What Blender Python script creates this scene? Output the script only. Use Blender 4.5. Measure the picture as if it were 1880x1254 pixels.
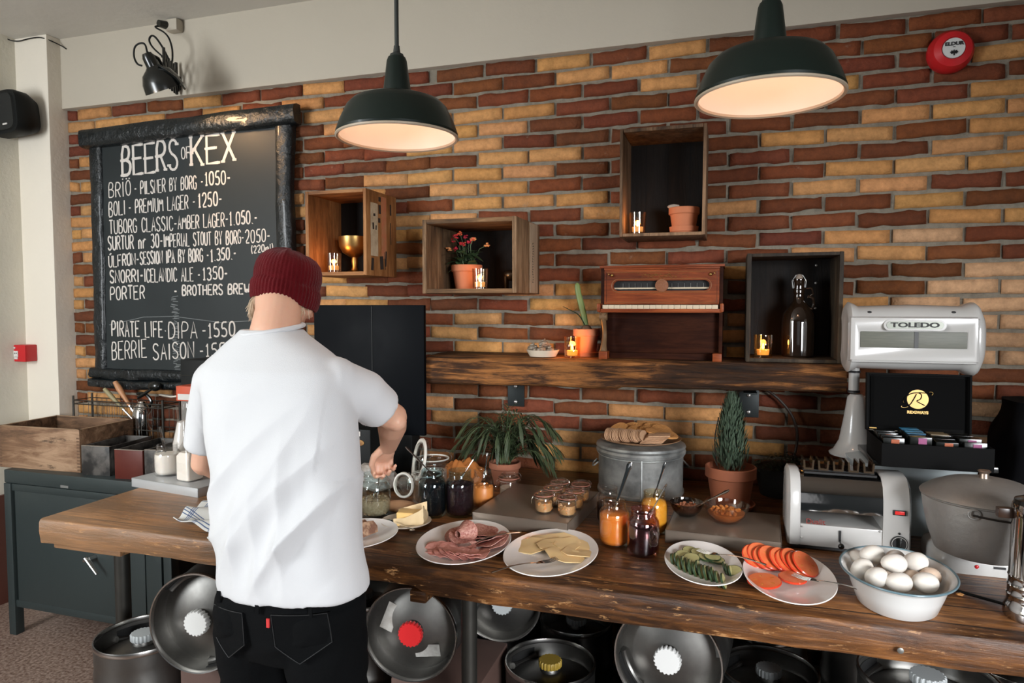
import bpy, bmesh, math, random
from mathutils import Vector, Matrix, Euler, noise
PI = math.pi
for o in list(bpy.data.objects): bpy.data.objects.remove(o)
SC = bpy.context.scene
COL = SC.collection

# ---------------------------------------------------------------- camera, world, lights, exposure
cd = bpy.data.cameras.new('camera'); cam = bpy.data.objects.new('camera', cd); COL.objects.link(cam)
cam.location = (0, -2.96, 1.64)
cam.rotation_euler = (math.radians(90 - 3.06), 0, math.radians(17.47))
cd.sensor_width = 36; cd.lens = 24.0; cd.clip_start = .05
SC.camera = cam
SC.view_settings.view_transform = 'Standard'; SC.view_settings.look = 'None'
SC.view_settings.gamma = 1; SC.view_settings.use_curve_mapping = False
SC.view_settings.exposure = 0.0
w = bpy.data.worlds.new('room_air'); SC.world = w; w.use_nodes = True
w.node_tree.nodes['Background'].inputs[0].default_value = (.62, .74, .80, 1)
w.node_tree.nodes['Background'].inputs[1].default_value = .05

PL, PR, PM = 205, 41, 1
def area(name, loc, target, sx, sy, power, col, spread=180):
    d = bpy.data.lights.new(name, 'AREA'); d.shape = 'RECTANGLE'; d.size = sx; d.size_y = sy
    d.energy = power; d.color = col; d.spread = math.radians(spread)
    o = bpy.data.objects.new(name, d); COL.objects.link(o); o.location = loc
    o.rotation_euler = (Vector(target) - Vector(loc)).to_track_quat('-Z', 'Y').to_euler()
    return o
# daylight through the street windows behind the photographer, plus an added middle fill
area('window_daylight_left', (-3.65, -3.7, 1.95), (-1.9, 0, 1.7), 1.5, 1.6, PL, (.93, .97, 1.0))
area('window_daylight_right', (2.6, -4.9, 1.8), (-.05, -.9, .55), 1.6, 1.3, PR, (.95, .97, 1.0), 58)
area('added_fill_middle', (-.2, -6.2, 2.1), (-1.6, -1.0, .85), 2.2, 1.5, PM, (.93, .965, 1.0), 85)  # added fill aimed at the shirt and table, no window there

# ---------------------------------------------------------------- materials
MATS = {}
def mat(name, col, rough=.5, metal=0., n=None, bump=None, coat=0., emit=None, spec=.5, sheen=0., sub=None, r2=None):
    """n=(scale, amount, col2, (sx,sy,sz)) mottling; bump=(scale, dist, (sx,sy,sz))"""
    if name in MATS: return MATS[name]
    m = bpy.data.materials.new(name); m.use_nodes = True; MATS[name] = m
    nt = m.node_tree; N = nt.nodes; L = nt.links; b = N['Principled BSDF']
    b.inputs['Base Color'].default_value = (*col, 1); b.inputs['Roughness'].default_value = rough
    b.inputs['Metallic'].default_value = metal; b.inputs['Specular IOR Level'].default_value = spec
    b.inputs['Coat Weight'].default_value = coat; b.inputs['Sheen Weight'].default_value = sheen
    if sub:
        b.inputs['Subsurface Weight'].default_value = sub[0]; b.inputs['Subsurface Radius'].default_value = sub[1]
        b.inputs['Subsurface Scale'].default_value = sub[2]
    if emit:
        b.inputs['Emission Color'].default_value = (*emit[0], 1); b.inputs['Emission Strength'].default_value = emit[1]
    tc = N.new('ShaderNodeTexCoord')
    def tex(scale, sv, det=6, rg=.6):
        mp = N.new('ShaderNodeMapping'); mp.inputs['Scale'].default_value = sv or (1, 1, 1)
        L.new(tc.outputs['Object'], mp.inputs['Vector'])
        t = N.new('ShaderNodeTexNoise'); t.inputs['Scale'].default_value = scale
        t.inputs['Detail'].default_value = det; t.inputs['Roughness'].default_value = rg
        L.new(mp.outputs[0], t.inputs['Vector']); return t
    if n:
        t = tex(n[0], n[3] if len(n) > 3 else None)
        rp = N.new('ShaderNodeValToRGB'); e = rp.color_ramp.elements
        wd = n[4] if len(n) > 4 else .22
        e[0].position = .5 - wd; e[1].position = .5 + wd
        e[0].color = (*col, 1); e[1].color = (*n[2], 1)
        mx = N.new('ShaderNodeMix'); mx.data_type = 'RGBA'; mx.inputs[0].default_value = n[1]
        mx.inputs[6].default_value = (*col, 1)
        L.new(t.outputs['Fac'], rp.inputs[0]); L.new(rp.outputs[0], mx.inputs[7]); L.new(mx.outputs[2], b.inputs['Base Color'])
        if r2 is not None:
            mr = N.new('ShaderNodeMapRange'); mr.inputs['From Min'].default_value = .3; mr.inputs['From Max'].default_value = .7
            mr.inputs['To Min'].default_value = rough; mr.inputs['To Max'].default_value = r2
            L.new(t.outputs['Fac'], mr.inputs[0]); L.new(mr.outputs[0], b.inputs['Roughness'])
    if bump:
        t2 = tex(bump[0], bump[2] if len(bump) > 2 else None, 5)
        bp = N.new('ShaderNodeBump'); bp.inputs['Distance'].default_value = bump[1]; bp.inputs['Strength'].default_value = .8
        L.new(t2.outputs['Fac'], bp.inputs['Height']); L.new(bp.outputs[0], b.inputs['Normal'])
    return m

def glass(name, tint=(1, 1, 1), gl=.9, rough=.02, ior=1.5, low=.04):
    """thin-walled glass: clear body plus Fresnel gloss, so light reaches what stands inside"""
    if name in MATS: return MATS[name]
    m = bpy.data.materials.new(name); m.use_nodes = True; MATS[name] = m
    nt = m.node_tree; N = nt.nodes; L = nt.links; N.clear()
    out = N.new('ShaderNodeOutputMaterial'); tr = N.new('ShaderNodeBsdfTransparent'); g = N.new('ShaderNodeBsdfGlossy')
    tr.inputs[0].default_value = (*tint, 1); g.inputs['Roughness'].default_value = rough; g.inputs[0].default_value = (gl, gl, gl, 1)
    lw = N.new('ShaderNodeLayerWeight'); lw.inputs['Blend'].default_value = .35
    mr = N.new('ShaderNodeMapRange'); mr.inputs['To Min'].default_value = low; mr.inputs['To Max'].default_value = .75
    pw = N.new('ShaderNodeMath'); pw.operation = 'POWER'; pw.inputs[1].default_value = 2.2
    L.new(lw.outputs['Facing'], pw.inputs[0]); L.new(pw.outputs[0], mr.inputs[0])
    mx = N.new('ShaderNodeMixShader'); L.new(mr.outputs[0], mx.inputs[0]); L.new(tr.outputs[0], mx.inputs[1]); L.new(g.outputs[0], mx.inputs[2])
    t = N.new('ShaderNodeTexNoise'); t.inputs['Scale'].default_value = 22; bp = N.new('ShaderNodeBump'); bp.inputs['Distance'].default_value = .0015
    tc = N.new('ShaderNodeTexCoord'); L.new(tc.outputs['Object'], t.inputs['Vector'])
    L.new(t.outputs['Fac'], bp.inputs['Height']); L.new(bp.outputs[0], g.inputs['Normal'])
    L.new(mx.outputs[0], out.inputs[0]); return m

def wood(name, c1, c2, c3, rough=.5, axis=0, scale=6., stretch=9., bump=.002, coat=0., plank=0., edge=None, worn=None, spec=.3):
    """grain runs along the given object axis"""
    if name in MATS: return MATS[name]
    m = bpy.data.materials.new(name); m.use_nodes = True; MATS[name] = m
    nt = m.node_tree; N = nt.nodes; L = nt.links; b = N['Principled BSDF']
    tc = N.new('ShaderNodeTexCoord'); mp = N.new('ShaderNodeMapping'); s = [stretch] * 3; s[axis] = 1.
    mp.inputs['Scale'].default_value = s; L.new(tc.outputs['Object'], mp.inputs[0])
    t1 = N.new('ShaderNodeTexNoise'); t1.inputs['Scale'].default_value = scale * .62; t1.inputs['Detail'].default_value = 12; t1.inputs['Roughness'].default_value = .70
    t1.inputs['Distortion'].default_value = .6
    L.new(mp.outputs[0], t1.inputs['Vector'])
    t2 = N.new('ShaderNodeTexNoise'); t2.inputs['Scale'].default_value = 2.2; t2.inputs['Detail'].default_value = 5
    L.new(tc.outputs['Object'], t2.inputs['Vector'])
    rp = N.new('ShaderNodeValToRGB'); e = rp.color_ramp.elements; e[0].position = .3; e[1].position = .68
    e[0].color = (*c1, 1); e[1].color = (*c3, 1); k = e.new(.5); k.color = (*c2, 1)
    mm = N.new('ShaderNodeMath'); mm.operation = 'MULTIPLY_ADD'; mm.inputs[1].default_value = .70; mm.inputs[2].default_value = -.35
    ad = N.new('ShaderNodeMath'); ad.operation = 'ADD'
    L.new(t2.outputs['Fac'], mm.inputs[0]); L.new(t1.outputs['Fac'], ad.inputs[0]); L.new(mm.outputs[0], ad.inputs[1])
    last = ad.outputs[0]
    if plank:
        sx = N.new('ShaderNodeSeparateXYZ'); L.new(tc.outputs['Object'], sx.inputs[0])
        ax = 1 if axis == 0 else 0
        dv = N.new('ShaderNodeMath'); dv.operation = 'DIVIDE'; dv.inputs[1].default_value = plank; L.new(sx.outputs[ax], dv.inputs[0])
        fl = N.new('ShaderNodeMath'); fl.operation = 'FLOOR'; L.new(dv.outputs[0], fl.inputs[0])
        wn = N.new('ShaderNodeTexWhiteNoise'); wn.noise_dimensions = '1D'; L.new(fl.outputs[0], wn.inputs['W'])
        m2 = N.new('ShaderNodeMath'); m2.operation = 'MULTIPLY_ADD'; m2.inputs[1].default_value = .22; m2.inputs[2].default_value = -.11
        L.new(wn.outputs[0], m2.inputs[0]); a2 = N.new('ShaderNodeMath'); a2.operation = 'ADD'
        L.new(last, a2.inputs[0]); L.new(m2.outputs[0], a2.inputs[1]); last = a2.outputs[0]
        fr = N.new('ShaderNodeMath'); fr.operation = 'FRACT'; L.new(dv.outputs[0], fr.inputs[0])
        g = N.new('ShaderNodeMath'); g.operation = 'GREATER_THAN'; g.inputs[1].default_value = .05; L.new(fr.outputs[0], g.inputs[0])
    L.new(last, rp.inputs[0]); base = rp.outputs[0]
    if plank:
        mx = N.new('ShaderNodeMix'); mx.data_type = 'RGBA'; mx.inputs[6].default_value = (*[c * .35 for c in c1], 1)
        L.new(g.outputs[0], mx.inputs[0]); L.new(base, mx.inputs[7]); base = mx.outputs[2]
    if worn:     # sun-bleached, rubbed zone toward one end
        sp_ = N.new('ShaderNodeSeparateXYZ'); L.new(tc.outputs['Object'], sp_.inputs[0]); ad2 = N.new('ShaderNodeMath'); ad2.operation = 'ADD'
        L.new(sp_.outputs[0], ad2.inputs[0]); L.new(t2.outputs['Fac'], ad2.inputs[1]); m5 = N.new('ShaderNodeMapRange'); m5.inputs['From Min'].default_value = worn[1]; m5.inputs['From Max'].default_value = worn[2]
        m5.inputs['To Min'].default_value = worn[3]; m5.inputs['To Max'].default_value = 0; L.new(ad2.outputs[0], m5.inputs[0])
        m6 = N.new('ShaderNodeMix'); m6.data_type = 'RGBA'; m6.inputs[7].default_value = (*worn[0], 1); L.new(m5.outputs[0], m6.inputs[0]); L.new(base, m6.inputs[6]); base = m6.outputs[2]
    if edge:      # pale scuffs and scratches worn into the finish
        v = N.new('ShaderNodeTexNoise'); v.inputs['Scale'].default_value = edge[1]; v.inputs['Detail'].default_value = 7; v.inputs['Roughness'].default_value = .7
        mp2 = N.new('ShaderNodeMapping'); s2 = [4.] * 3; s2[axis] = 1.; mp2.inputs['Scale'].default_value = s2
        L.new(tc.outputs['Object'], mp2.inputs[0]); L.new(mp2.outputs[0], v.inputs['Vector'])
        r3 = N.new('ShaderNodeValToRGB'); q = r3.color_ramp.elements; q[0].position = edge[2]; q[1].position = edge[2] + .05
        q[0].color = (0, 0, 0, 1); q[1].color = (.75, .75, .75, 1)
        L.new(v.outputs['Fac'], r3.inputs[0]); m3 = N.new('ShaderNodeMix'); m3.data_type = 'RGBA'; m3.inputs[7].default_value = (*edge[0], 1)
        L.new(r3.outputs[0], m3.inputs[0]); L.new(base, m3.inputs[6]); base = m3.outputs[2]
    b.inputs['Specular IOR Level'].default_value = spec
    L.new(base, b.inputs['Base Color'])
    mr = N.new('ShaderNodeMapRange'); mr.inputs['To Min'].default_value = max(rough - .12, .05); mr.inputs['To Max'].default_value = rough + .15
    L.new(t2.outputs['Fac'], mr.inputs[0]); L.new(mr.outputs[0], b.inputs['Roughness'])
    b.inputs['Coat Weight'].default_value = coat; b.inputs['Coat Roughness'].default_value = .25
    bp = N.new('ShaderNodeBump'); bp.inputs['Distance'].default_value = bump; L.new(t1.outputs['Fac'], bp.inputs['Height']); L.new(bp.outputs[0], b.inputs['Normal'])
    return m

# ---------------------------------------------------------------- mesh helpers
def rot(rx=0, ry=0, rz=0): return Euler((math.radians(rx), math.radians(ry), math.radians(rz))).to_matrix().to_4x4()
def T(x, y=0, z=0): return Matrix.Translation((x, y, z))
class MB:
    def __init__(s): s.bm = bmesh.new(); s.cl = s.bm.loops.layers.float_color.new('Col')
    def paint(s, f0, col):
        s.bm.faces.ensure_lookup_table()
        for f in s.bm.faces[f0:]:
            for l in f.loops: l[s.cl] = (*col, 1)
    def box(s, c, size, R=None, bev=0., seg=2, jit=0.):
        M = T(*c) @ (R or Matrix()) @ Matrix.Diagonal((*size, 1))
        r = bmesh.ops.create_cube(s.bm, size=1, matrix=M)
        vs = r['verts']
        if jit:
            for v in vs: v.co += Vector([random.uniform(-jit, jit) for _ in range(3)])
        if bev:
            es = list({e for v in vs for e in v.link_edges})
            bmesh.ops.bevel(s.bm, geom=es, offset=bev, segments=seg, affect='EDGES', profile=.6)
        return s
    def rings(s, rings, capa=True, capb=True, closed=True, loop=False):
        """rings: list of lists of points"""
        V = [[s.bm.verts.new(p) for p in r] for r in rings]; n = len(V[0])
        m = len(V)
        for i in range(m if loop else m - 1):
            a, b = V[i], V[(i + 1) % m]
            for j in range(n if closed else n - 1):
                k = (j + 1) % n
                try: s.bm.faces.new((a[j], a[k], b[k], b[j]))
                except ValueError: pass
        if closed and not loop:
            if capa: s.bm.faces.new(V[0][::-1])
            if capb: s.bm.faces.new(V[-1])
        return V
    def lathe(s, prof, c=(0, 0, 0), seg=32, M=None, sx=1., sy=1., wob=0.):
        """prof: (r,z) from bottom outside round; r=0 ends become poles"""
        M = M or Matrix(); C = Vector(c); prev = None
        for r, z in prof:
            if r < 1e-6: cur = [s.bm.verts.new(M @ (C + Vector((0, 0, z))))]
            else: cur = [s.bm.verts.new(M @ (C + Vector((r * sx * math.cos(2 * PI * k / seg) * (1 + wob * math.sin(3 * 2 * PI * k / seg + z * 40)), r * sy * math.sin(2 * PI * k / seg), z)))) for k in range(seg)]
            if prev:
                if len(prev) == 1 and len(cur) > 1:
                    for k in range(seg): s.bm.faces.new((prev[0], cur[(k + 1) % seg], cur[k]))
                elif len(cur) == 1 and len(prev) > 1:
                    for k in range(seg): s.bm.faces.new((cur[0], prev[k], prev[(k + 1) % seg]))
                elif len(cur) > 1:
                    for k in range(seg): s.bm.faces.new((prev[k], prev[(k + 1) % seg], cur[(k + 1) % seg], cur[k]))
            prev = cur
        return s
    def tube(s, pts, r, seg=8, cap=True, closed=False, flat=1., up=None):
        P = [Vector(p) for p in pts]; n = len(P); rs = r if isinstance(r, (list, tuple)) else [r] * n; rings = []
        if len(rs) != n: rs = [rs[min(int(i * (len(rs) - 1) / (n - 1)), len(rs) - 1)] for i in range(n)]
        for i, p in enumerate(P):
            a = P[i - 1] if (i or closed) else P[0]; b = P[(i + 1) % n] if (i < n - 1 or closed) else P[-1]
            t = (b - a).normalized()
            if up is None: up = Vector((0, 0, 1)) if abs(t.z) < .9 else Vector((0, 1, 0))
            x = t.cross(up).normalized(); y = x.cross(t).normalized(); up = y
            rings.append([p + (x * math.cos(2 * PI * k / seg) + y * flat * math.sin(2 * PI * k / seg)) * rs[i] for k in range(seg)])
        s.rings(rings, cap, cap, loop=closed); return s
    def cyl(s, a, b, r, r2=None, seg=20): return s.tube([a, b], [r, r if r2 is None else r2], seg)
    def prism(s, outline, depth, M=None, bev=0.):
        """outline in local xz, extruded along +y by depth"""
        M = M or Matrix(); n = len(outline)
        a = [s.bm.verts.new(M @ Vector((x, 0, z))) for x, z in outline]; b = [s.bm.verts.new(M @ Vector((x, depth, z))) for x, z in outline]
        fs = [s.bm.faces.new(a), s.bm.faces.new(b[::-1])]
        for i in range(n): fs.append(s.bm.faces.new((a[i], b[i], b[(i + 1) % n], a[(i + 1) % n])))
        if bev:
            es = [e for e in list(fs[0].edges) + list(fs[1].edges)]
            bmesh.ops.bevel(s.bm, geom=es, offset=bev, segments=2, affect='EDGES', profile=.6)
        return s
    def ball(s, c, r, sub=2, M=None, nz=0., nf=20., sq=(1, 1, 1)):
        R = M or Matrix()
        rr = bmesh.ops.create_icosphere(s.bm, subdivisions=sub, radius=1)
        for v in rr['verts']:
            d = v.co.copy(); k = 1 + nz * noise.noise(d * 1.7 + Vector(c) * nf)
            v.co = Vector(c) + (R @ Vector((d.x * sq[0], d.y * sq[1], d.z * sq[2]))) * r * k
        return s
    def grid(s, fn, nu, nv, th=0.):
        """fn(u,v)->point, u,v in 0..1; th gives it thickness along the normal"""
        V = [[s.bm.verts.new(fn(i / nu, j / nv)) for j in range(nv + 1)] for i in range(nu + 1)]
        F = []
        for i in range(nu):
            for j in range(nv): F.append(s.bm.faces.new((V[i][j], V[i + 1][j], V[i + 1][j + 1], V[i][j + 1])))
        if th:
            s.bm.normal_update()
            for f in F: f.normal_update()
            N = {}
            for r in V:
                for v in r: v.normal_update(); N[v] = v.normal.copy()
            W = [[s.bm.verts.new(v.co - N[v] * th) for v in r] for r in V]
            for i in range(nu):
                for j in range(nv): s.bm.faces.new((W[i][j + 1], W[i + 1][j + 1], W[i + 1][j], W[i][j]))
            for i in range(nu):
                s.bm.faces.new((V[i][0], W[i][0], W[i + 1][0], V[i + 1][0])); s.bm.faces.new((V[i + 1][nv], W[i + 1][nv], W[i][nv], V[i][nv]))
            for j in range(nv):
                s.bm.faces.new((V[0][j + 1], W[0][j + 1], W[0][j], V[0][j])); s.bm.faces.new((V[nu][j], W[nu][j], W[nu][j + 1], V[nu][j + 1]))
        return s
    def build(s, name, m, parent=None, smooth=True, ang=35, loc=None, label=None, recalc=True):
        bm = s.bm
        if recalc: bmesh.ops.recalc_face_normals(bm, faces=bm.faces)
        if smooth:
            a = math.radians(ang)
            for f in bm.faces: f.smooth = True
            for e in bm.edges:
                if len(e.link_faces) == 2 and e.calc_face_angle(0) > a: e.smooth = False
        me = bpy.data.meshes.new(name); bm.to_mesh(me); bm.free()
        for q in (m if isinstance(m, (list, tuple)) else [m]): me.materials.append(q)
        o = bpy.data.objects.new(name, me); COL.objects.link(o)
        if parent is not None: o.parent = parent
        if loc is not None: o.location = loc
        if label: o['label'] = label
        return o
def thing(name, label, cat, loc=(0, 0, 0), rz=0, group=None):
    o = bpy.data.objects.new(name, None); COL.objects.link(o); o.location = loc; o.rotation_euler = (0, 0, math.radians(rz))
    o.empty_display_size = .05
    o['label'] = label; o['category'] = cat
    if group: o['group'] = group
    return o
def tag(o, label, cat, group=None, kind=None):
    o['label'] = label; o['category'] = cat
    if group: o['group'] = group
    if kind: o['kind'] = kind
    return o
def struct(o): o['kind'] = 'structure'; return o
def dup(root, loc, rz=0, label=None, group=None, scale=None):
    def cp(o, par):
        c = o.copy(); COL.objects.link(c)
        if par is not None: c.parent = par
        for g in list(o.children): cp(g, c)
        return c
    r = cp(root, None); r.location = loc; r.rotation_euler = (0, 0, math.radians(rz))
    if label: r['label'] = label
    if group: r['group'] = group
    if scale: r.scale = (scale,) * 3
    return r
ORD = 'leftmost second third fourth fifth sixth seventh eighth ninth tenth eleventh twelfth thirteenth fourteenth fifteenth sixteenth seventeenth eighteenth nineteenth twentieth twenty-first twenty-second twenty-third twenty-fourth'.split()
def nth(k, n): return 'leftmost' if k == 0 else 'rightmost' if k == n - 1 else ORD[k] + ' from the left'
def text(name, s, m, parent, loc, size, rx=90, rz=0, ext=.0008, sx=1., align='CENTER', shear=0., bold=0.):
    cu = bpy.data.curves.new(name, 'FONT'); cu.body = s; cu.size = size; cu.extrude = ext; cu.align_x = align; cu.align_y = 'CENTER'; cu.shear = shear; cu.offset = bold
    t = bpy.data.objects.new(name, cu); COL.objects.link(t); bpy.context.view_layer.update()
    me = bpy.data.meshes.new_from_object(t.evaluated_get(bpy.context.evaluated_depsgraph_get()))
    bpy.data.objects.remove(t); me.materials.clear(); me.materials.append(m)
    me.transform(T(*loc) @ rot(rx, 0, rz) @ Matrix.Diagonal((sx, 1, 1, 1)))
    o = bpy.data.objects.new(name, me); COL.objects.link(o); o.parent = parent; return o
# stroke lettering (hand chalked / painted capitals) -------------------------------------------
GL = {'A': [[(0,0),(.5,1),(1,0)],[(.2,.38),(.8,.38)]], 'B': [[(0,0),(0,1),(.7,1),(.9,.82),(.8,.6),(.5,.52),(0,.52)],[(.5,.52),(.95,.42),(1,.2),(.75,0),(0,0)]],
 'C': [[(1,.82),(.75,1),(.3,1),(.03,.75),(0,.3),(.25,0),(.75,0),(1,.18)]], 'D': [[(0,0),(0,1),(.55,1),(.95,.75),(1,.35),(.7,.03),(0,0)]],
 'E': [[(1,1),(0,1),(0,0),(1,0)],[(0,.52),(.75,.52)]], 'F': [[(1,1),(0,1),(0,0)],[(0,.52),(.75,.52)]],
 'G': [[(1,.82),(.75,1),(.3,1),(.03,.75),(0,.3),(.25,0),(.8,0),(1,.2),(1,.45),(.6,.45)]], 'H': [[(0,0),(0,1)],[(1,0),(1,1)],[(0,.5),(1,.5)]],
 'I': [[(.5,0),(.5,1)]], 'J': [[(.9,1),(.9,.2),(.6,0),(.2,.05),(0,.25)]], 'K': [[(0,0),(0,1)],[(1,1),(0,.42)],[(.3,.6),(1,0)]], 'L': [[(0,1),(0,0),(1,0)]],
 'M': [[(0,0),(.08,1),(.5,.35),(.92,1),(1,0)]], 'N': [[(0,0),(0,1),(1,0),(1,1)]], 'O': [[(.5,0),(.15,.08),(0,.4),(.05,.8),(.35,1),(.7,1),(.97,.75),(1,.35),(.8,.05),(.5,0)]],
 'P': [[(0,0),(0,1),(.7,1),(1,.82),(.95,.58),(.65,.45),(0,.45)]], 'R': [[(0,0),(0,1),(.7,1),(1,.82),(.95,.6),(.6,.48),(0,.48)],[(.45,.48),(1,0)]],
 'S': [[(.95,.85),(.7,1),(.25,1),(.03,.8),(.2,.58),(.8,.42),(1,.2),(.75,0),(.25,0),(0,.16)]], 'T': [[(0,1),(1,1)],[(.5,1),(.5,0)]],
 'U': [[(0,1),(0,.25),(.25,0),(.75,0),(1,.25),(1,1)]], 'V': [[(0,1),(.5,0),(1,1)]], 'W': [[(0,1),(.22,0),(.5,.65),(.78,0),(1,1)]], 'X': [[(0,1),(1,0)],[(1,1),(0,0)]],
 'Y': [[(0,1),(.5,.45),(1,1)],[(.5,.45),(.5,0)]], '0': [[(.5,0),(.12,.1),(0,.5),(.12,.9),(.5,1),(.88,.9),(1,.5),(.88,.1),(.5,0)]], '1': [[(.2,.78),(.55,1),(.55,0)],[(.2,0),(.9,0)]],
 '2': [[(.03,.78),(.25,1),(.75,1),(.97,.75),(.8,.45),(0,0),(1,0)]], '3': [[(.05,.9),(.5,1),(.9,.85),(.8,.58),(.4,.52),(.85,.45),(1,.2),(.7,0),(.2,0),(0,.12)]],
 '5': [[(.95,1),(.15,1),(.08,.55),(.6,.6),(.97,.4),(.9,.1),(.5,0),(0,.1)]], '-': [[(.1,.45),(.9,.45)]], '.': [[(.4,.0),(.6,.04)]], '\u00b7': [[(.4,.4),(.6,.44)]],
 'n': [[(.1,0),(.1,.62)],[(.1,.45),(.5,.65),(.9,.5),(.9,0)]], 'r': [[(.1,0),(.1,.62)],[(.1,.4),(.5,.65),(.9,.6)]], 'm': [[(.05,0),(.05,.6)],[(.05,.5),(.3,.62),(.5,.45),(.5,0)],[(.5,.5),(.75,.62),(.95,.45),(.95,0)]],
 'l': [[(.5,0),(.5,1)]], '(': [[(.8,1.1),(.35,.7),(.35,.3),(.8,-.1)]], ')': [[(.2,1.1),(.65,.7),(.65,.3),(.2,-.1)]]}
def strokes(mb, s, x0, z0, wd, h, y, lw=.004, rise=0., gap=.32, serif=False, jit=.02, rnd=random):
    """write s from (x0,z0) in the xz plane facing -y; total width wd; rise = slope"""
    ws = [{' ': .75, 'I': .35, '.': .4, '1': .7, 'l': .3, '-': .7, 'M': 1.25, 'W': 1.3, '\u00b7': .5, 'm': 1.1, '(': .5, ')': .5}.get(c.upper() if c not in 'lnrm' else c, 1.) for c in s]
    ws = [.35 if c in '\u00cf' else q for c, q in zip(s, ws)]
    tot = sum(ws) + gap * (len(s) - 1); u = wd / tot; x = x0
    for c, q in zip(s, ws):
        base = {'\u00d3': 'O', '\u00d6': 'O', '\u00da': 'U', '\u00cf': 'I'}.get(c, c)
        for st in GL.get(base, []):
            pts = []; st2 = st
            jx, jz = rnd.uniform(-jit, jit), rnd.uniform(-jit, jit)
            for a, b in st2:
                px = x + (a + jx) * q * u; pts.append((px, (b + jz) * h + z0 + (px - x0) * rise))
            if len(pts) > 4:      # round the curve
                sm = [pts[0]]
                for i in range(len(pts) - 1):
                    p, r_ = pts[i], pts[i + 1]
                    sm += [(p[0] * .75 + r_[0] * .25, p[1] * .75 + r_[1] * .25), (p[0] * .25 + r_[0] * .75, p[1] * .25 + r_[1] * .75)]
                pts = sm + [pts[-1]]
            mb.tube([(p[0], y, p[1]) for p in pts], lw * rnd.uniform(.85, 1.12), 4, flat=.3, up=Vector((0, 1, 0)))
            if serif and base in 'BEKXRSF':
                for e in (pts[0], pts[-1]):
                    mb.tube([(e[0] - .012, y, e[1]), (e[0] + .012, y, e[1])], lw * .8, 4, flat=.3, up=Vector((0, 1, 0)))
        if c in '\u00d6\u00cf':
            for a in ((.2, .8) if c == '\u00d6' else (.5,)): px = x + a * q * u; mb.tube([(px - .004, y, z0 + 1.16 * h + (px - x0) * rise), (px + .004, y, z0 + 1.18 * h + (px - x0) * rise)], lw, 4, flat=.3, up=Vector((0, 1, 0)))
        if c in '\u00da\u00d3':
            px = x + .5 * q * u; mb.tube([(px - .004, y, z0 + 1.08 * h), (px + .008, y, z0 + 1.22 * h)], lw, 4, flat=.3, up=Vector((0, 1, 0)))
        x += (q + gap) * u
# ================================================================ the room
PLASTP = mat('pillar_plaster', (.74, .68, .58), .8, n=(2.4, .5, (.68, .62, .52)), bump=(20, .003))
PLAST = mat('cream_plaster', (.45, .405, .33), .85, n=(3, .5, (.42, .375, .305)), bump=(9, .004))
PLAST2 = mat('green_grey_plaster', (.80, .76, .65), .8, n=(2.4, .5, (.64, .62, .54)), bump=(30, .003))
CEIL = mat('ceiling_paint', (.60, .57, .51), .7, n=(2, .5, (.54, .51, .45)), bump=(12, .003))
mb = MB(); mb.box((-1.5, -2.6, -.05), (9.4, 6.8, .1))
FLOOR = mat('terrazzo_floor', (.13, .075, .055), .45, n=(70, .9, (.34, .25, .20), None, .12), r2=.6)
struct(mb.build('floor', FLOOR))
mb = MB(); mb.box((-1.5, -2.6, 3.16), (9.4, 6.8, .1)); struct(mb.build('ceiling', CEIL))
mb = MB(); mb.box((-4.783, -2.6, 1.55), (2.0, 6.6, 3.12)); struct(mb.build('wall_left', PLAST2))
mb = MB(); mb.box((-3.72, .15, 1.55), (.34, .51, 3.12), bev=.006); struct(mb.build('trim_1', PLASTP))     # corner pillar
mb = MB(); mb.box((-.6, .12, 2.935), (6.2, .29, .41), bev=.004); struct(mb.build('trim_2', PLAST))  # plaster band over the bricks
mb = MB(); mb.box((-3.775, -2.9, .3), (.02, 5.4, .6)); struct(mb.build('baseboard_left', mat('oxblood_paint', (.10, .03, .02), .5)))

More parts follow.
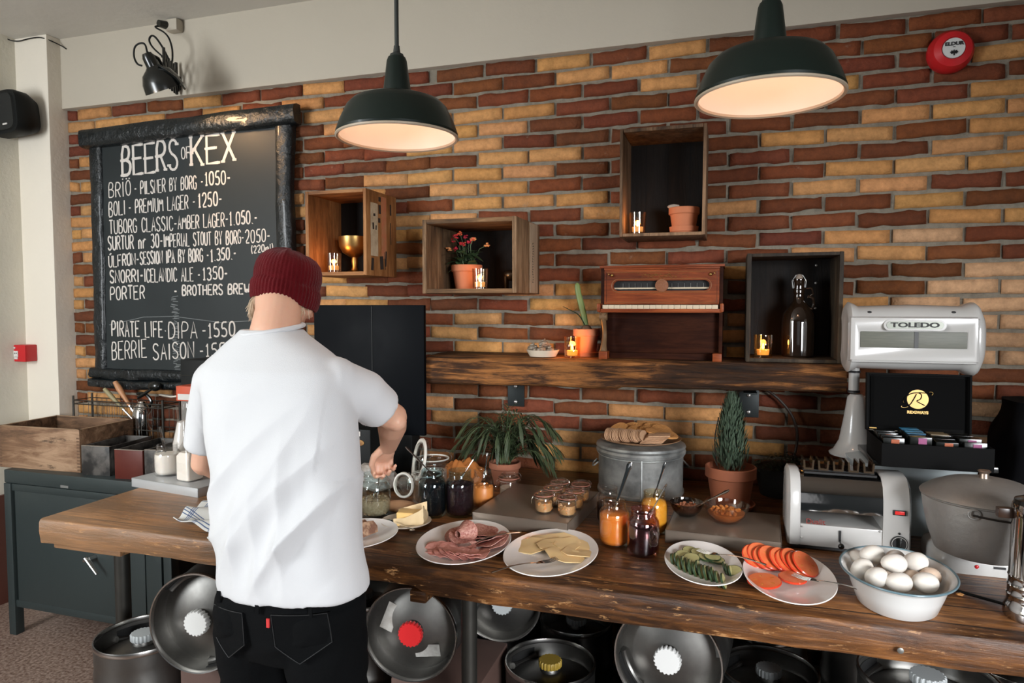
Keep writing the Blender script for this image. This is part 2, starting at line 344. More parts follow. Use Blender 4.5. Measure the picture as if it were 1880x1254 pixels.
# brick wall: every brick a face of its own in one mesh, laid in half bond
def brick_mat():
    m = bpy.data.materials.new('mixed_brick_and_mortar'); m.use_nodes = True; nt = m.node_tree; N = nt.nodes; L = nt.links; b = N['Principled BSDF']
    at = N.new('ShaderNodeVertexColor'); at.layer_name = 'Col'; tc = N.new('ShaderNodeTexCoord')
    t = N.new('ShaderNodeTexNoise'); t.inputs['Scale'].default_value = 26; t.inputs['Detail'].default_value = 8; t.inputs['Roughness'].default_value = .7
    L.new(tc.outputs['Object'], t.inputs['Vector'])
    mr = N.new('ShaderNodeMapRange'); mr.inputs['From Min'].default_value = .25; mr.inputs['From Max'].default_value = .75; mr.inputs['To Min'].default_value = .62; mr.inputs['To Max'].default_value = 1.3
    L.new(t.outputs['Fac'], mr.inputs[0]); mx = N.new('ShaderNodeMix'); mx.data_type = 'RGBA'; mx.blend_type = 'MULTIPLY'; mx.inputs[0].default_value = 1
    L.new(at.outputs[0], mx.inputs[6]); L.new(mr.outputs[0], mx.inputs[7])
    # lime smears
    t2 = N.new('ShaderNodeTexNoise'); t2.inputs['Scale'].default_value = 8.5; t2.inputs['Detail'].default_value = 9; t2.inputs['Roughness'].default_value = .75
    L.new(tc.outputs['Object'], t2.inputs['Vector']); rp = N.new('ShaderNodeValToRGB'); rp.color_ramp.elements[0].position = .62; rp.color_ramp.elements[1].position = .74
    rp.color_ramp.elements[1].color = (.45, .45, .45, 1)
    L.new(t2.outputs['Fac'], rp.inputs[0]); m2 = N.new('ShaderNodeMix'); m2.data_type = 'RGBA'; m2.inputs[7].default_value = (.30, .26, .205, 1)
    L.new(rp.outputs[0], m2.inputs[0]); L.new(mx.outputs[2], m2.inputs[6]); L.new(m2.outputs[2], b.inputs['Base Color'])
    b.inputs['Roughness'].default_value = .82; b.inputs['Specular IOR Level'].default_value = .3
    t3 = N.new('ShaderNodeTexNoise'); t3.inputs['Scale'].default_value = 90; t3.inputs['Detail'].default_value = 6; L.new(tc.outputs['Object'], t3.inputs['Vector'])
    bp = N.new('ShaderNodeBump'); bp.inputs['Distance'].default_value = .004; bp.inputs['Strength'].default_value = .9
    L.new(t3.outputs['Fac'], bp.inputs['Height']); L.new(bp.outputs[0], b.inputs['Normal'])
    return m
ROWS = """YRRYRRYRRRRYRYRRRRR YYRYRYRRRRRYYRRRRRR YRRYRRYRRRRRRYRRRRY YYYRRRYRYYYRRRRYRRR YRYRYRRRRYYRRRRRRRY
YRRYRRRRYYRRRRRRYYY YRRRYRRRRRYYRRRYYRY YYRYYRRYYYYRRRRRRYY YRYRRYRYRYYRRRRRYYY RYRRYYRRRYYYRRRYYRR
YRYRYRRRYYRRYRYRRYR YRRYRRYYYRRRRRRRRYY YRRRYRRRRRRRRRRRYYR RYRRYRRYYRRRRRRYYRR RRYRRRYRRRRRRRYRRRY
YRRYRRYRRRYYRRRRRYY RRYRRRYYRRRYYRRRYYY YRRYRRYRRYRYRRYRYYY RRYRRRYRRYRRRRYRRRY RYRRYRRRRYYRRRYRRYY
RRYRRYRRRRYRRRRRRRR RYRRRRYRRRRRRYRRRRR YRRYRRRRRRRRRRRRRRY RYRRYRRRYRRRYYRRRRR YRRRYRRYRYRRRYYRRRY
YRRRRYRRRRRYYYYRRRR YRRRYRRRRRRYYRRRYRR RYRRYRRRYRRYYRRYRRR RRYRRRYRRYRRRRYRRYR YRRRYRRYRRRRYRRRRYY""".split()
rnd = random.Random(7)
mb = MB(); bm = mb.bm
MORT = (.20, .175, .135)
X0, X1 = -3.62, 2.4
def mort(x, z): return .014 + .0035 * noise.noise(Vector((x * 14, 0, z * 14)))
nu, nv = 300, 150
mb.grid(lambda u, v: Vector((X0 + (X1 - X0) * u, mort(X0 + (X1 - X0) * u, -.05 + 2.79 * v), -.05 + 2.79 * v)), nu, nv)
mb.paint(0, MORT)
def brick(xc, zc, ln, ht, col, rough, seed):
    f0 = len(bm.faces); nx, nz = 8, 3; y0 = rnd.uniform(-.004, .003); tilt = rnd.uniform(-.004, .004); V = []
    for i in range(nx + 3):
        r = []
        for j in range(nz + 3):
            ii = min(max(i - 1, 0), nx); jj = min(max(j - 1, 0), nz)
            u, v = ii / nx - .5, jj / nz - .5
            back = i in (0, nx + 2) or j in (0, nz + 2)
            P = Vector((u * ln, 0, v * ht + u * tilt * 2))
            q = Vector((xc + P.x, seed, zc + P.z)) * 22
            e = rough * noise.noise(q)
            P.x += .6 * e if ii in (0, nx) else 0; P.z += e * (1 if jj in (0, nz) else .3)
            cr = (.0035 + abs(e) * .6) if (ii in (0, nx) or jj in (0, nz)) else 0
            y = y0 + cr + rough * .35 * noise.noise(q * 1.7 + Vector((5, 5, 5)))
            if back: y = .02
            r.append(bm.verts.new((xc + P.x, y, zc + P.z)))
        V.append(r)
    for i in range(nx + 2):
        for j in range(nz + 2):
            if i in (0, nx + 1) and j in (0, nz + 1): continue
            bm.faces.new((V[i][j], V[i + 1][j], V[i + 1][j + 1], V[i][j + 1]))
    mb.paint(f0, col)
for k in range(-0, 41):
    zc = 2.632 - .066 * (k - 1)
    if zc < .02: break
    row = ROWS[k] if k < len(ROWS) else ''.join(rnd.choice('RRY') for _ in range(19))
    nn = range(-11, 15); off = -1.22 if k % 2 else -1.22 + .12135; first = -9 if k % 2 else -10
    for n in nn:
        xc = off + .2427 * (n + .5)
        if xc < -1.4: xc += .05 * min(1, (-1.4 - xc) / .5)
        elif k == 0: xc += .035
        ln = .2427 - rnd.uniform(.010, .018); xl, xr = xc - ln / 2, xc + ln / 2
        xl, xr = max(xl, -3.545), min(xr, 2.3)
        if xr - xl < .03: continue
        i = n - first; c = row[i] if 0 <= i < len(row) else rnd.choice('RRY')
        if c == 'Y':
            v = rnd.uniform(.86, 1.1); col = (.47 * v, .232 * v * rnd.uniform(.94, 1.05), .082 * v * rnd.uniform(.85, 1.15)); rg = .0018
            if zc < 1.95 and xc > .7: col = (.50 * v, .29 * v, .155 * v)  # lower right yellow bricks paler: stronger window light put into their colour
        else:
            v = rnd.uniform(.7, 1.15); col = (.150 * v, .040 * v * rnd.uniform(.85, 1.2), .014 * v * rnd.uniform(.8, 1.2)); rg = rnd.choice((.004, .006, .0085))
        brick((xl + xr) / 2, zc + rnd.uniform(-.0015, .0015), xr - xl, .053 - rnd.uniform(0, .003), col, rg, k * 3.1 + n)
wall = struct(mb.build('wall_back', brick_mat(), smooth=True, ang=50, recalc=False))
for f in wall.data.polygons: pass
mb = MB(); mb.box((-.6, .14, 1.37), (6.2, .22, 2.86)); struct(mb.build('wall_back', mat('rough_mortar', MORT, .9)))

# ---------------------------------------------------------------- table
OAK = wood('waxed_dark_oak', (.026, .010, .0035), (.125, .047, .013), (.34, .140, .040), .34, 0, 7, 11, .003, .05, plank=.107, edge=((.42, .22, .09), 16., .60), worn=((.42, .25, .135), -1.55, -.6, .42), spec=.45)
PIPE = mat('dull_steel_pipe', (.05, .05, .045), .45, .8, n=(9, .6, (.09, .085, .075)))
table = thing('plank_table', 'long dark stained plank table of thick worn boards on steel pipe legs', 'table', (0, 0, 0))
mb = MB(); rnd = random.Random(3)
def tab_edge(x, z):   # worn wavering front edge
    return -1.225 - .012 * noise.noise(Vector((x * 1.3, 2, 0))) - .006 * noise.noise(Vector((x * 9, z * 30, 4)))
NX = 130; rings = []
for i in range(NX + 1):
    x = -2.262 + (3.7 + 2.262) * i / NX if i else -2.262
    e = 1.0
    th = .083 + .006 * noise.noise(Vector((x * 2, 8, 8)))
    if -1.05 < x < -.82: th -= .022     # broken-out chip on the underside
    y = tab_edge(x, 0); r = []
    pf = [(0, -th), (-.003, -th * .8), (-.005, -th * .5), (-.004, -.012), (-.001, -.004), (.006, 0)]
    for dy, dz in pf: r.append((x, y + dy + .004 * noise.noise(Vector((x * 12, dz * 60, 1))), .9 + dz))
    for q in range(1, 11): yy = y + .016 + (-.03 - y) * q / 10.; r.append((x, yy, .9 + .0012 * noise.noise(Vector((x * 5, yy * 30, 0)))))
    r += [(x, -.02, .9 - .083), (x, -.6, .9 - .083)]
    rings.append(r)
mb.rings(rings)
bmesh.ops.remove_doubles(mb.bm, verts=mb.bm.verts, dist=1e-5)
mb.build('tabletop', OAK, table, ang=40)
for c_, s_ in (((-.84, -1.14, .797), (.05, .12, .035)), ((-2.1, -1.14, .803), (.3, .1, .035))): mb = MB(); mb.box(c_, s_, bev=.004); mb.build('batten', OAK, table)
for x, y in ((-2.228, -.93), (-.70, -1.15), (-2.105, -.2), (.98, -1.15), (.98, -.2)):
    mb = MB(); mb.cyl((x, y, 0), (x, y, .822), .028 if x < -.8 else .023, seg=20); mb.cyl((x, y, 0), (x, y, .012), .05); mb.build('leg', PIPE, table)
mb = MB(); mb.tube([(x / 10, -.16, .80) for x in range(-22, 36, 3)], .02, 6); mb.build('cross_pipe', PIPE, table)
mb = MB(); mb.lathe([(0, -.004), (.007, -.003), (.007, 0), (0, .002)], (.392, -1.238, .848), 12, T(.392, -1.238, .848) @ rot(90) @ T(-.392, 1.238, -.848)); mb.build('bolt', mat('bolt_steel', (.3, .3, .28), .4, .9), table)

# ---------------------------------------------------------------- shelf
RUSTIC = wood('charred_driftwood', (.008, .004, .002), (.050, .019, .006), (.34, .135, .036), .6, 0, 7, 11, .012, 0)
mb = MB(); rings = []
for i in range(91):
    x = -1.236 + 1.65 * i / 90; r = []
    hb = .105 + .018 * noise.noise(Vector((x * 2.2, 1, 1))) + .01 * (x < -.4)
    for j in range(13):     # live front edge
        t = j / 12; z = 1.425 - .004 * (1 - i / 90) * 2 - t * hb
        y = -.272 + .012 * noise.noise(Vector((x * 3, z * 26, 0))) + .006 * noise.noise(Vector((x * 11, z * 70, 3)))
        if j in (0, 12): y += .012
        r.append((x, y, z + .002 * noise.noise(Vector((x * 8, j, 2)))))
    r += [(x, -.15, 1.425 - hb), (x, .004, 1.425 - hb), (x, .004, 1.424), (x, -.13, 1.424)]
    rings.append(r)
mb.rings(rings); sh = mb.build('plank_shelf', RUSTIC, ang=50)
tag(sh, 'thick rough dark beam shelf with a live edge bracketed to the brick wall', 'shelf')
BLK = mat('black_steel', (.016, .020, .020), .45, .5); BOLT = mat('zinc_bolt', (.55, .53, .5), .35, .9)
for x, lab in ((-.908, 'black steel plate bracket with two bolts above the feathery palm'), (.091, 'black steel plate bracket behind the small conifer')):
    b = thing('shelf_bracket', lab, 'bracket', (x, 0, 0), group='shelf brackets')
    mb = MB(); mb.box((0, -.012, 1.245), (.078, .01, .13), bev=.002); mb.box((0, -.10, 1.298), (.05, .18, .006), bev=.002); mb.build('plate', BLK, b)
    for dz in (.035, -.035):
        mb = MB(); mb.ball((0, -.02, 1.245 + dz - .008), .009, 2, sq=(1, .6, 1)); mb.build('bolt', BOLT, b)

# ---------------------------------------------------------------- chalkboard
TAR = mat('tarred_black_wood', (.004, .006, .007), .22, 0, n=(8, .6, (.012, .016, .018)), bump=(22, .016, (1, 1, 1)), coat=.2, r2=.42, spec=.35)
SLATE = mat('smeared_blackboard', (.012, .016, .017), .45, n=(2.2, .5, (.030, .037, .038)), r2=.6, spec=.3)
CHALK = mat('chalk_white', (.62, .57, .52), .9); CHALK2 = mat('rubbed_chalk', (.17, .18, .18), .9)
cb = thing('chalkboard_menu', 'large framed chalkboard headed BEERS OF KEX hanging on the bricks', 'chalkboard')
mb = MB(); mb.box((-2.70, -.03, 1.92), (1.22, .028, 1.33)); mb.build('board', SLATE, cb)
def plank(a, b, w, d, seed, name='frame_plank'):
    a, b = Vector(a), Vector(b); t = (b - a).normalized(); s = Vector((t.z, 0, -t.x)); rings = []; n = 34
    for i in range(n + 1):
        p = a.lerp(b, i / n); ww = w * (1 + .13 * noise.noise(p * 4 + Vector((seed, 0, 0)))) / 2; o = .008 * noise.noise(p * 3 + Vector((0, seed, 0))); r = []
        for u, v in ((-1, .0), (-1, .55), (-.82, .9), (-.3, 1.), (.3, 1.), (.82, .92), (1, .55), (1, 0)):
            r.append(p + s * (u * ww + o) + Vector((0, -1, 0)) * (v * d + .006 * noise.noise(p * 14 + Vector((u * 3, seed, v)))))
        rings.append(r)
    m = MB(); m.rings(rings); m.build(name, TAR, cb, ang=60)
plank((-3.362, -.035, 2.543), (-2.004, -.035, 2.566), .098, .06, 1)
plank((-3.292, -.018, 2.52), (-3.305, -.018, 1.24), .085, .04, 5); plank((-2.098, -.018, 2.55), (-2.10, -.018, 1.24), .095, .045, 9)
plank((-3.37, -.02, 1.262), (-1.98, -.02, 1.262), .062, .05, 12); plank((-3.375, -.02, 1.207), (-1.98, -.02, 1.207), .05, .055, 17)
for x, z in ((-3.305, 2.07), (-2.95, 2.56), (-2.52, 2.565), (-2.2, 2.56), (-2.1, 1.98), (-2.09, 2.3)): mb = MB(); mb.ball((x, -.072 if z > 2.5 else -.05, z), .006, 2); mb.build('nail', BLK, cb)
LET = [('BEERS', -3.114, 2.333, 0.369, 0.019, 0.152), ('OF', -2.72, 2.399, 0.057, -0.001, 0.059), ('KEX', -2.656, 2.362, 0.268, 0.01, 0.14), ('BR\u00cf\u00d6', -3.211, 2.221, 0.149, 0.006, 0.078), ('- PILSNER BY BORG -', -3.035, 2.229, 0.448, 0.013, 0.068), ('1050-', -2.575, 2.254, 0.158, -0.001, 0.068), ('BOLI', -3.215, 2.12, 0.112, 0.008, 0.075), ('- PREMIUM LAGER -', -3.078, 2.129, 0.438, 0.012, 0.072), ('1250-', -2.621, 2.144, 0.149, 0.003, 0.071), ('TUBORG CLASSIC-', -3.215, 2.026, 0.454, 0.007, 0.073), ('AMBER LAGER', -2.753, 2.036, 0.293, 0.005, 0.069), ('-1.050.-', -2.452, 2.047, 0.192, 0.003, 0.065), ('SURTUR nr 30-', -3.228, 1.939, 0.371, 0.007, 0.073), ('IMPERIAL STOUT BY BORG-', -2.849, 1.946, 0.506, 0.006, 0.067), ('2050-', -2.332, 1.954, 0.146, 0.003, 0.065), ('(220ml)', -2.3, 1.901, 0.132, 0.01, 0.036), ('\u00daLFR\u00daN-', -3.228, 1.847, 0.209, 0.011, 0.061), ('SESSION IPA BY BORG -', -3.01, 1.858, 0.448, 0.009, 0.066), ('1.350.-', -2.55, 1.866, 0.158, 0.009, 0.061), ('SNORRI-', -3.223, 1.759, 0.229, 0.007, 0.067), ('ICELANDIC ALE -', -2.985, 1.763, 0.366, 0.003, 0.07), ('1350-', -2.603, 1.771, 0.156, 0.0, 0.064), ('PORTER', -3.223, 1.668, 0.235, 0.007, 0.071), ('- BROTHERS BREW', -2.789, 1.689, 0.476, 0.008, 0.052), ('PIRATE LIFE\u00b7', -3.221, 1.468, 0.373, 0.0, 0.083), ('DIPA', -2.833, 1.461, 0.185, 0.003, 0.087), ('-1550', -2.615, 1.47, 0.205, 0.009, 0.075), ('BERRIE', -3.224, 1.34, 0.24, 0.017, 0.097), ('SAISON', -2.94, 1.344, 0.268, 0.02, 0.084), ('-1550', -2.635, 1.368, 0.21, 0.012, 0.069)]
rnd = random.Random(5)
LINES = [[0, 1, 2], [3, 4, 5], [6, 7, 8], [9, 10, 11], [12, 13, 14, 15], [16, 17, 18], [19, 20, 21], [22, 23], [24, 25, 26], [27, 28, 29]]
for L_ in LINES:
    mb = MB()
    for q in L_:
        s, x, z, wd, rs, h = LET[q]
        big = s in ('BEERS', 'KEX')
        fat = s[0] in '1T-PSU\u00da' and q not in (4, 7, 9) and not big
        strokes(mb, s, x, z, wd, h, -.0455, 0.0078 if big else (.0038 if h > .05 else .0030) * (1.12 if fat else .95), rs / wd, .42 if big else .38, big, .03, rnd)
    mb.build('chalk_lettering', CHALK, cb, smooth=False)
mb = MB(); rr = random.Random(11)
for i in range(46):   # rubbed vertical smear
    z = 1.30 + i * .0085 + rr.uniform(-.004, .004); x = -2.78 + rr.uniform(-.012, .012) - (z - 1.3) * .03
    mb.tube([(x - rr.uniform(.008, .022), -.0446, z), (x + rr.uniform(.008, .022), -.0446, z + rr.uniform(-.006, .006))], .0018, 4, flat=.25, up=Vector((0, 1, 0)))
mb.tube([(-3.24, -.0446, 1.53), (-3.0, -.0446, 1.575), (-2.8, -.0446, 1.58), (-2.5, -.0446, 1.55), (-2.3, -.0446, 1.56)], .0016, 4, flat=.3, up=Vector((0, 1, 0)))
mb.tube([(-2.36, -.0446, 2.02), (-2.6, -.0446, 1.72)], .0010, 4, flat=.3, up=Vector((0, 1, 0)))
mb.tube([(-3.2, -.0446, 1.29), (-3.24, -.0446, 1.24)], .003, 4, flat=.3, up=Vector((0, 1, 0)))
mb.build('chalk_smear', CHALK2, cb, smooth=False)

# ---------------------------------------------------------------- pendant lamps
DKGREEN = mat('black_green_enamel', (.006, .012, .009), .42, coat=.1, spec=.3); ENAMEL = mat('white_enamel', (.78, .74, .66), .35)
ROD = mat('grey_rod', (.05, .055, .05), .45, .6)
def pendant(loc, lab, w):
    t = thing('pendant_lamp', lab, 'pendant lamp', loc, group='enamel pendant lamps over the table')
    P = [(.180, 0), (.182, .006), (.170, .040), (.150, .082), (.132, .100), (.10, .112), (.055, .119), (.043, .121), (.0425, .124), (.030, .222), (.026, .232), (.0, .234)]
    mb = MB(); mb.lathe(P, seg=64); mb.build('shade', DKGREEN, t)
    mb = MB(); mb.lathe([(.1795, .0005), (.177, .006), (.165, .040), (.145, .081), (.127, .098), (.10, .107), (.05, .112), (.03, .113), (0, .113)], seg=64)
    mb.build('shade_lining', ENAMEL, t)
    mb = MB(); mb.lathe([(.1805, 0), (.1835, -.002), (.1835, -.006), (.180, -.009), (.174, -.006), (.172, 0)], seg=64); mb.build('rim', mat('cream_rim', (.42, .34, .25), .4), t)
    mb = MB(); mb.lathe([(.0, .232), (.022, .232), (.020, .241), (.011, .246), (.009, .262), (.009, .266), (0, .266)], seg=24); mb.build('cap', ROD, t)
    mb = MB(); mb.cyl((0, 0, .262), (0, 0, 3.112 - loc[2]), .0065, seg=12); mb.build('rod', ROD, t)
    mb = MB(); mb.ball((0, 0, .088), .024, 3); mb.cyl((0, 0, .10), (0, 0, .113), .014, .016)
    b = mb.build('bulb', mat('glowing_bulb', (1, .9, .75), .3, emit=((1, .62, .40), 1.8)), t)
    l = bpy.data.lights.new('pendant_bulb_light', 'POINT'); l.energy = w * .17; l.color = (1, .58, .40); l.shadow_soft_size = .03
    o = bpy.data.objects.new('pendant_bulb_light', l); COL.objects.link(o); o.parent = t; o.location = (0, 0, .045)
pendant((-.955, -1.074, 2.147), 'dark enamel pendant lamp on a long rod, left of the two', 6.5)
pendant((.092, -1.074, 2.171), 'dark enamel pendant lamp hanging closest to the red fire sounder, right of the two', 6.5)
# ================================================================ things on the walls
GLOSSBLK = mat('gloss_black', (.006, .007, .006), .25, coat=.15); SATBLK = mat('satin_black', (.006, .007, .007), .55, spec=.25)
RED = mat('signal_red', (.50, .014, .018), .32); WHITEP = mat('white_print', (.62, .60, .56), .6)
BRASS = mat('aged_brass', (.42, .26, .09), .35, 1.); STEEL = mat('brushed_steel', (.55, .54, .52), .28, 1., n=(14, .5, (.40, .39, .37)))
CHROME = mat('bright_chrome', (.72, .71, .70), .09, 1.); INK = mat('black_ink', (.012, .012, .012), .6)
CLEAR = glass('clear_glass'); TERRA = mat('terracotta', (.50, .17, .075), .8, n=(9, .5, (.40, .13, .06))); SOIL = mat('potting_soil', (.020, .012, .008), .95, bump=(60, .01))
# loudspeaker
sp = thing('loudspeaker', 'black rounded loudspeaker high on the left wall', 'speaker', (-3.70, -.175, 2.665), -8)
mb = MB(); r_ = []
for y, s in ((0.06, .75), (0.0, .98), (-.06, 1.), (-.075, .97)):
    r_.append([((.145 * s + .012 * -z) * x if True else 0, y, .118 * s * z) for x, z in [(math.copysign(abs(math.cos(a)) ** .45, math.cos(a)), math.copysign(abs(math.sin(a)) ** .45, math.sin(a))) for a in [2 * PI * k / 40 for k in range(40)]]])
mb.rings(r_); mb.build('cabinet', SATBLK, sp, ang=50)
mb = MB(); mb.rings([[((.122 * s + .012 * -z) * x, y, .098 * s * z) for x, z in [(math.copysign(abs(math.cos(a)) ** .4, math.cos(a)), math.copysign(abs(math.sin(a)) ** .4, math.sin(a))) for a in [2 * PI * k / 40 for k in range(40)]]] for y, s in ((-.070, 1.), (-.084, .97), (-.084, .5))])
mb.build('grille', mat('speaker_grille', (.006, .007, .006), .7, bump=(300, .003)), sp)
mb = MB(); mb.box((.055, -.0865, -.068), (.038, .003, .008)); mb.build('badge', WHITEP, sp)
mb = MB(); mb.tube([(0, .05, 0), (0, .075, 0)], .03, 12); mb.build('wall_mount', SATBLK, sp)
# fire call point on the pillar
cp = thing('fire_call_point', 'small red fire alarm call point box on the corner pillar', 'call point', (-3.752, -.105, 1.372), 0)
mb = MB(); mb.box((0, -.035, 0), (.105, .07, .094), bev=.006); mb.build('housing', RED, cp)
mb = MB(); mb.box((-.022, -.0715, -.004), (.044, .002, .034)); mb.box((-.016, -.0715, -.026), (.026, .002, .014)); mb.build('label_plate', WHITEP, cp)
mb = MB()
for k in (-1, 0, 1): mb.ball((-.022 + k * .012, -.073, 0), .0035, 1)
mb.build('dots', INK, cp)
mb = MB(); mb.ball((-.024, -.071, .03), .006, 2); mb.build('indicator', WHITEP, cp)
# red sounder with the word ELDUR
fs = thing('fire_sounder', 'round red fire sounder with a white ELDUR disc high on the bricks', 'fire alarm', (.771, .004, 2.573))
R90 = rot(90)
mb = MB(); mb.lathe([(0, 0), (.074, 0), (.0765, .01), (.074, .035), (.062, .056), (.040, .066), (.037, .060), (0, .060)], M=R90, seg=48); mb.build('dome', RED, fs)
mb = MB(); mb.lathe([(0, .061), (.0365, .061), (.036, .066), (0, .067)], M=R90, seg=40); mb.build('face_disc', mat('off_white_face', (.55, .55, .53), .5), fs)
text('lettering', 'ELDUR', INK, fs, (0, -.0685, .014), .017, bold=.0006, sx=1.15)
mb = MB(); 
for a, b in (((-.012, -.069, -.016), (.012, -.069, -.016)), ((-.009, -.069, -.011), (.009, -.069, -.021)), ((-.009, -.069, -.021), (.009, -.069, -.011)), ((0, -.069, -.008), (0, -.069, -.027))): mb.tube([a, b], .0022, 4)
mb.box((0, -.0685, .003), (.008, .001, .002)); mb.build('flame_mark', INK, fs)
# scissor wall lamp
wl = thing('scissor_wall_lamp', 'black scissor arm wall lamp with dome shade over the chalkboard', 'wall lamp', (-2.75, -.025, 2.80))
B = lambda x, y, z: (x + 2.75, y + .025, z - 2.80)
mb = MB(); M = T(*B(-2.588, -.38, 2.80)) @ rot(29, -9, 0)
mb.lathe([(.090, -.158), (.089, -.15), (.083, -.115), (.066, -.08), (.040, -.06), (.030, -.05), (.028, -.01), (.020, .008), (0, .012)], M=M, seg=40)
mb.lathe([(.089, -.157), (.080, -.115), (.062, -.083), (.02, -.065), (0, -.065)], M=M, seg=40)
bmesh.ops.recalc_face_normals(mb.bm, faces=mb.bm.faces); mb.build('shade', GLOSSBLK, wl, recalc=False)
mb = MB(); mb.tube([M @ Vector((.045, -.02, -.05)), M @ Vector((.088, 0, -.13)), M @ Vector((.105, 0, -.185))], [.012, .018, .010], 8, flat=.4); mb.build('shade_lip', GLOSSBLK, wl)
for k in range(5):
    for s in (1, -1):
        mb = MB(); t = k / 5; p = Vector(B(-2.57, -.30, 2.76)).lerp(Vector(B(-2.735, -.05, 2.80)), t); q = Vector(B(-2.57, -.30, 2.76)).lerp(Vector(B(-2.735, -.05, 2.80)), t + .2)
        mb.tube([p + Vector((0, 0, s * .072)), q + Vector((0, 0, -s * .072))], .0055, 6); mb.build('scissor_bar', GLOSSBLK, wl)
mb = MB(); mb.tube([B(-2.735, -.05, 2.73), B(-2.735, -.05, 2.89)], .008, 8); mb.box(B(-2.75, -.032, 2.79), (.045, .014, .07), bev=.004); mb.tube([B(-2.735, -.05, 2.75), B(-2.75, -.03, 2.77)], .012, 8); mb.build('wall_bracket', GLOSSBLK, wl)
mb = MB(); mb.tube([B(-2.588, -.38, 2.81), B(-2.575, -.33, 2.80), B(-2.57, -.30, 2.76)], .008, 8); mb.tube([B(-2.57, -.30, 2.68), B(-2.57, -.30, 2.86)], .007, 8); mb.build('swivel', GLOSSBLK, wl)
def smooth(pts, n=3):
    P = [Vector(p) for p in pts]
    for _ in range(n):
        Q = [P[0]]
        for a, b in zip(P, P[1:]): Q += [a * .75 + b * .25, a * .25 + b * .75]
        P = Q + [P[-1]]
    return P
mb = MB(); mb.tube(smooth([B(-2.79, -.085, 3.068), B(-2.80, -.13, 3.05), B(-2.70, -.14, 3.0), B(-2.67, -.14, 2.93), B(-2.68, -.13, 2.87), B(-2.72, -.1, 2.85), B(-2.70, -.16, 2.89), B(-2.66, -.2, 2.87), B(-2.63, -.25, 2.84)]), .0045, 6); mb.build('cable', SATBLK, wl); mb = MB()
mb.tube(smooth([B(-2.60, -.28, 2.83), B(-2.64, -.3, 2.87), B(-2.66, -.3, 2.91), B(-2.63, -.3, 2.93), B(-2.60, -.28, 2.88), B(-2.58, -.26, 2.82)]), .0045, 6); mb.build('cable', SATBLK, wl); mb = MB()
mb.tube(smooth([B(-2.588, -.38, 2.81), B(-2.60, -.38, 2.86), B(-2.65, -.39, 2.85), B(-2.66, -.39, 2.80), B(-2.63, -.4, 2.755), B(-2.61, -.39, 2.75)]), .0045, 6)
mb.build('cable', SATBLK, wl, ang=80)
mb = MB(); mb.ball((0, 0, 0), .022, 3, M=M @ T(0, 0, -.11)); b = mb.build('bulb', mat('warm_bulb', (1, .85, .6), .3, emit=((1, .62, .3), 6)), wl); b.location = M @ Vector((0, 0, -.11))
l = bpy.data.lights.new('wall_lamp_light', 'SPOT'); l.energy = 17; l.color = (1, .60, .30); l.spot_size = math.radians(105); l.spot_blend = .8; l.shadow_soft_size = .05
o = bpy.data.objects.new('wall_lamp_light', l); COL.objects.link(o); o.parent = wl; o.location = Vector(B(-2.56, -.38, 2.63))
o.rotation_euler = (Vector((.30, .36, -.35))).to_track_quat('-Z', 'Y').to_euler()
ps = thing('plug_socket', 'white junction socket with a black round plug under the ceiling', 'socket', (-2.76, -.025, 3.075))
mb = MB(); mb.box((.02, -.025, 0), (.075, .05, .062), bev=.012); mb.build('socket_box', PLAST, ps)
mb = MB(); mb.tube([(-.012, -.045, 0), (-.022, -.085, -.004)], [.021, .017], 16); mb.build('plug', GLOSSBLK, ps)
wr = MB(); wr.tube(smooth([(-3.80, -.16, 3.10), (-3.76, -.115, 3.085), (-3.66, -.115, 3.095), (-3.56, -.12, 3.09), (-3.53, -.03, 3.07), (-3.50, -.03, 3.05)]), .003, 6)
tag(wr.build('ceiling_wire', SATBLK), 'thin black wire strung around the corner pillar under the ceiling', 'wire')

# ================================================================ crates
CR1 = wood('orange_crate_wood', (.11, .042, .013), (.26, .105, .033), (.42, .20, .075), .6, 2, 6, 8, .003); CR1h = wood('orange_crate_wood_flat', (.11, .042, .013), (.26, .105, .033), (.42, .20, .075), .6, 0, 6, 8, .003)
CR2 = wood('weathered_crate_wood', (.05, .028, .015), (.15, .085, .042), (.30, .185, .10), .7, 2, 6, 10, .005); CR2h = wood('weathered_crate_wood_flat', (.05, .028, .014), (.15, .080, .036), (.30, .17, .08), .7, 0, 6, 10, .005)
CR3 = wood('dark_crate_wood', (.014, .006, .003), (.045, .019, .008), (.10, .045, .018), .6, 2, 6, 8, .003, plank=.085)
CR3e = wood('dark_crate_edge_wood', (.05, .03, .018), (.15, .085, .045), (.28, .165, .09), .65, 2, 6, 9, .004)
CR4 = wood('grey_brown_crate_wood', (.009, .006, .004), (.028, .019, .011), (.070, .048, .028), .65, 2, 6, 8, .003); CRB = wood('crate_back_dark', (.002, .001, .0006), (.005, .0025, .001), (.012, .006, .003), .7, 2, 6, 8, .003, plank=.09)
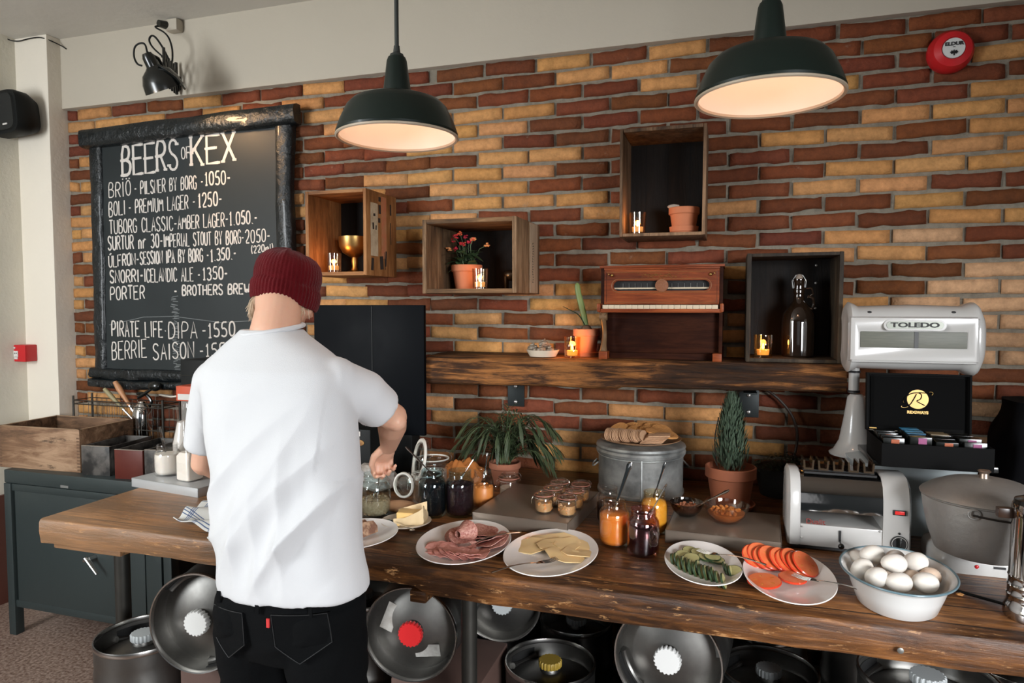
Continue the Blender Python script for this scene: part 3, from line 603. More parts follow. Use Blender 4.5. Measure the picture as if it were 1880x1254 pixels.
def crate(name, lab, x0, x1, z0, z1, dep, ms, mh, mbk, th=.014, group=None, tilt=0):
    t = thing(name, lab, 'crate', ((x0 + x1) / 2, 0, z0)); w_ = x1 - x0; h_ = z1 - z0
    y0 = .0
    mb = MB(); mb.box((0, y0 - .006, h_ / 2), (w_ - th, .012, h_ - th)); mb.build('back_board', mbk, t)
    for nm, c, s, m in (('side_board', (-w_ / 2 + th / 2, -dep / 2, h_ / 2), (th, dep, h_), ms), ('side_board', (w_ / 2 - th / 2, -dep / 2, h_ / 2), (th, dep, h_), ms),
                        ('bottom_board', (0, -dep / 2, th / 2), (w_ - 2 * th, dep - .004, th), mh), ('top_board', (0, -dep / 2, h_ - th / 2), (w_ - 2 * th, dep - .004, th), mh)):
        mb = MB(); mb.box(c, s, bev=.0025, jit=.0012); o = mb.build(nm, m, t)
        if nm == 'side_board' and c[0] > 0: t['_r'] = 1
    return t
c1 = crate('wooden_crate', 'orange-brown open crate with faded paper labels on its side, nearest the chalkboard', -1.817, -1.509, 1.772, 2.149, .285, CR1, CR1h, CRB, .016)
mb = MB(); mb.box((.1545, -.215, .205), (.001, .065, .235)); mb.build('paper_label', mat('yellowed_paper', (.62, .50, .34), .8, n=(30, .8, (.35, .25, .15))), c1)
mb = MB(); mb.box((.1545, -.125, .22), (.001, .045, .28)); mb.build('red_label_strip', mat('faded_red_print', (.48, .13, .06), .8, n=(25, .9, (.42, .22, .10))), c1)
mb = MB(); rr = random.Random(2)
for y, z, a, b in ((-.215, .27, .018, .012), (-.225, .22, .014, .03), (-.20, .215, .01, .02), (-.235, .05, .02, .055), (-.15, .06, .03, .06), (-.12, .07, .004, .08), (-.165, .30, .02, .04), (-.165, .345, .02, .02), (-.17, .25, .02, .02), (-.06, .31, .012, .05), (-.06, .2, .006, .1), (-.11, .08, .012, .07)):
    mb.box((.1552, y, z), (.0008, a, b), R=rot(rr.uniform(-8, 8)))
mb.build('stencil_mark', mat('faded_black_stencil', (.03, .02, .015), .85), c1)
c2 = crate('wooden_crate', 'weathered grey-brown crate holding the red-flowered pot', -1.214, -.804, 1.688, 1.993, .347, CR2, CR2h, CRB, .018)
mb = MB(); mb.box((.2062, -.10, .153), (.004, .12, .298), bev=.001, jit=.001); mb.build('side_batten', mat('bleached_batten', (.42, .31, .21), .8, n=(14, .7, (.22, .15, .09), (4, 4, .6))), c2)
mb = MB()
for k in range(16): mb.box((.2088, -.118 + rr.uniform(-.006, .006), .05 + k * .011), (.0008, .012, .004), R=rot(rr.uniform(-30, 30)))
mb.build('stencil_mark', MATS['faded_black_stencil'], c2)
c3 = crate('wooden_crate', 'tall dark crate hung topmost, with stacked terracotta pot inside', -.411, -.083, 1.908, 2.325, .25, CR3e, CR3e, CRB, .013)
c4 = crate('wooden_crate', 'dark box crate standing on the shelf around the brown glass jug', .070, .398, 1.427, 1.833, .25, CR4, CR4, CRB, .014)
for z in (.37, .30, .20):
    mb = MB(); mb.ball((.10, -.0135, z), .006, 2, sq=(1, .5, 1)); mb.build('screw', BOLT, c4)
# candles in glasses
WAX = mat('lit_wax', (.80, .55, .25), .5, emit=((1, .42, .12), .35)); FLAME = mat('candle_flame', (1, .7, .3), .5, emit=((1, .55, .2), 9))
AMB = glass('amber_glass', (1, .86, .62), low=.05); SMOKE = glass('votive_glass', (.93, .88, .80), low=.06)
def candle(loc, lab, r=.034, h=.085, gm=None, e=.35, taper=.9):
    t = thing('candle_glass', lab, 'candle', loc)
    mb = MB(); mb.lathe([(0, 0), (r * taper, 0), (r * taper, .002), (r, h), (r - .0025, h), (r * taper - .003, .008), (0, .008)], seg=32); mb.build('glass', gm or SMOKE, t)
    mb = MB(); mb.lathe([(0, .009), (r * .62, .009), (r * .66, h * .34), (r * .3, h * .33), (0, h * .31)], seg=24); mb.build('wax', WAX, t)
    mb = MB(); z = h * .33; mb.lathe([(0, z), (.0045, z + .006), (.005, z + .012), (.003, z + .02), (0, z + .028)], seg=12); mb.build('flame', FLAME, t)
    l = bpy.data.lights.new('candle_light', 'POINT'); l.energy = e * .55; l.color = (1, .45, .15); l.shadow_soft_size = .012
    o = bpy.data.objects.new('candle_light', l); COL.objects.link(o); o.parent = t; o.location = (0, 0, z + .018 + h * .1)
    return t
candle((-1.705, -.235, 1.789), 'lit candle in a clear glass in front of the brass goblet', e=.9)
candle((-.990, -.262, 1.707), 'lit candle in a clear glass beside the flowering terracotta pot', e=.6)
candle((-.346, -.19, 1.922), 'lit candle in a clear glass in the topmost crate', e=.7)
candle((.133, -.20, 1.442), 'lit candle in a square-cut amber glass next to the brown jug', gm=AMB, e=.6, taper=.96)
candle((-.604, -.215, 1.4245), 'lit candle in an amber glass on the beam shelf before the bulb pot', gm=AMB, e=1.1, taper=.96)
# goblet
gb = thing('brass_goblet', 'wide brass goblet bowl on a stem behind the candle', 'goblet', (-1.668, -.115, 1.789))
mb = MB(); mb.lathe([(0, 0), (.045, 0), (.045, .004), (.018, .014), (.012, .03), (.016, .055), (.013, .075)], seg=32); mb.build('stem', BRASS, gb)
mb = MB(); mb.lathe([(0, .070), (.02, .074), (.055, .095), (.071, .125), (.074, .168), (.070, .168), (.067, .128), (.04, .10), (0, .09)], seg=40); mb.build('bowl', BRASS, gb)
# pots
def pot_mesh(r, h, taper=.72, rim=.28, th=.006):
    k = taper; return [(0, 0), (r * k, 0), (r * (k + (1 - k) * (1 - rim) * .9), h * (1 - rim)), (r * .955, h * (1 - rim)), (r, h * (1 - rim) + .003), (r, h - .002), (r - .002, h), (r - th, h), (r - th - .002, h * .86), (0, h * .86)]
def pot(name, lab, cat, loc, r, h, saucer=None, m=None, **k):
    t = thing(name, lab, cat, loc); z = 0
    if saucer: 
        mb = MB(); s = saucer; mb.lathe([(0, 0), (s * .86, 0), (s, .018), (s - .005, .019), (s * .83, .007), (0, .007)], seg=40); mb.build('saucer', m or TERRA, t); z = .0075
    mb = MB(); mb.lathe([(a, b + z) for a, b in pot_mesh(r, h, **k)], seg=48); mb.build('pot', m or TERRA, t)
    return t
p3_ = pot('terracotta_pot', 'empty terracotta pot standing on a stacked pot rim in the topmost crate', 'flower pot', (-.170, -.13, 1.9215), .060, .098, .056)
mb = MB(); mb.lathe([(.048, .008), (.055, .010), (.057, .030), (.052, .031)], seg=40); mb.build('lower_rim', TERRA, p3_)
for k in range(1): 
    mb = MB(); mb.ball((-.042, -.01, .112), .016, 2, nz=.3, sq=(1.5, .8, .55)); mb.build('cotton_tuft', mat('grey_tuft', (.40, .34, .28), .95), p3_)
# flowering pot in crate 2
GRN = mat('kalanchoe_leaf', (.045, .085, .035), .45, n=(20, .5, (.09, .13, .05))); GRN2 = mat('stem_green', (.07, .11, .04), .6)
fl = pot('flowering_plant', 'terracotta pot with leafy plant bearing small red and orange flowers', 'potted plant', (-1.090, -.155, 1.7065), .068, .108)
def leaf(mb, base, d, ln, wd, droop=.3, seg=4, fold=.15):
    base = Vector(base); d = Vector(d).normalized(); s = d.cross(Vector((0, 0, 1)))
    s = s.normalized() if s.length > .1 else Vector((1, 0, 0)); n = s.cross(d); V = []
    for i in range(seg + 1):
        t = i / seg; c = base + d * ln * t + Vector((0, 0, -droop * ln * t * t)); w_ = wd * math.sin(PI * min(.97, t * .9 + .07)) * .5
        V.append([mb.bm.verts.new(c - s * w_ + n * fold * w_), mb.bm.verts.new(c), mb.bm.verts.new(c + s * w_ + n * fold * w_)])
    for i in range(seg):
        for j in (0, 1): mb.bm.faces.new((V[i][j], V[i + 1][j], V[i + 1][j + 1], V[i][j + 1]))
rr = random.Random(21); mb = MB()
for i in range(46):
    a = rr.uniform(0, 2 * PI); e = rr.uniform(-.1, 1.2); leaf(mb, (rr.uniform(-.03, .03), rr.uniform(-.03, .03), .095 + rr.uniform(0, .07)), (math.cos(a), math.sin(a), e), rr.uniform(.05, .085), rr.uniform(.028, .042), .35)
o = mb.build('foliage', GRN, fl)
mb = MB(); tips = []
for i in range(12):
    a = rr.uniform(0, 2 * PI); q = rr.uniform(.02, .095); z = rr.uniform(.19, .27) - q * .4; tp = Vector((math.cos(a) * q * 1.2, math.sin(a) * q * .6, z)); tips.append(tp); mb.tube([(math.cos(a) * .02, math.sin(a) * .02, .10), tp * .6 + Vector((0, 0, .06)), tp], .0015, 5)
mb.build('stems', GRN2, fl)
for i, tp in enumerate(tips):
    c = [(.62, .03, .04), (.75, .14, .06), (.55, .02, .05), (.75, .30, .10)][i % 4]; m = mat('petal_%s' % 'red crimson scarlet orange'.split()[i % 4], c, .6); mb = MB()
    for k in range(7): mb.ball(tp + Vector((rr.uniform(-.011, .011), rr.uniform(-.01, .01), rr.uniform(-.006, .008))), .0062, 1, sq=(1, 1, .7), nz=.3)
    mb.build('blossom', m, fl)
# dark figure in crate 2
fg = thing('dark_figurine', 'dark glossy standing animal figurine in the corner of the weathered crate', 'figurine', (-.885, -.13, 1.7065))
mb = MB(); mb.ball((-.01, 0, .062), .026, 3, sq=(1.3, .8, .95)); mb.ball((.016, -.005, .105), .015, 3, sq=(1.1, .8, 1.2)); mb.ball((.03, -.008, .104), .009, 2, sq=(1.5, .8, .8)); mb.tube([(.0, 0, .07), (.016, -.004, .105)], .014, 10)
mb.build('body', mat('dark_bronze', (.045, .030, .018), .28, .7), fg)
for x, y in ((-.032, .012), (-.030, -.012), (.010, .012), (.012, -.012)):
    mb = MB(); mb.cyl((x, y, 0), (x, y, .055), .006, .009, 10); mb.build('leg', MATS['dark_bronze'], fg)
# growler jug
BROWNG = mat('brown_bottle_glass', (.012, .006, .003), .06, 0, coat=1., spec=.8)
gj = thing('glass_jug', 'large dark brown glass jug with a swing stopper in the shelf crate', 'jug', (.262, -.125, 1.442))
mb = MB(); mb.lathe([(0, 0), (.055, 0), (.060, .006), (.061, .13), (.056, .165), (.036, .196), (.021, .214), (.018, .24), (.021, .25), (.0195, .256), (.0195, .285), (.022, .29), (.021, .298), (0, .298)], seg=48); mb.build('bottle', BROWNG, gj)
mb = MB(); mb.tube([(.03, 0, .232), (.05, 0, .225), (.053, 0, .20), (.045, 0, .18)], .006, 8); mb.tube([(.018, 0, .262), (.045, 0, .262), (.05, 0, .24), (.03, 0, .225)], .004, 8); mb.build('handle', BROWNG, gj)
mb = MB(); mb.lathe([(0, .298), (.012, .298), (.014, .306), (.008, .315), (0, .316)], seg=20); mb.build('stopper', mat('porcelain_stopper', (.25, .2, .16), .3), gj)
mb = MB(); mb.tube([(-.022, 0, .262), (-.025, 0, .29), (-.012, 0, .312), (.012, 0, .312), (.025, 0, .29), (.022, 0, .262)], .0018, 6); mb.build('wire_bail', STEEL, gj)
# ================================================================ on the beam shelf
SZ = 1.4245
bp_ = pot('bulb_pot', 'terracotta pot with one tall thick green bulb leaf on the shelf', 'potted plant', (-.566, -.115, SZ), .056, .108, .058)
mb = MB(); mb.lathe([(0, .095), (.022, .098), (.026, .112), (.016, .128), (0, .134)], seg=20); mb.build('bulb', mat('brown_bulb', (.10, .05, .025), .7), bp_)
LG = mat('amaryllis_leaf', (.10, .16, .045), .45, n=(8, .6, (.17, .20, .06)))
mb = MB(); mb.tube(smooth([(0, 0, .12), (-.012, 0, .18), (-.035, 0, .26), (-.042, 0, .31)]), [.009 + .004 * math.sin(PI * i / 25) - (.008 * max(0, i - 20) / 5) for i in range(26)], 8, flat=.45); mb.build('tall_leaf', LG, bp_)
mb = MB(); mb.tube(smooth([(0, 0, .12), (-.03, 0, .175), (-.07, -.01, .195), (-.10, -.01, .21)]), [.008 * (1 - i / 27) + .001 for i in range(26)], 8, flat=.4); mb.build('side_leaf', mat('dark_leaf', (.03, .045, .02), .5), bp_)
ds = thing('shell_dish', 'small pale dish piled with coiled grey shells at the shelf end', 'dish', (-.737, -.185, SZ))
mb = MB(); mb.lathe([(0, 0), (.055, 0), (.067, .022), (.070, .028), (.065, .028), (.052, .006), (0, .006)], seg=40); mb.build('dish', mat('pale_ceramic', (.55, .48, .38), .35), ds)
rr = random.Random(4)
SHL = mat('striped_shell', (.30, .24, .17), .4, n=(60, .9, (.06, .05, .045), (1, 1, 6), .1))
for i, (x, y, z, s) in enumerate(((-.03, 0, .035, .024), (.0, -.02, .036, .026), (.03, .0, .036, .024), (.0, .025, .04, .026), (.005, .0, .060, .026), (-.048, .01, .046, .024))):
    t = thing('sea_shell', ['pale coiled shell at the left of the dish', 'striped coiled shell at the front of the dish', 'pale coiled shell at the right of the dish', 'coiled shell at the back of the dish', 'grey coiled shell on top of the pile', 'small dark shell leaning out at the dish edge'][i], 'shell', (-.737 + x, -.185 + y, SZ + z - .004), rr.uniform(0, 360), group='shells in the pale dish')
    mb = MB(); pts = []; rs = []
    for k in range(40):
        a = k * .34; q = s * .62 * (1 - k / 46); pts.append((q * math.cos(a), q * math.sin(a) * .55, (k / 40 - .4) * s * 1.2)); rs.append(s * .5 * (1 - k / 44))
    mb.tube(pts, rs, 10); mb.build('shell', SHL, t)
# toy piano
MAH = wood('mahogany', (.07, .012, .003), (.20, .040, .008), (.34, .085, .019), .45, 0, 5, 10, .0012, .03, spec=.25); MAHD = wood('dark_mahogany', (.010, .003, .002), (.022, .006, .003), (.042, .012, .005), .6, 0, 5, 9, .001, 0, spec=.08)
IVO = mat('ivory_key', (.55, .46, .33), .4); GILT = mat('worn_gilt', (.36, .20, .06), .5, .4, n=(70, .8, (.16, .05, .018)))
pn = thing('toy_piano', 'small antique reddish upright toy piano on the beam shelf', 'toy piano', (-.2515, 0, SZ))
mb = MB(); mb.box((0, -.10, .185), (.452, .16, .362), bev=.003); mb.build('case', MAHD, pn)
for s in (-1, 1): mb = MB(); mb.box((s * .229, -.115, .185), (.014, .20, .36), bev=.003); mb.build('side_panel', MAHD, pn)
mb = MB(); mb.box((0, -.115, .368), (.482, .215, .010), bev=.003); mb.box((0, -.112, .360), (.468, .205, .008), bev=.002); mb.build('lid', MAH, pn)
def slot(cx, cz, w_, h_, n=10):
    P = []
    for k in range(n + 1): a = -PI / 2 + PI * k / n; P.append((cx + w_ / 2 - h_ / 2 + h_ / 2 * math.cos(a), cz + h_ / 2 * math.sin(a)))
    for k in range(n + 1): a = PI / 2 + PI * k / n; P.append((cx - w_ / 2 + h_ / 2 + h_ / 2 * math.cos(a), cz + h_ / 2 * math.sin(a)))
    return P
mb = MB(); O = [(-.222, .218), (.222, .218), (.222, .355), (-.222, .355)]; I = slot(0, .292, .372, .040)
a = [mb.bm.verts.new((x, -.216, z)) for x, z in O]; b = [mb.bm.verts.new((x, -.216, z)) for x, z in I]
es = [mb.bm.edges.new((a[i], a[(i + 1) % 4])) for i in range(4)] + [mb.bm.edges.new((b[i], b[(i + 1) % len(b)])) for i in range(len(b))]
bmesh.ops.triangle_fill(mb.bm, edges=es, use_beauty=True); r_ = bmesh.ops.extrude_face_region(mb.bm, geom=mb.bm.faces[:]); bmesh.ops.translate(mb.bm, verts=[v for v in r_['geom'] if isinstance(v, bmesh.types.BMVert)], vec=(0, .02, 0))
mb.build('front_panel', MAH, pn)
mb = MB(); mb.tube([(x, -.2165, z) for x, z in slot(0, .292, .385, .052)], .0022, 6, closed=True); mb.tube([(x, -.2165, z) for x, z in ((-.213, .226), (.213, .226), (.213, .346), (-.213, .346))], .0018, 6, closed=True); mb.build('bead_moulding', mat('honey_bead', (.24, .085, .03), .4), pn)
mb = MB(); mb.box((0, -.186, .292), (.40, .004, .055)); mb.build('slot_backing', mat('slot_dark', (.004, .003, .003), .6), pn)
mb = MB(); mb.box((0, -.196, .282), (.37, .006, .006)); mb.build('hammer_rail', IVO, pn)
for k in list(range(5)) + list(range(8, 14)):
    mb = MB(); mb.cyl((-.15 + k * .024, -.192, .285), (-.15 + k * .024, -.192, .302), .0014, seg=6); mb.build('hammer_pin', STEEL, pn)
mb = MB(); mb.lathe([(0, 0), (.026, 0), (.025, .005), (.010, .008), (0, .009)], M=T(.005, -.214, .292) @ R90, seg=32); mb.build('medallion', mat('carved_rosette', (.22, .075, .025), .5, bump=(160, .004)), pn)
mb = MB(); 
for x in (-.19, .19): mb.ball((x, -.222, .334), .007, 2); mb.ball((x * 1.07, -.219, .338), .004, 1)
mb.build('sconce_boss', BRASS, pn)
mb = MB(); rr = random.Random(8)
for k in range(70):
    x = rr.gauss(0, .04); z = .331 + rr.uniform(-.008, .008); mb.tube([(x - .004, -.2165, z), (x, -.2168, z + rr.uniform(-.004, .004)), (x + .004, -.2165, z + rr.uniform(-.002, .002))], .0008, 4)
mb.build('gilt_scroll', GILT, pn)
mb = MB(); mb.box((0, -.238, .196), (.466, .088, .010), bev=.002); mb.box((0, -.276, .193), (.468, .010, .014), bev=.003); mb.build('key_bed', MAH, pn)
for s in (-1, 1): mb = MB(); mb.box((s * .233, -.245, .205), (.014, .085, .034), bev=.006); mb.build('key_cheek', MAH, pn)
for k in range(19):
    mb = MB(); mb.box((-.208 + k * .0231, -.248, .2085), (.0222, .052, .015), bev=.0012); o = mb.build('key', IVO, pn)
for s in (-1, 1):
    if s > 0: mb = MB(); mb.box((s * .218, -.235, .0155), (.034, .06, .031), bev=.003); mb.build('foot_block', MAH, pn); continue
    mb = MB(); P = smooth([(s * .218, -.245, .188), (s * .218, -.262, .165), (s * .218, -.235, .13), (s * .218, -.222, .09), (s * .218, -.248, .05), (s * .218, -.25, .03)], 2); n = len(P)
    mb.tube(P, [.018 - .009 * math.sin(PI * i / (n - 1)) for i in range(n)], 10); mb.tube([(s * .218 - .015, -.255, .168), (s * .218 + .015, -.255, .168)], .014, 16); mb.build('leg', mat('worn_leg_wood', (.15, .085, .04), .45), pn)
    mb = MB(); mb.box((s * .218, -.235, .0155), (.034, .06, .031), bev=.003); mb.build('foot_block', MAH, pn)
mb = MB(); mb.box((0, -.19, .012), (.40, .02, .024), bev=.002); mb.build('plinth', MAHD, pn)
# ================================================================ left corner: steel cabinet and what stands on it
CABM = mat('grey_green_steel', (.026, .036, .036), .45, .1, n=(3, .4, (.036, .048, .047)), bump=(5, .003))
CABD = mat('dark_cabinet_gap', (.008, .010, .010), .6)
kb = thing('steel_cabinet', 'dark grey-green steel cabinet in the left corner with a chrome lever handle', 'cabinet', (-2.88, 0, 0))
mb = MB(); mb.box((0, -.285, .50), (.98, .47, .62)); mb.build('body', CABD, kb)
mb = MB(); mb.box((0, -.285, .797), (1.03, .50, .066), bev=.006); mb.build('worktop', CABM, kb)
mb = MB(); mb.box((-.05, -.525, .455), (.80, .018, .59), bev=.004); mb.build('door', CABM, kb)
mb = MB(); mb.tube([(.055, -.535, .452), (.055, -.57, .452)], .012, 12); mb.tube([(.045, -.572, .462), (.115, -.578, .395)], [.013, .008], 10, flat=.6); mb.tube([(.03, -.572, .445), (.06, -.572, .46)], .008, 8); mb.build('lever_handle', STEEL, kb)
mb = MB(); mb.box((-.12, -.5355, .775), (.05, .002, .012)); mb.build('name_plate', mat('dull_plate', (.16, .16, .15), .5), kb)
for x, y in ((-.487, -.52), (.487, -.52), (-.487, -.06), (.487, -.06)):
    mb = MB(); mb.box((x, y, .382), (.045, .045, .764), bev=.004); mb.build('leg', CABM, kb)
for z in (.745, .16): mb = MB(); mb.box((0, -.52, z), (.93, .03, .035), bev=.003); mb.build('rail', CABM, kb)
for x in (.40,): mb = MB(); mb.box((x, -.525, .455), (.09, .018, .59), bev=.004); mb.build('side_strip', CABM, kb)
BOXW = wood('old_stained_box_wood', (.05, .028, .016), (.19, .105, .058), (.36, .23, .14), .6, 0, 5, 6, .003, edge=((.03, .016, .01), 2.6, .60))
BOXE = mat('worn_pale_edge', (.42, .27, .16), .6, n=(30, .6, (.25, .15, .08)))
bx = thing('dovetailed_box', 'open weathered wooden box with finger joints on the steel cabinet', 'box', (-3.225, -.325, .83), 3)
W_, D_, H_ = .50, .33, .208
for nm, c, s in (('front_board', (0, -D_ / 2 + .008, H_ / 2), (W_, .016, H_)), ('rear_board', (0, D_ / 2 - .008, H_ / 2), (W_, .016, H_)), ('side_board', (-W_ / 2 + .008, 0, H_ / 2), (.016, D_ - .033, H_)), ('side_board', (W_ / 2 - .008, 0, H_ / 2), (.016, D_ - .033, H_)), ('floor_board', (0, 0, .006), (W_ - .034, D_ - .034, .012))):
    mb = MB(); mb.box(c, s, bev=.002, jit=.0008); mb.build(nm, BOXW, bx)
for s in (-1, 1):
    mb = MB()
    for k in range(13): mb.box((s * (W_ / 2 - .0095), -D_ / 2 + .0075, .012 + k * .0155), (.0165, .016, .0075))
    mb.build('finger_joint', mat('end_grain', (.12, .065, .035), .8), bx)
mb = MB()
for c, s in (((0, -D_ / 2 + .008, H_ + .0008), (W_, .014, .0016)), ((W_ / 2 - .008, 0, H_ + .0008), (.014, D_, .0016)), ((0, D_ / 2 - .008, H_ + .0008), (W_, .014, .0016)), ((-W_ / 2 + .008, 0, H_ + .0008), (.014, D_, .0016))): mb.box(c, s)
mb.build('worn_rim', BOXE, bx)
LBLK = mat('scuffed_black_lacquer', (.014, .013, .012), .45, n=(12, .8, (.10, .09, .08), None, .08)); LRED = mat('oxblood_lacquer', (.075, .012, .008), .42, n=(9, .6, (.12, .03, .02)), spec=.3)
def drawer(x, y, w, d, h, rz, fm, lab):
    t = thing('small_drawer_box', lab, 'box', (x, y, .83), rz)
    for nm, c, s, m in (('front_board', (0, -d / 2 + .006, h / 2), (w, .012, h), fm), ('rear_board', (0, d / 2 - .006, h / 2), (w, .012, h), LBLK), ('side_board', (-w / 2 + .005, 0, h / 2), (.010, d - .025, h), LBLK), ('side_board', (w / 2 - .005, 0, h / 2), (.010, d - .025, h), LBLK), ('floor_board', (0, 0, .005), (w - .022, d - .026, .008), LBLK)):
        mb = MB(); mb.box(c, s, bev=.0015); mb.build(nm, m, t)
    mb = MB(); mb.box((0, -d / 2 + .006, h + .0008), (w, .012, .0016)); mb.build('worn_rim', mat('grey_worn_rim', (.26, .22, .18), .6), t)
drawer(-2.865, -.355, .155, .28, .14, 6, LBLK, 'open black lacquered drawer box against the big wooden box')
drawer(-2.655, -.355, .15, .30, .137, 6, LRED, 'open oxblood red fronted drawer box between two black ones')
drawer(-2.505, -.405, .10, .19, .145, 6, LBLK, 'black drawer box half hidden behind the jar of milk')
# wire basket with utensils
WIRE = mat('dark_wire', (.10, .095, .085), .4, .9)
bk = thing('wire_basket', 'tall wire basket of utensils behind the wooden box', 'basket', (-3.07, -.085, .831))
mb = MB()
for z in (.29, .27, .15, .01): mb.tube([(-.33, -.058, z), (.28, -.058, z), (.28, .058, z), (-.33, .058, z)], .0028, 6, closed=True)
for k in range(18):
    x = -.33 + .61 * k / 17; mb.tube([(x, -.058, .01), (x, -.058, .29)], .0014, 4); mb.tube([(x, .058, .01), (x, .058, .29)], .0014, 4)
mb.build('wire_frame', WIRE, bk)
for x in (-.33, .28):
    for y in (-.058, .058): mb = MB(); mb.cyl((x, y, 0), (x, y, .315), .006, seg=10); mb.build('post', WIRE, bk)
WSP = mat('beech_handle', (.50, .24, .11), .5, n=(12, .5, (.38, .16, .07)))
kt = thing('steel_kettle', 'round polished steel kettle in the wire basket', 'kettle', (-2.985, -.085, .93))
mb = MB(); mb.lathe([(0, 0), (.045, .0), (.05, .01), (.05, .12), (.040, .165), (.022, .185), (.018, .195), (0, .196)], seg=32); mb.build('body', CHROME, kt)
mb = MB(); mb.tube(smooth([(.05, 0, .17), (.07, 0, .2), (.02, 0, .24), (-.03, 0, .235)]), .008, 8); mb.build('handle', GLOSSBLK, kt)
for nm, lab, p, q, r, m, hd in (('wooden_masher', 'wooden handled utensil leaning right in the wire basket', (-3.06, -.095, 1.10), (-3.15, -.10, 1.225), .014, WSP, 0), ('wooden_spoon', 'olive handled brush leaning in the wire basket', (-3.10, -.10, 1.08), (-3.22, -.105, 1.185), .011, mat('olive_handle', (.30, .25, .13), .5), 1), ('black_whisk', 'black handled gadget lying over the basket rim', (-2.90, -.09, 1.20), (-2.995, -.10, 1.145), .009, GLOSSBLK, 2)):
    t = thing(nm, lab, 'utensil', p); d = Vector(q) - Vector(p)
    mb = MB(); mb.tube([(0, 0, 0), d * .3, d * .7, d], [r * .7, r * .8, r * 1.2, r * .9], 12); mb.build('handle', m, t)
    mb = MB()
    if hd == 2: mb.ball((0.01, 0, .01), .034, 3, sq=(1.2, .7, .8)); mb.build('head', GLOSSBLK, t)
    else: mb.tube([(0, 0, 0), d * -.5], [r * .6, r * .3], 8); mb.ball(d * -.7, r * 2, 2, sq=(1, .6, 1.2)); mb.build('head', mat('pale_steel', (.5, .45, .4), .3, .8) if hd else STEEL, t)
# black machine and red-topped grinder
bm_ = thing('black_machine', 'tall black boxy machine behind the left shoulder of the person', 'machine', (-2.40, -.19, .83))
mb = MB(); mb.box((0, 0, .275), (.26, .2, .54), bev=.006); mb.build('housing', SATBLK, bm_); mb = MB(); mb.box((0, -.102, .47), (.262, .006, .005)); mb.build('seam', GLOSSBLK, bm_)
rg = thing('red_grinder', 'red topped dispenser with a silver side lever behind the milk', 'dispenser', (-2.37, -.36, .83))
mb = MB(); mb.box((0, 0, .40), (.133, .12, .07), bev=.004); mb.build('red_head', mat('orange_red', (.55, .085, .035), .45), rg)
mb = MB(); mb.box((-.012, -.061, .385), (.085, .003, .028)); mb.build('white_panel', WHITEP, rg)
mb = MB(); mb.box((.0, 0, .185), (.10, .10, .36), bev=.006); mb.build('clear_body', mat('smoky_plastic', (.28, .27, .25), .25, n=(8, .7, (.10, .09, .08))), rg)
mb = MB(); mb.tube([(-.066, -.04, .385), (-.10, -.05, .38), (-.17, -.05, .386)], [.006, .006, .008], 8); mb.build('lever', CHROME, rg)
# ================================================================ milk tray
TRAYM = mat('satin_steel_tray', (.46, .46, .45), .30, 1., n=(5, .6, (.36, .35, .34))); MILK = mat('milk', (.78, .72, .64), .35, sub=(.3, (.9, .7, .5), .01))
def tray(cx, cy, w, d, h, rz, lab, m, base=.9):
    t = thing('steel_riser', lab, 'tray', (cx, cy, base), rz)
    mb = MB(); mb.box((0, 0, h - .002), (w, d, .004), bev=.0015); mb.build('top_plate', m, t)
    for c, s in (((0, -d / 2 + .002, h / 2), (w, .004, h)), ((0, d / 2 - .002, h / 2), (w, .004, h)), ((-w / 2 + .002, 0, h / 2), (.004, d, h)), ((w / 2 - .002, 0, h / 2), (.004, d, h))):
        mb = MB(); mb.box(c, s, bev=.001); mb.build('side_flange', m, t)
    return t
tray(-2.095, -.675, .385, .31, .036, -8, 'pale steel riser tray under the milk jars at the table end', mat('pale_steel_tray', (.50, .51, .51), .38, .35, n=(5, .5, (.40, .41, .42))))
def mason(loc, lab, r, h, gm, cm, fill, name='mason_jar', cat='jar', group=None, neck=.76, lump=0., seg=40, cname='contents', ctop=None):
    """threaded wide-mouth jar"""
    t = thing(name, lab, cat, loc, random.Random(int(h * 1e4)).uniform(0, 90), group); k = r * neck
    o = [(0, .002), (r * .86, 0), (r * .97, .006), (r, .016), (r, h * .66), (r * .97, h * .73), (r * .87, h * .80), (k, h * .835), (k * .98, h * .86), (k * 1.04, h * .875), (k * .99, h * .89), (k * 1.04, h * .91), (k * .99, h * .93), (k * 1.02, h * .955), (k * 1.05, h * .975), (k * 1.02, h)]
    i = [(k * .93, h), (k * .93, h * .84), (r * .82, h * .785), (r * .93, h * .70), (r * .95, h * .62), (r * .95, .02), (r * .8, .008), (0, .008)]
    mb = MB(); mb.lathe(o + i, seg=seg); mb.build('glass', gm, t)
    if cm:
        H = h * fill; q = [(0, .009), (r * .79, .009), (r * .93, .022)]
        if H < h * .62: q += [(r * .935, H - .004), (r * .85, H), (0, H + .002)]
        else: q += [(r * .935, h * .62), (r * .905, h * .70), (min(r * .80, r * .9), min(H, h * .78)), (0, H)]
        mb = MB(); mb.lathe(q, seg=seg)
        if lump:
            for v in mb.bm.verts:
                if v.co.z > .5 * H or True:
                    n_ = noise.noise(v.co * (90)) * lump; d = Vector((v.co.x, v.co.y, 0)); 
                    if v.co.z > H - .01: v.co.z += n_ * 1.5
        mb.build(cname, cm, t, ang=80)
        if lump:
            mb = MB(); rr = random.Random(3)
            for q_ in range(70):
                a = rr.uniform(0, 2 * PI); zz = rr.uniform(.014, H) ; R_ = r * .80 if q_ < 50 else rr.uniform(0, r * .75)
                if q_ >= 50: zz = H
                mb.ball((R_ * math.cos(a), R_ * math.sin(a), zz), r * .13, 1, nz=.5, nf=q_)
            mb.build('pieces', ctop or cm, t, ang=70)
    return t
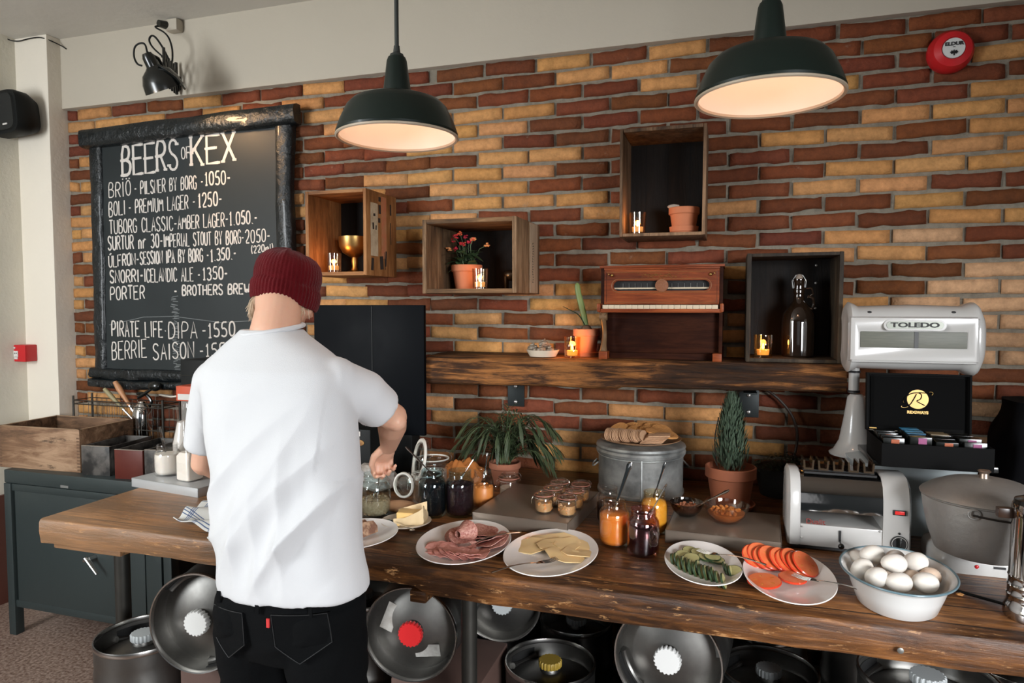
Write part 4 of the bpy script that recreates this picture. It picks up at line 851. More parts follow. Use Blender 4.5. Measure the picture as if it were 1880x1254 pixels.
AQUA = glass('aqua_glass', (.92, .97, .975), low=.04); AQUA2 = glass('deep_aqua_glass', (.84, .93, .95), low=.045)
def spoon(loc, lab, ln, d, m=None, bowl=True, group=None, kind='spoon', r=.0022):
    """handle leaning out of a vessel, from loc along d"""
    t = thing(kind, lab, kind, loc, 0, group); d = Vector(d).normalized(); s = d.cross(Vector((0, 0, 1))).normalized()
    mb = MB(); mb.tube([d * .02, d * ln * .3, d * ln * .8, d * (ln - .012), d * ln], [r, r, r * 1.5, r * 2.2, r * 1.2], 8, flat=.6); mb.build('handle', m or CHROME, t)
    if bowl: mb = MB(); mb.ball(d * .008, .014, 2, M=d.to_track_quat('X', 'Z').to_matrix().to_4x4(), sq=(1.5, 1, .25)); mb.build('bowl', m or CHROME, t)
    return t
mason((-2.205, -.715, .936), 'squat mason jar full of milk with a glass straw', .052, .128, CLEAR, MILK, .70)
st = MB(); st.tube([(0, 0, 0), (-.022, -.004, .105)], .0042, 10); o = st.build('glass_straw', glass('straw_glass', (.85, .87, .86), low=.3), loc=(-2.215, -.715, 1.03)); tag(o, 'clear straw standing in the jar of milk', 'straw')
sb = thing('square_milk_bottle', 'square based glass bottle of milk by the left elbow', 'bottle', (-2.055, -.755, .936), -10)
def sq(r, e=.35, n=40): return [(r * math.copysign(abs(math.cos(a)) ** e, math.cos(a)), r * math.copysign(abs(math.sin(a)) ** e, math.sin(a))) for a in [2 * PI * k / n for k in range(n)]]
mb = MB(); mb.rings([[(x, y, z) for x, y in sq(r, e)] for r, z, e in ((.036, 0, .4), (.040, .006, .3), (.040, .10, .3), (.036, .125, .5), (.022, .155, .8), (.017, .185, 1), (.019, .19, 1), (.019, .20, 1))], capb=False); mb.build('glass', CLEAR, sb)
mb = MB(); mb.rings([[(x, y, z) for x, y in sq(r, e)] for r, z, e in ((.034, .003, .4), (.038, .008, .3), (.038, .10, .3), (.030, .115, .5))]); mb.build('milk', MILK, sb)
cf = thing('tall_carafe', 'tall clear glass carafe streaked with milk on the pale tray', 'carafe', (-2.232, -.595, .936))
mb = MB(); mb.lathe([(0, 0), (.046, 0), (.048, .01), (.047, .11), (.034, .17), (.026, .22), (.028, .265), (.031, .275), (.029, .275), (.024, .222), (.032, .17), (.045, .11), (.045, .012), (0, .008)], seg=36); mb.build('glass', CLEAR, cf)
mb = MB(); mb.lathe([(0, .009), (.043, .012), (.0435, .108), (.031, .168), (.0245, .20), (0, .21)], seg=30); mb.build('milk', mat('thin_milk', (.62, .58, .54), .3, n=(7, .8, (.80, .76, .70), (1, 1, .3))), cf)
# ================================================================ dish towel
TWL = bpy.data.materials.new('striped_towel'); TWL.use_nodes = True
def towelmat():
    nt = TWL.node_tree; N = nt.nodes; L = nt.links; b = N['Principled BSDF']; b.inputs['Roughness'].default_value = .9
    uv = N.new('ShaderNodeVertexColor'); uv.layer_name = 'Col'; L.new(uv.outputs[0], b.inputs['Base Color'])
towelmat()
mb = MB(); rr = random.Random(9)
def tw(u, v):
    x = -1.80 + .31 * u + .02 * v; y = -.95 - .33 * v * (.55 + .45 * u) + .04 * u
    z = .903 + .03 * (math.sin(u * 7 + v * 3) * .5 + .5) * (1 - abs(u - .5)) * (1 - .5 * v) + .018 * (math.sin(v * 13 + u * 5) * .5 + .5) + .012 * noise.noise(Vector((u * 4, v * 4, 1)))
    if y < -1.215: z -= (-1.215 - y) * 1.6; y = -1.238 - .01 * u
    return Vector((x, y, z))
mb.grid(tw, 90, 70); mb.bm.faces.ensure_lookup_table()
for k, f in enumerate(mb.bm.faces):
    i, j = divmod(k, 70); c = (.56, .56, .53)
    if j % 20 in (4, 7, 10) : c = (.06, .10, .20)
    if i % 26 in (8, 10, 12): c = (.10, .15, .26) if c[0] > .3 else (.03, .05, .12)
    for l in f.loops: l[mb.cl] = (*c, 1)
tag(mb.build('dish_towel', TWL), 'crumpled white towel with thin blue checks hanging at the table edge', 'towel')
bpy.data.objects['dish_towel'].modifiers.new('Solidify', 'SOLIDIFY').thickness = .003
# ================================================================ the buffet
DARKC = mat('dark_seeds', (.006, .005, .006), .7, spec=.1, bump=(220, .004)); PURP = mat('dried_berries', (.014, .004, .005), .6, spec=.12, n=(60, .8, (.05, .009, .012)), bump=(140, .006))
MUES = mat('muesli_pieces', (.38, .25, .13), .7, n=(80, .8, (.16, .09, .05))); MUES2 = mat('muesli_mix', (.26, .16, .08), .8, n=(120, .9, (.42, .32, .20)), bump=(120, .005))
APR = mat('apricot_pieces', (.62, .20, .04), .45, n=(30, .6, (.70, .30, .07))); BSEED = mat('brown_seeds', (.20, .11, .06), .7, n=(200, .9, (.34, .21, .12)), bump=(240, .003)); NUTS = mat('chopped_nuts', (.50, .27, .13), .7)
mason((-1.169, -.844, .9005), 'blue-tinted mason jar of muesli under the hand', .053, .150, AQUA, MUES2, .40, lump=.004, ctop=MUES, name='mason_jar')
mason((-.978, -.785, .9005), 'deep blue glass mason jar of black seeds with a long dark spoon', .049, .163, AQUA2, DARKC, .74)
mason((-.888, -.750, .9005), 'blue mason jar of dried dark berries, right of the black seeds', .051, .160, AQUA2, PURP, .70, lump=.002)
mason((-.842, -.640, .9005), 'clear mason jar of orange dried apricots', .041, .138, CLEAR, APR, .58, lump=.004)
spoon((-.978, -.775, 1.04), 'long dark spoon handle leaning left out of the black seeds', .16, (-.75, .25, .50), mat('dark_steel', (.12, .10, .09), .35, .9), r=.0028)
spoon((-.885, -.745, 1.03), 'bent steel spoon handle leaning right out of the dried berries', .095, (.45, .2, .75))
spoon((-.838, -.635, 1.01), 'thin steel spoon leaning out of the apricot jar', .09, (.1, .1, .9))
RUB = mat('pink_rubber_ring', (.42, .17, .12), .5); PALER = mat('white_rubber_ring', (.62, .59, .53), .5)
def clipjar(loc, lab, r, h, cm, fill, lid=True, group=None, rz=0, ring=None, lump=0., ctop=None):
    t = thing('clip_jar', lab, 'jar', loc, rz, group)
    mb = MB(); mb.lathe([(0, .001), (r * .8, 0), (r * .9, .004), (r * .92, .012), (r * .92, h * .62), (r * .86, h * .70), (r * .84, h * .76), (r, h * .79), (r, h * .83), (r * .80, h * .83), (r * .78, h * .70), (r * .84, h * .60), (r * .84, .014), (r * .7, .006), (0, .006)], seg=36); mb.build('glass', CLEAR, t)
    if cm:
        H = h * fill; mb = MB(); mb.lathe([(0, .007), (r * .70, .007), (r * .825, .014), (r * .825, min(H, h * .6)), (0, H)], seg=30); mb.build('contents', cm, t)
        if lump:
            mb = MB(); rr = random.Random(int(abs(loc[0]) * 999))
            for q in range(16): a = rr.uniform(0, 2 * PI); mb.ball((r * .66 * math.cos(a), r * .66 * math.sin(a), rr.uniform(.014, H)), r * rr.uniform(.16, .24), 1, nz=.4, sq=(1, 1, .8))
            mb.build('pieces', ctop or cm, t)
            mb = MB()
            for q in range(11): a = rr.uniform(0, 2 * PI); mb.ball((r * .70 * math.cos(a), r * .70 * math.sin(a), rr.uniform(.012, H)), r * rr.uniform(.15, .22), 1, nz=.4, sq=(1, 1, .8))
            mb.build('orange_pieces', mat('orange_fruit_pieces', (.62, .24, .06), .4), t)
    mb = MB(); mb.tube([(r * .93 * math.cos(a), r * .93 * math.sin(a), h * .845) for a in [2 * PI * k / 32 for k in range(32)]], r * .03 + .0007, 6, closed=True); mb.build('rubber_ring', ring or RUB, t)
    if lid:
        mb = MB(); mb.lathe([(0, h * .93), (r * .5, h * .93), (r * .66, h * .97), (r * .72, h), (r * .78, h * .99), (r * .80, h * .93), (r, h * .895), (r, h * .865), (r * .78, h * .86), (0, h * .87)], seg=36); mb.build('lid', glass('lid_glass', (.98, .98, .98), low=.12), t)
    mb = MB()
    mb.tube([(r * 1.03 * math.cos(a), r * 1.03 * math.sin(a), h * .75) for a in [2 * PI * k / 32 for k in range(32)]], .0011, 5, closed=True)
    mb.tube(smooth([(r * 1.03, 0, h * .75), (r * 1.15, 0, h * .86), (r * .98, 0, h * 1.0), (r * .8, 0, h * 1.02)], 2), .0012, 5)
    mb.tube(smooth([(-r * 1.03, r * .2, h * .75), (-r * 1.2, r * .2, h * .62), (-r * 1.22, r * .2, h * .40), (-r * 1.2, -r * .2, h * .40), (-r * 1.18, -r * .2, h * .62), (-r * 1.03, -r * .2, h * .75)], 2), .0011, 5); mb.build('wire_clip', CHROME, t)
    return t
# big clip jars with open lids
def open_lid_jar(loc, lab, r, h, cm, fill, lc, ldir, lr, ringm):
    t = clipjar(loc, lab, r, h, cm, fill, lid=False, ring=ringm, rz=20); inv = Matrix.Rotation(math.radians(-20), 4, 'Z'); c = inv @ (Vector(lc) - Vector(loc)); Q = (inv.to_3x3() @ Vector(ldir)).to_track_quat('Z', 'Y').to_matrix().to_4x4()
    M = T(*c) @ Q; mb = MB(); mb.lathe([(0, .004), (lr * .62, .004), (lr * .70, .012), (lr * .78, .012), (lr * .80, 0), (lr, 0), (lr, -.010), (lr * .6, -.006), (0, -.004)], M=M, seg=40); mb.build('open_lid', glass('thick_clear_glass', (.93, .94, .93), low=.10), t)
    mb = MB(); mb.lathe([(lr * .80, .003), (lr * .84, .008), (lr * .97, .008), (lr * 1.0, .002), (lr * .97, -.001), (lr * .82, -.001)], M=M, seg=40); mb.lathe([(lr * .80, .003), (lr * .82, -.001)], M=M, seg=40); mb.build('seal_ring', ringm, t)
    mb = MB(); mb.tube([M @ Vector((lr * .95, 0, 0)), inv @ Vector((lc[0] * .5 + loc[0] * .5 - loc[0], lc[1] * .5 + loc[1] * .5 - loc[1], h * .95)), (0, r, h * .8)], .0016, 5); mb.build('hinge_wire', CHROME, t)
    return t
open_lid_jar((-1.068, -.635, .9005), 'clear clip jar of brown seeds with its white-ringed lid hanging open in front', .060, .125, BSEED, .58, (-1.112, -.735, .985), (-.25, -.95, .12), .047, PALER)
open_lid_jar((-1.125, -.455, .9005), 'large clear clip jar at the back with its wide round lid standing open', .070, .145, mat('grey_bread_cubes', (.42, .36, .30), .8, n=(20, .7, (.25, .19, .14))), .5, (-1.12, -.58, 1.045), (-.75, -.62, .2), .082, PALER)
mb = MB(); rr = random.Random(5)
mb.grid(lambda u, v: Vector((-1.155 + .195 * u, -.34 + .14 * v - .03 * math.sin(u * 3), .905 + .13 * math.sin(PI * min(max(v, .02), .98)) * math.sin(PI * (.08 + .84 * u)) * (.65 + .5 * noise.noise(Vector((u * 3.5, v * 3, 3)))) + .018 * noise.noise(Vector((u * 9, v * 9, 0))))), 44, 36)
o = mb.build('orange_napkin', mat('ochre_cloth', (.42, .14, .025), .85, n=(4, .4, (.30, .09, .02)), bump=(90, .003))); tag(o, 'crumpled ochre orange cloth behind the seed jars', 'cloth'); o.modifiers.new('Solidify', 'SOLIDIFY').thickness = .004
# coffee device below the black panel
pb = thing('black_panel_cabinet', 'tall flat black panel cabinet against the bricks behind the person', 'cabinet', (-1.50, 0, .902))
mb = MB(); mb.box((0, -.29, .457), (.54, .022, .562), bev=.003); mb.build('panel_box', mat('black_sheet_metal', (.0015, .002, .003), .42, 0, n=(3, .5, (.003, .004, .0055)), r2=.6, spec=.06), pb)
mb = MB(); mb.box((.022, -.3015, .457), (.004, .003, .55)); mb.build('seam', SATBLK, pb)
mb = MB(); mb.box((-.02, -.26, .088), (.46, .08, .176), bev=.004); mb.build('stand', SATBLK, pb)
for s in (-1, 1): mb = MB(); mb.box((-.06 + s * .1, -.138, .6), (.03, .28, .02)); mb.build('wall_strut', SATBLK, pb)
cm_ = thing('coffee_grinder', 'small black machine with a gold oval badge under the black panel', 'machine', (-1.475, -.42, .9005))
mb = MB(); mb.box((0, 0, .115), (.19, .16, .23), bev=.006); mb.build('housing', SATBLK, cm_); mb = MB(); mb.lathe([(0, 0), (.022, 0), (.022, .003), (0, .004)], M=T(.045, -.08, .175) @ R90 @ Matrix.Diagonal((1, .55, 1, 1)), seg=24); mb.build('gold_badge', GILT, cm_)
mb = MB(); mb.box((.02, -.082, .212), (.06, .004, .02)); mb.build('white_label', WHITEP, cm_)
# bread under film in a bag, left behind the hand
bb_ = MB(); bb_.ball((-1.33, -.56, .955), .075, 3, nz=.35, sq=(1.25, .9, .72)); tag(bb_.build('bread_bag', mat('cloudy_plastic_bag', (.42, .38, .34), .35, n=(20, .7, (.25, .22, .2)), bump=(18, .02))), 'crumpled cloudy bag lying behind the muesli jar', 'bag')
# small clip jar and tray with six
clipjar((-.789, -.49, .9005), 'clip jar half full of white dip, apart from the tray', .042, .092, mat('white_dip', (.55, .44, .34), .5), .45, rz=30)
TRB = mat('brown_reflection_tray', (.30, .245, .195), .34, .55, n=(4, .5, (.22, .175, .135)))  # steel risers with a brown reflection put into the base colour
tray(-.625, -.655, .335, .40, .045, -4, 'brushed steel riser tray carrying six little clip jars', TRB)
FRU = mat('fruit_salad_syrup', (.42, .20, .08), .4, n=(60, .8, (.55, .36, .16))); FRU2 = mat('pale_fruit_pieces', (.66, .44, .20), .45, n=(40, .8, (.60, .18, .08)))
for i, (x, y, lab) in enumerate(((-.576, -.775, 'little clip jar of fruit at the front left of the tray group'), (-.494, -.785, 'little clip jar of fruit at the front right of the tray group'), (-.566, -.690, 'little clip jar in the middle left of the tray group'), (-.487, -.700, 'little clip jar in the middle right of the tray group'), (-.562, -.605, 'little clip jar at the back left of the tray group'), (-.484, -.612, 'little clip jar at the back right of the tray group'))):
    clipjar((x, y, .9455), lab, .034, .072, FRU, .5, group='six little clip jars of fruit', rz=[10, -25, 30, 5, -10, 20][i], lump=1, ctop=FRU2, )
# palm
PT = mat('dusty_terracotta', (.33, .12, .065), .85, n=(9, .5, (.26, .10, .06))); PALM = mat('palm_leaf', (.040, .060, .028), .45, n=(12, .5, (.075, .095, .045)))
pm = pot('potted_palm', 'feathery parlour palm in a terracotta pot behind the jars', 'potted plant', (-.868, -.30, .9005), .066, .092, m=PT)
rr = random.Random(12); stems = MB(); lv = MB()
for i in range(46):
    a = rr.uniform(0, 2 * PI); R_ = rr.uniform(.09, .235) * (1.0 if abs(math.cos(a)) > .5 else .7); top = rr.uniform(.19, .34) - (R_ - .07) * .35; b = Vector((math.cos(a) * .02, math.sin(a) * .02, .08))
    P = smooth([b, Vector((math.cos(a) * R_ * .25, math.sin(a) * R_ * .2, top * .8)), Vector((math.cos(a) * R_ * .65, math.sin(a) * R_ * .5, top)), Vector((math.cos(a) * R_, math.sin(a) * R_ * .6, top - .06))], 2)
    stems.tube(P, .0012, 4)
    for k in range(3, len(P)):
        d = (P[k] - P[k - 1]).normalized(); s = d.cross(Vector((0, 0, 1))).normalized(); f = k / len(P)
        for sg in (-1, 1): leaf(lv, P[k], d * (.6 + f) + s * sg * .85 + Vector((0, 0, .05)), .080 * (1.15 - .5 * f), .0078, .45, 3, .1)
stems.build('stems', GRN2, pm); lv.build('fronds', PALM, pm)
# galvanised tub with crackers
ZINC = mat('galvanised_zinc', (.20, .21, .205), .40, .7, n=(11, .9, (.46, .47, .45), None, .16), r2=.6, bump=(5, .006))
tb = thing('zinc_tub', 'large round dull zinc tub with a lid, carrying the cracker plate', 'tub', (-.32, -.235, .9005), 15)
mb = MB(); mb.lathe([(0, 0), (.168, 0), (.170, .004), (.170, .012), (.165, .016), (.166, .145), (.169, .150), (.166, .155), (0, .155)], seg=72); mb.build('body', ZINC, tb)
mb = MB(); mb.lathe([(.167, .153), (.174, .158), (.176, .168), (.172, .176), (.176, .184), (.173, .192), (.160, .197), (.05, .199), (0, .199)], seg=72); mb.build('lid', ZINC, tb)
mb = MB(); mb.box((-.02, -.167, .08), (.006, .003, .15)); mb.build('seam', ZINC, tb)
for s in (-1, 1): mb = MB(); mb.tube(smooth([(s * .17, -.03, .12), (s * .19, -.02, .10), (s * .19, .02, .10), (s * .17, .03, .12)]), .003, 6); mb.build('handle', ZINC, tb)
PLW = mat('glazed_white', (.84, .81, .77), .22, coat=.3)
cpz = thing('cracker_plate', 'round plate of crackers on top of the zinc tub', 'plate', (-.32, -.235, 1.100))
mb = MB(); mb.lathe([(0, 0), (.09, 0), (.14, .006), (.158, .014), (.158, .016), (.14, .010), (.09, .004), (0, .004)], seg=64); mb.build('plate', mat('brownish_platter', (.30, .17, .09), .5), cpz)
CRK = mat('thin_crispbread', (.52, .32, .19), .8, n=(40, .5, (.42, .23, .12)), bump=(120, .003)); CRK2 = mat('golden_cracker', (.62, .30, .095), .75, n=(60, .8, (.46, .19, .05)), bump=(110, .007))
rr = random.Random(6)
for i in range(24):
    th = -62 + i * .6; x = -.13 + i * .0062; y = -.065 + .0000 * i
    t = MB(); r_ = 0.045
    t.lathe([(0, 0), (r_ * .98, 0), (r_, .001), (r_ * .98, .0028), (0, .0028)], seg=20)
    o = t.build('crispbread', CRK); o.location = (-.32 + x + .01, -.235 + y + .006 * math.sin(i), 1.130); o.rotation_euler = (math.radians(12), math.radians(80 - i * 1.2), math.radians(rr.uniform(-3, 3)))
    o.scale = (.58, .95, 1)
    tag(o, nth(i, 24) + ' crispbread in the tilted row on the cracker plate', 'cracker', 'row of thin crispbreads')
for i in range(7):
    t = MB(); t.box((0, 0, 0), (.082, .062, .003), bev=.001, jit=.001); o = t.build('crispbread_slab', CRK); o.location = (-.265 + i * .004, -.325 + i * .003, 1.117 + i * .0041); o.rotation_euler = (math.radians(4), math.radians(-3), math.radians(-8 + i * 2))
    tag(o, ['lowest', 'second', 'third', 'fourth', 'fifth', 'sixth', 'topmost'][i] + ' square crispbread in the stack at the front of the plate', 'cracker', 'stack of square crispbreads')
k_ = 0
for (x, y, z, tx, ty) in ((-.10, .075, .013, 35, -20), (-.05, .09, .017, 30, -10), (.0, .095, .02, 25, 0), (.04, .085, .024, 22, 5), (.075, .06, .022, 18, 12), (-.02, .045, .018, 20, 0), (.03, .035, .022, 14, 4), (.07, .02, .02, 10, 12), (.105, .015, .015, 8, 18), (.06, -.02, .025, 6, 8), (.10, -.03, .018, 4, 12)):
    t = MB(); rd = .041; t.lathe([(0, 0), (rd * .95, 0), (rd, .003), (rd * .95, .007), (rd * .5, .0078), (0, .008)], seg=24)
    for v in t.bm.verts: v.co += Vector((0, 0, .0012 * noise.noise(v.co * 150)))
    o = t.build('round_cracker', CRK2); o.location = (-.32 + x, -.235 + y, 1.1085 + z * 1.25); o.rotation_euler = (math.radians(tx * .8), math.radians(ty), 0)
    tag(o, ['leftmost', 'second', 'third', 'fourth', 'fifth', 'sixth', 'seventh', 'eighth', 'ninth', 'tenth', 'last'][k_] + ' round golden cracker, counted from the left back of the heap', 'cracker', 'heap of round golden crackers'); k_ += 1
# conifer
CF = mat('blue_green_needles', (.045, .075, .045), .6, n=(14, .5, (.085, .12, .075)))
cn = pot('potted_conifer', 'little upright conifer in a big terracotta pot', 'potted plant', (.022, -.365, .9005), .090, .145, saucer=.088, m=mat('dark_terracotta', (.32, .10, .045), .75, n=(6, .4, (.25, .08, .04))))
mb = MB(); mb.cyl((0, 0, .12), (0, 0, .30), .006, .003, 8); mb.build('trunk', mat('bark', (.06, .035, .02), .9), cn)
rr = random.Random(31); mb = MB()
for i in range(2600):
    t = rr.random() ** .85; z = .135 + .265 * t; R_ = .062 * (1 - t) ** .45 * rr.uniform(.35, 1) * (1.1 if t > .1 else .8); a = rr.uniform(0, 2 * PI); b = Vector((math.cos(a) * R_, math.sin(a) * R_, z)); leaf(mb, b, (math.cos(a) * .35 + rr.uniform(-.2, .2), math.sin(a) * .35 + rr.uniform(-.2, .2), 1), rr.uniform(.018, .034), .0050, -.02, 2, .3)
mb.build('foliage', CF, cn)
mb = MB(); mb.tube(smooth([(-.05, 0, .15), (-.06, 0, .25), (-.045, -.01, .33)], 2), .002, 5); mb.build('support_stick', SATBLK, cn)
# vine and hose behind
vn = thing('trailing_plant', 'dark pot with trailing fern leaves behind the toaster', 'potted plant', (.205, -.13, .9005))
mb = MB(); mb.lathe([(0, 0), (.07, 0), (.095, .11), (.090, .11), (.07, .10), (0, .10)], seg=32); mb.build('pot', mat('black_pot', (.008, .008, .008), .6), vn)
rr = random.Random(13); mb = MB()
for i in range(30):
    a = rr.uniform(0, 2 * PI); P = smooth([(0, 0, .1), (math.cos(a) * .06, math.sin(a) * .05, .16 + rr.uniform(-.03, .02)), (math.cos(a) * .12, math.sin(a) * .07, .12 + rr.uniform(-.05, .02))], 2)
    for k in range(2, len(P)):
        s = (P[k] - P[k - 1]).cross(Vector((0, 0, 1))).normalized()
        for sg in (-1, 1): leaf(mb, P[k], s * sg + (P[k] - P[k - 1]).normalized() * .4, .02, .008, .2, 2)
mb.build('fronds', mat('dark_fern', (.022, .033, .018), .45), vn)
mb = MB(); mb.tube(smooth([(.02, -.02, 1.27), (.10, -.035, 1.312), (.16, -.04, 1.30), (.225, -.045, 1.245), (.268, -.045, 1.175), (.278, -.045, 1.10), (.262, -.045, 1.02), (.25, -.05, .99)]), .0055, 8); tag(mb.build('black_hose', mat('dark_cable', (.035, .022, .016), .4)), 'dark curved cable arching down the bricks under the shelf end', 'cable')
# jam jars with spoons
ORJ = mat('orange_jam', (.68, .24, .045), .25, n=(60, .6, (.72, .33, .08)), sub=(.4, (.9, .4, .1), .02)); YEJ = mat('yellow_jam', (.68, .33, .04), .25, n=(60, .6, (.72, .42, .08)), sub=(.4, (.9, .5, .1), .02)); DKJ = mat('dark_berry_jam', (.012, .004, .010), .2, coat=.4)
mason((-.373, -.690, .9005), 'clear mason jar of dark berry jam close to the zinc tub', .040, .126, CLEAR, DKJ, .6)
mason((-.322, -.887, .9005), 'mason jar of orange marmalade with a wide steel spoon', .047, .140, glass('jam_smeared_glass', (.99, .93, .84), low=.06), ORJ, .72)
mason((-.227, -.940, .9005), 'mason jar of nearly black berry jam, purple-stained at the neck', .047, .138, glass('purple_smeared_glass', (.86, .66, .68), low=.10), DKJ, .60)
mason((-.216, -.735, .9005), 'mason jar of yellow jam behind the berry jam', .044, .136, glass('yellow_smeared_glass', (.99, .95, .82), low=.06), YEJ, .86)
spoon((-.322, -.885, 1.01), 'wide steel spoon handle standing in the marmalade', .155, (.30, .12, .95), r=.0042)
spoon((-.216, -.735, 1.02), 'thin steel spoon standing in the yellow jam', .115, (.28, .1, .95))
spoon((-.212, -.940, 1.015), 'steel spoon leaning right out of the black berry jam', .11, (.45, .25, .85))
# bowls on second riser
tray(.003, -.69, .338, .285, .042, -3, 'brushed steel riser tray carrying the orange bowl', TRB)
DG = glass('smoky_bowl_glass', (.82, .74, .66), low=.10)
def gbowl(loc, lab, r, h, gm, cm, fill, pieces=0):
    t = thing('glass_bowl', lab, 'bowl', loc)
    mb = MB(); mb.lathe([(0, 0), (r * .42, 0), (r * .55, .004), (r * .82, h * .4), (r * .97, h * .8), (r, h), (r * .975, h), (r * .94, h * .8), (r * .79, h * .42), (r * .52, .008), (0, .006)], seg=48); mb.build('glass', gm, t)
    mb = MB(); mb.lathe([(0, .007), (r * .5, .009), (r * .76, h * .42), (r * .8, h * fill), (0, h * fill + .004)], seg=40); mb.build('food', cm, t)
    if pieces:
        mb = MB(); rr = random.Random(pieces)
        for q in range(40): a = rr.uniform(0, 2 * PI); R_ = r * .7 * math.sqrt(rr.random()); mb.ball((R_ * math.cos(a), R_ * math.sin(a), h * fill + .004), r * .09, 1, nz=.5, nf=q)
        mb.build('pieces', cm, t)
gbowl((-.118, -.655, .9425), 'dark glass bowl of pinkish chopped nuts with a spoon', .055, .046, glass('black_tinted_glass', (.48, .42, .38), low=.10), mat('pink_nuts', (.42, .17, .09), .7, bump=(150, .003)), .62, 5)
gbowl((.008, -.688, .9425), 'clear glass bowl of orange relish on the steel riser', .071, .058, DG, mat('orange_relish', (.58, .19, .04), .5, n=(70, .7, (.66, .30, .08)), bump=(110, .004)), .58, 7)
spoon((-.095, -.66, .972), 'steel spoon resting on the rim of the nut bowl', .13, (.80, .25, .42), r=.004)
# ------------------------------------------------ platters
def platter(cx, cy, a, b, th, lab, deep=.022, name='oval_platter'):
    t = thing(name, lab, 'platter', (cx, cy, .9005), th)
    mb = MB(); mb.lathe([(0, 0), (.52, 0), (.55, .003), (.75, deep * .45), (.96, deep * .93), (1, deep), (.99, deep + .002), (.94, deep * .98), (.72, deep * .55), (.56, .008), (0, .0065)], seg=96, sx=a, sy=b); mb.build('plate', PLW, t)
    return t
def fork(loc, lab, ang, pitch=0, ln=.19, kind='fork', roll=0):
    t = thing(kind, lab, kind, loc, ang)
    M = rot(0, -pitch, 0) @ rot(roll)
    mb = MB(); mb.tube([M @ Vector(p) for p in smooth([(.05, 0, 0), (.09, 0, .006), (.14, 0, .006), (ln, 0, 0)], 2)], [.0022, .0025, .003, .004, .0045, .004], 8, flat=.45); mb.build('handle', CHROME, t)
    if kind == 'fork':
        mb = MB(); mb.grid(lambda u, v: M @ Vector((.028 + .026 * u, (v - .5) * .022 * (1 - .8 * u * u), .002 * math.sin(u * 3) - .002)), 6, 6, .0014); mb.build('head', CHROME, t)
        for k in range(4):
            mb = MB(); y = (k - 1.5) * .0062; mb.tube([M @ Vector((.03, y, -.002)), M @ Vector((.012, y, -.003)), M @ Vector((-.012, y * 1.05, .001))], [.0016, .0015, .0008], 6); mb.build('tine', CHROME, t)
    else: mb = MB(); mb.grid(lambda u, v: M @ Vector((-.03 + .085 * u, (v - .5) * .018 * (1 if u > .12 else .6), 0)), 8, 3, .0014); mb.build('blade', CHROME, t)
    return t
# salami
platter(-.753, -1.05, .140, .198, 6, 'white oval platter of sliced salami and ham')
SAL = mat('salami', (.36, .115, .09), .5, n=(150, .9, (.62, .35, .28), None, .1)); HAM = mat('pink_ham', (.52, .19, .15), .5, n=(110, .8, (.66, .34, .28), None, .14)); RIND = mat('salami_rind', (.25, .07, .05), .6)
def slice_(nm, loc, r, th, m, rx, ry, rz, lab, cat, grp, wav=.004, sy=1., rim=None):
    mb = MB(); ph = random.uniform(0, 6)
    V = []
    for s in (0, 1):
        row = []
        for j in range(5):
            q = j / 4; row.append([Vector((q * r * math.cos(a), q * r * sy * math.sin(a), (th / 2 if s else -th / 2) + wav * q * q * math.sin(2 * a + ph) + wav * .5 * math.sin(5 * a + ph * 2) * q ** 3)) for a in [2 * PI * k / 28 for k in range(28)]])
        V.append(row)
    mb.rings(V[0][1:][::1] + V[1][1:][::-1])
    t = mb.build(nm, m, ang=50); t.location = loc; t.rotation_euler = (math.radians(rx), math.radians(ry), math.radians(rz)); tag(t, lab, cat, grp); return t
random.seed(4)
for i in range(9):   # left back fan
    slice_('salami_slice', (-.800 + .006 * i, -.985 - .0105 * i, .917 + .0012 * i), .046, .0016, SAL, 18, -12, i * 17, ['rearmost', 'second', 'third', 'fourth', 'middle', 'sixth', 'seventh', 'eighth', 'foremost'][i] + ' slice of the salami fan at the platter left', 'salami', 'fan of salami slices', .003)
for i in range(8):   # right fan
    a = i * .42; slice_('salami_slice', (-.728 + .010 * i - .0, -.945 - .015 * i, .918 + .0014 * i), .050, .0016, SAL, 10 - 4 * i, 10 + i * 1.5, i * 23, ['rearmost', 'second', 'third', 'fourth', 'fifth', 'sixth', 'seventh', 'foremost'][i] + ' broad salami slice at the right of the platter', 'salami', 'overlapping broad salami slices', .004)
for i in range(10):   # front ham
    slice_('ham_slice', (-.825 + .017 * i, -1.128 - .0045 * i + (.004 * (i - 6) if i > 6 else 0), .917 + .0012 * i), .044, .0015, HAM, 8, -8, i * 31, nth(i, 10) + ' pink ham slice along the front rim', 'ham', 'front row of ham slices', .005, .85)
rl = thing('rolled_salami', 'salami slice rolled into a cone at the middle of the platter', 'salami', (-.748, -1.045, .925), -20)
mb = MB(); mb.grid(lambda u, v: Vector(((.010 + .024 * v) * math.cos(u * 8.6) * (1 - .05 * u), -.04 + .05 * v, .026 + (.010 + .020 * v) * math.sin(u * 8.6) * (1 - .05 * u))) , 40, 8, .0015); mb.build('rolled_slice', SAL, rl)
mb = MB(); mb.tube([((.034) * math.cos(a), .0108, .026 + .030 * math.sin(a)) for a in [2 * PI * k / 24 for k in range(24)]], .0012, 5, closed=True); mb.build('pale_edge', HAM, rl)
fork((-.735, -1.125, .936), 'steel fork lying across the salami', 38, 5)
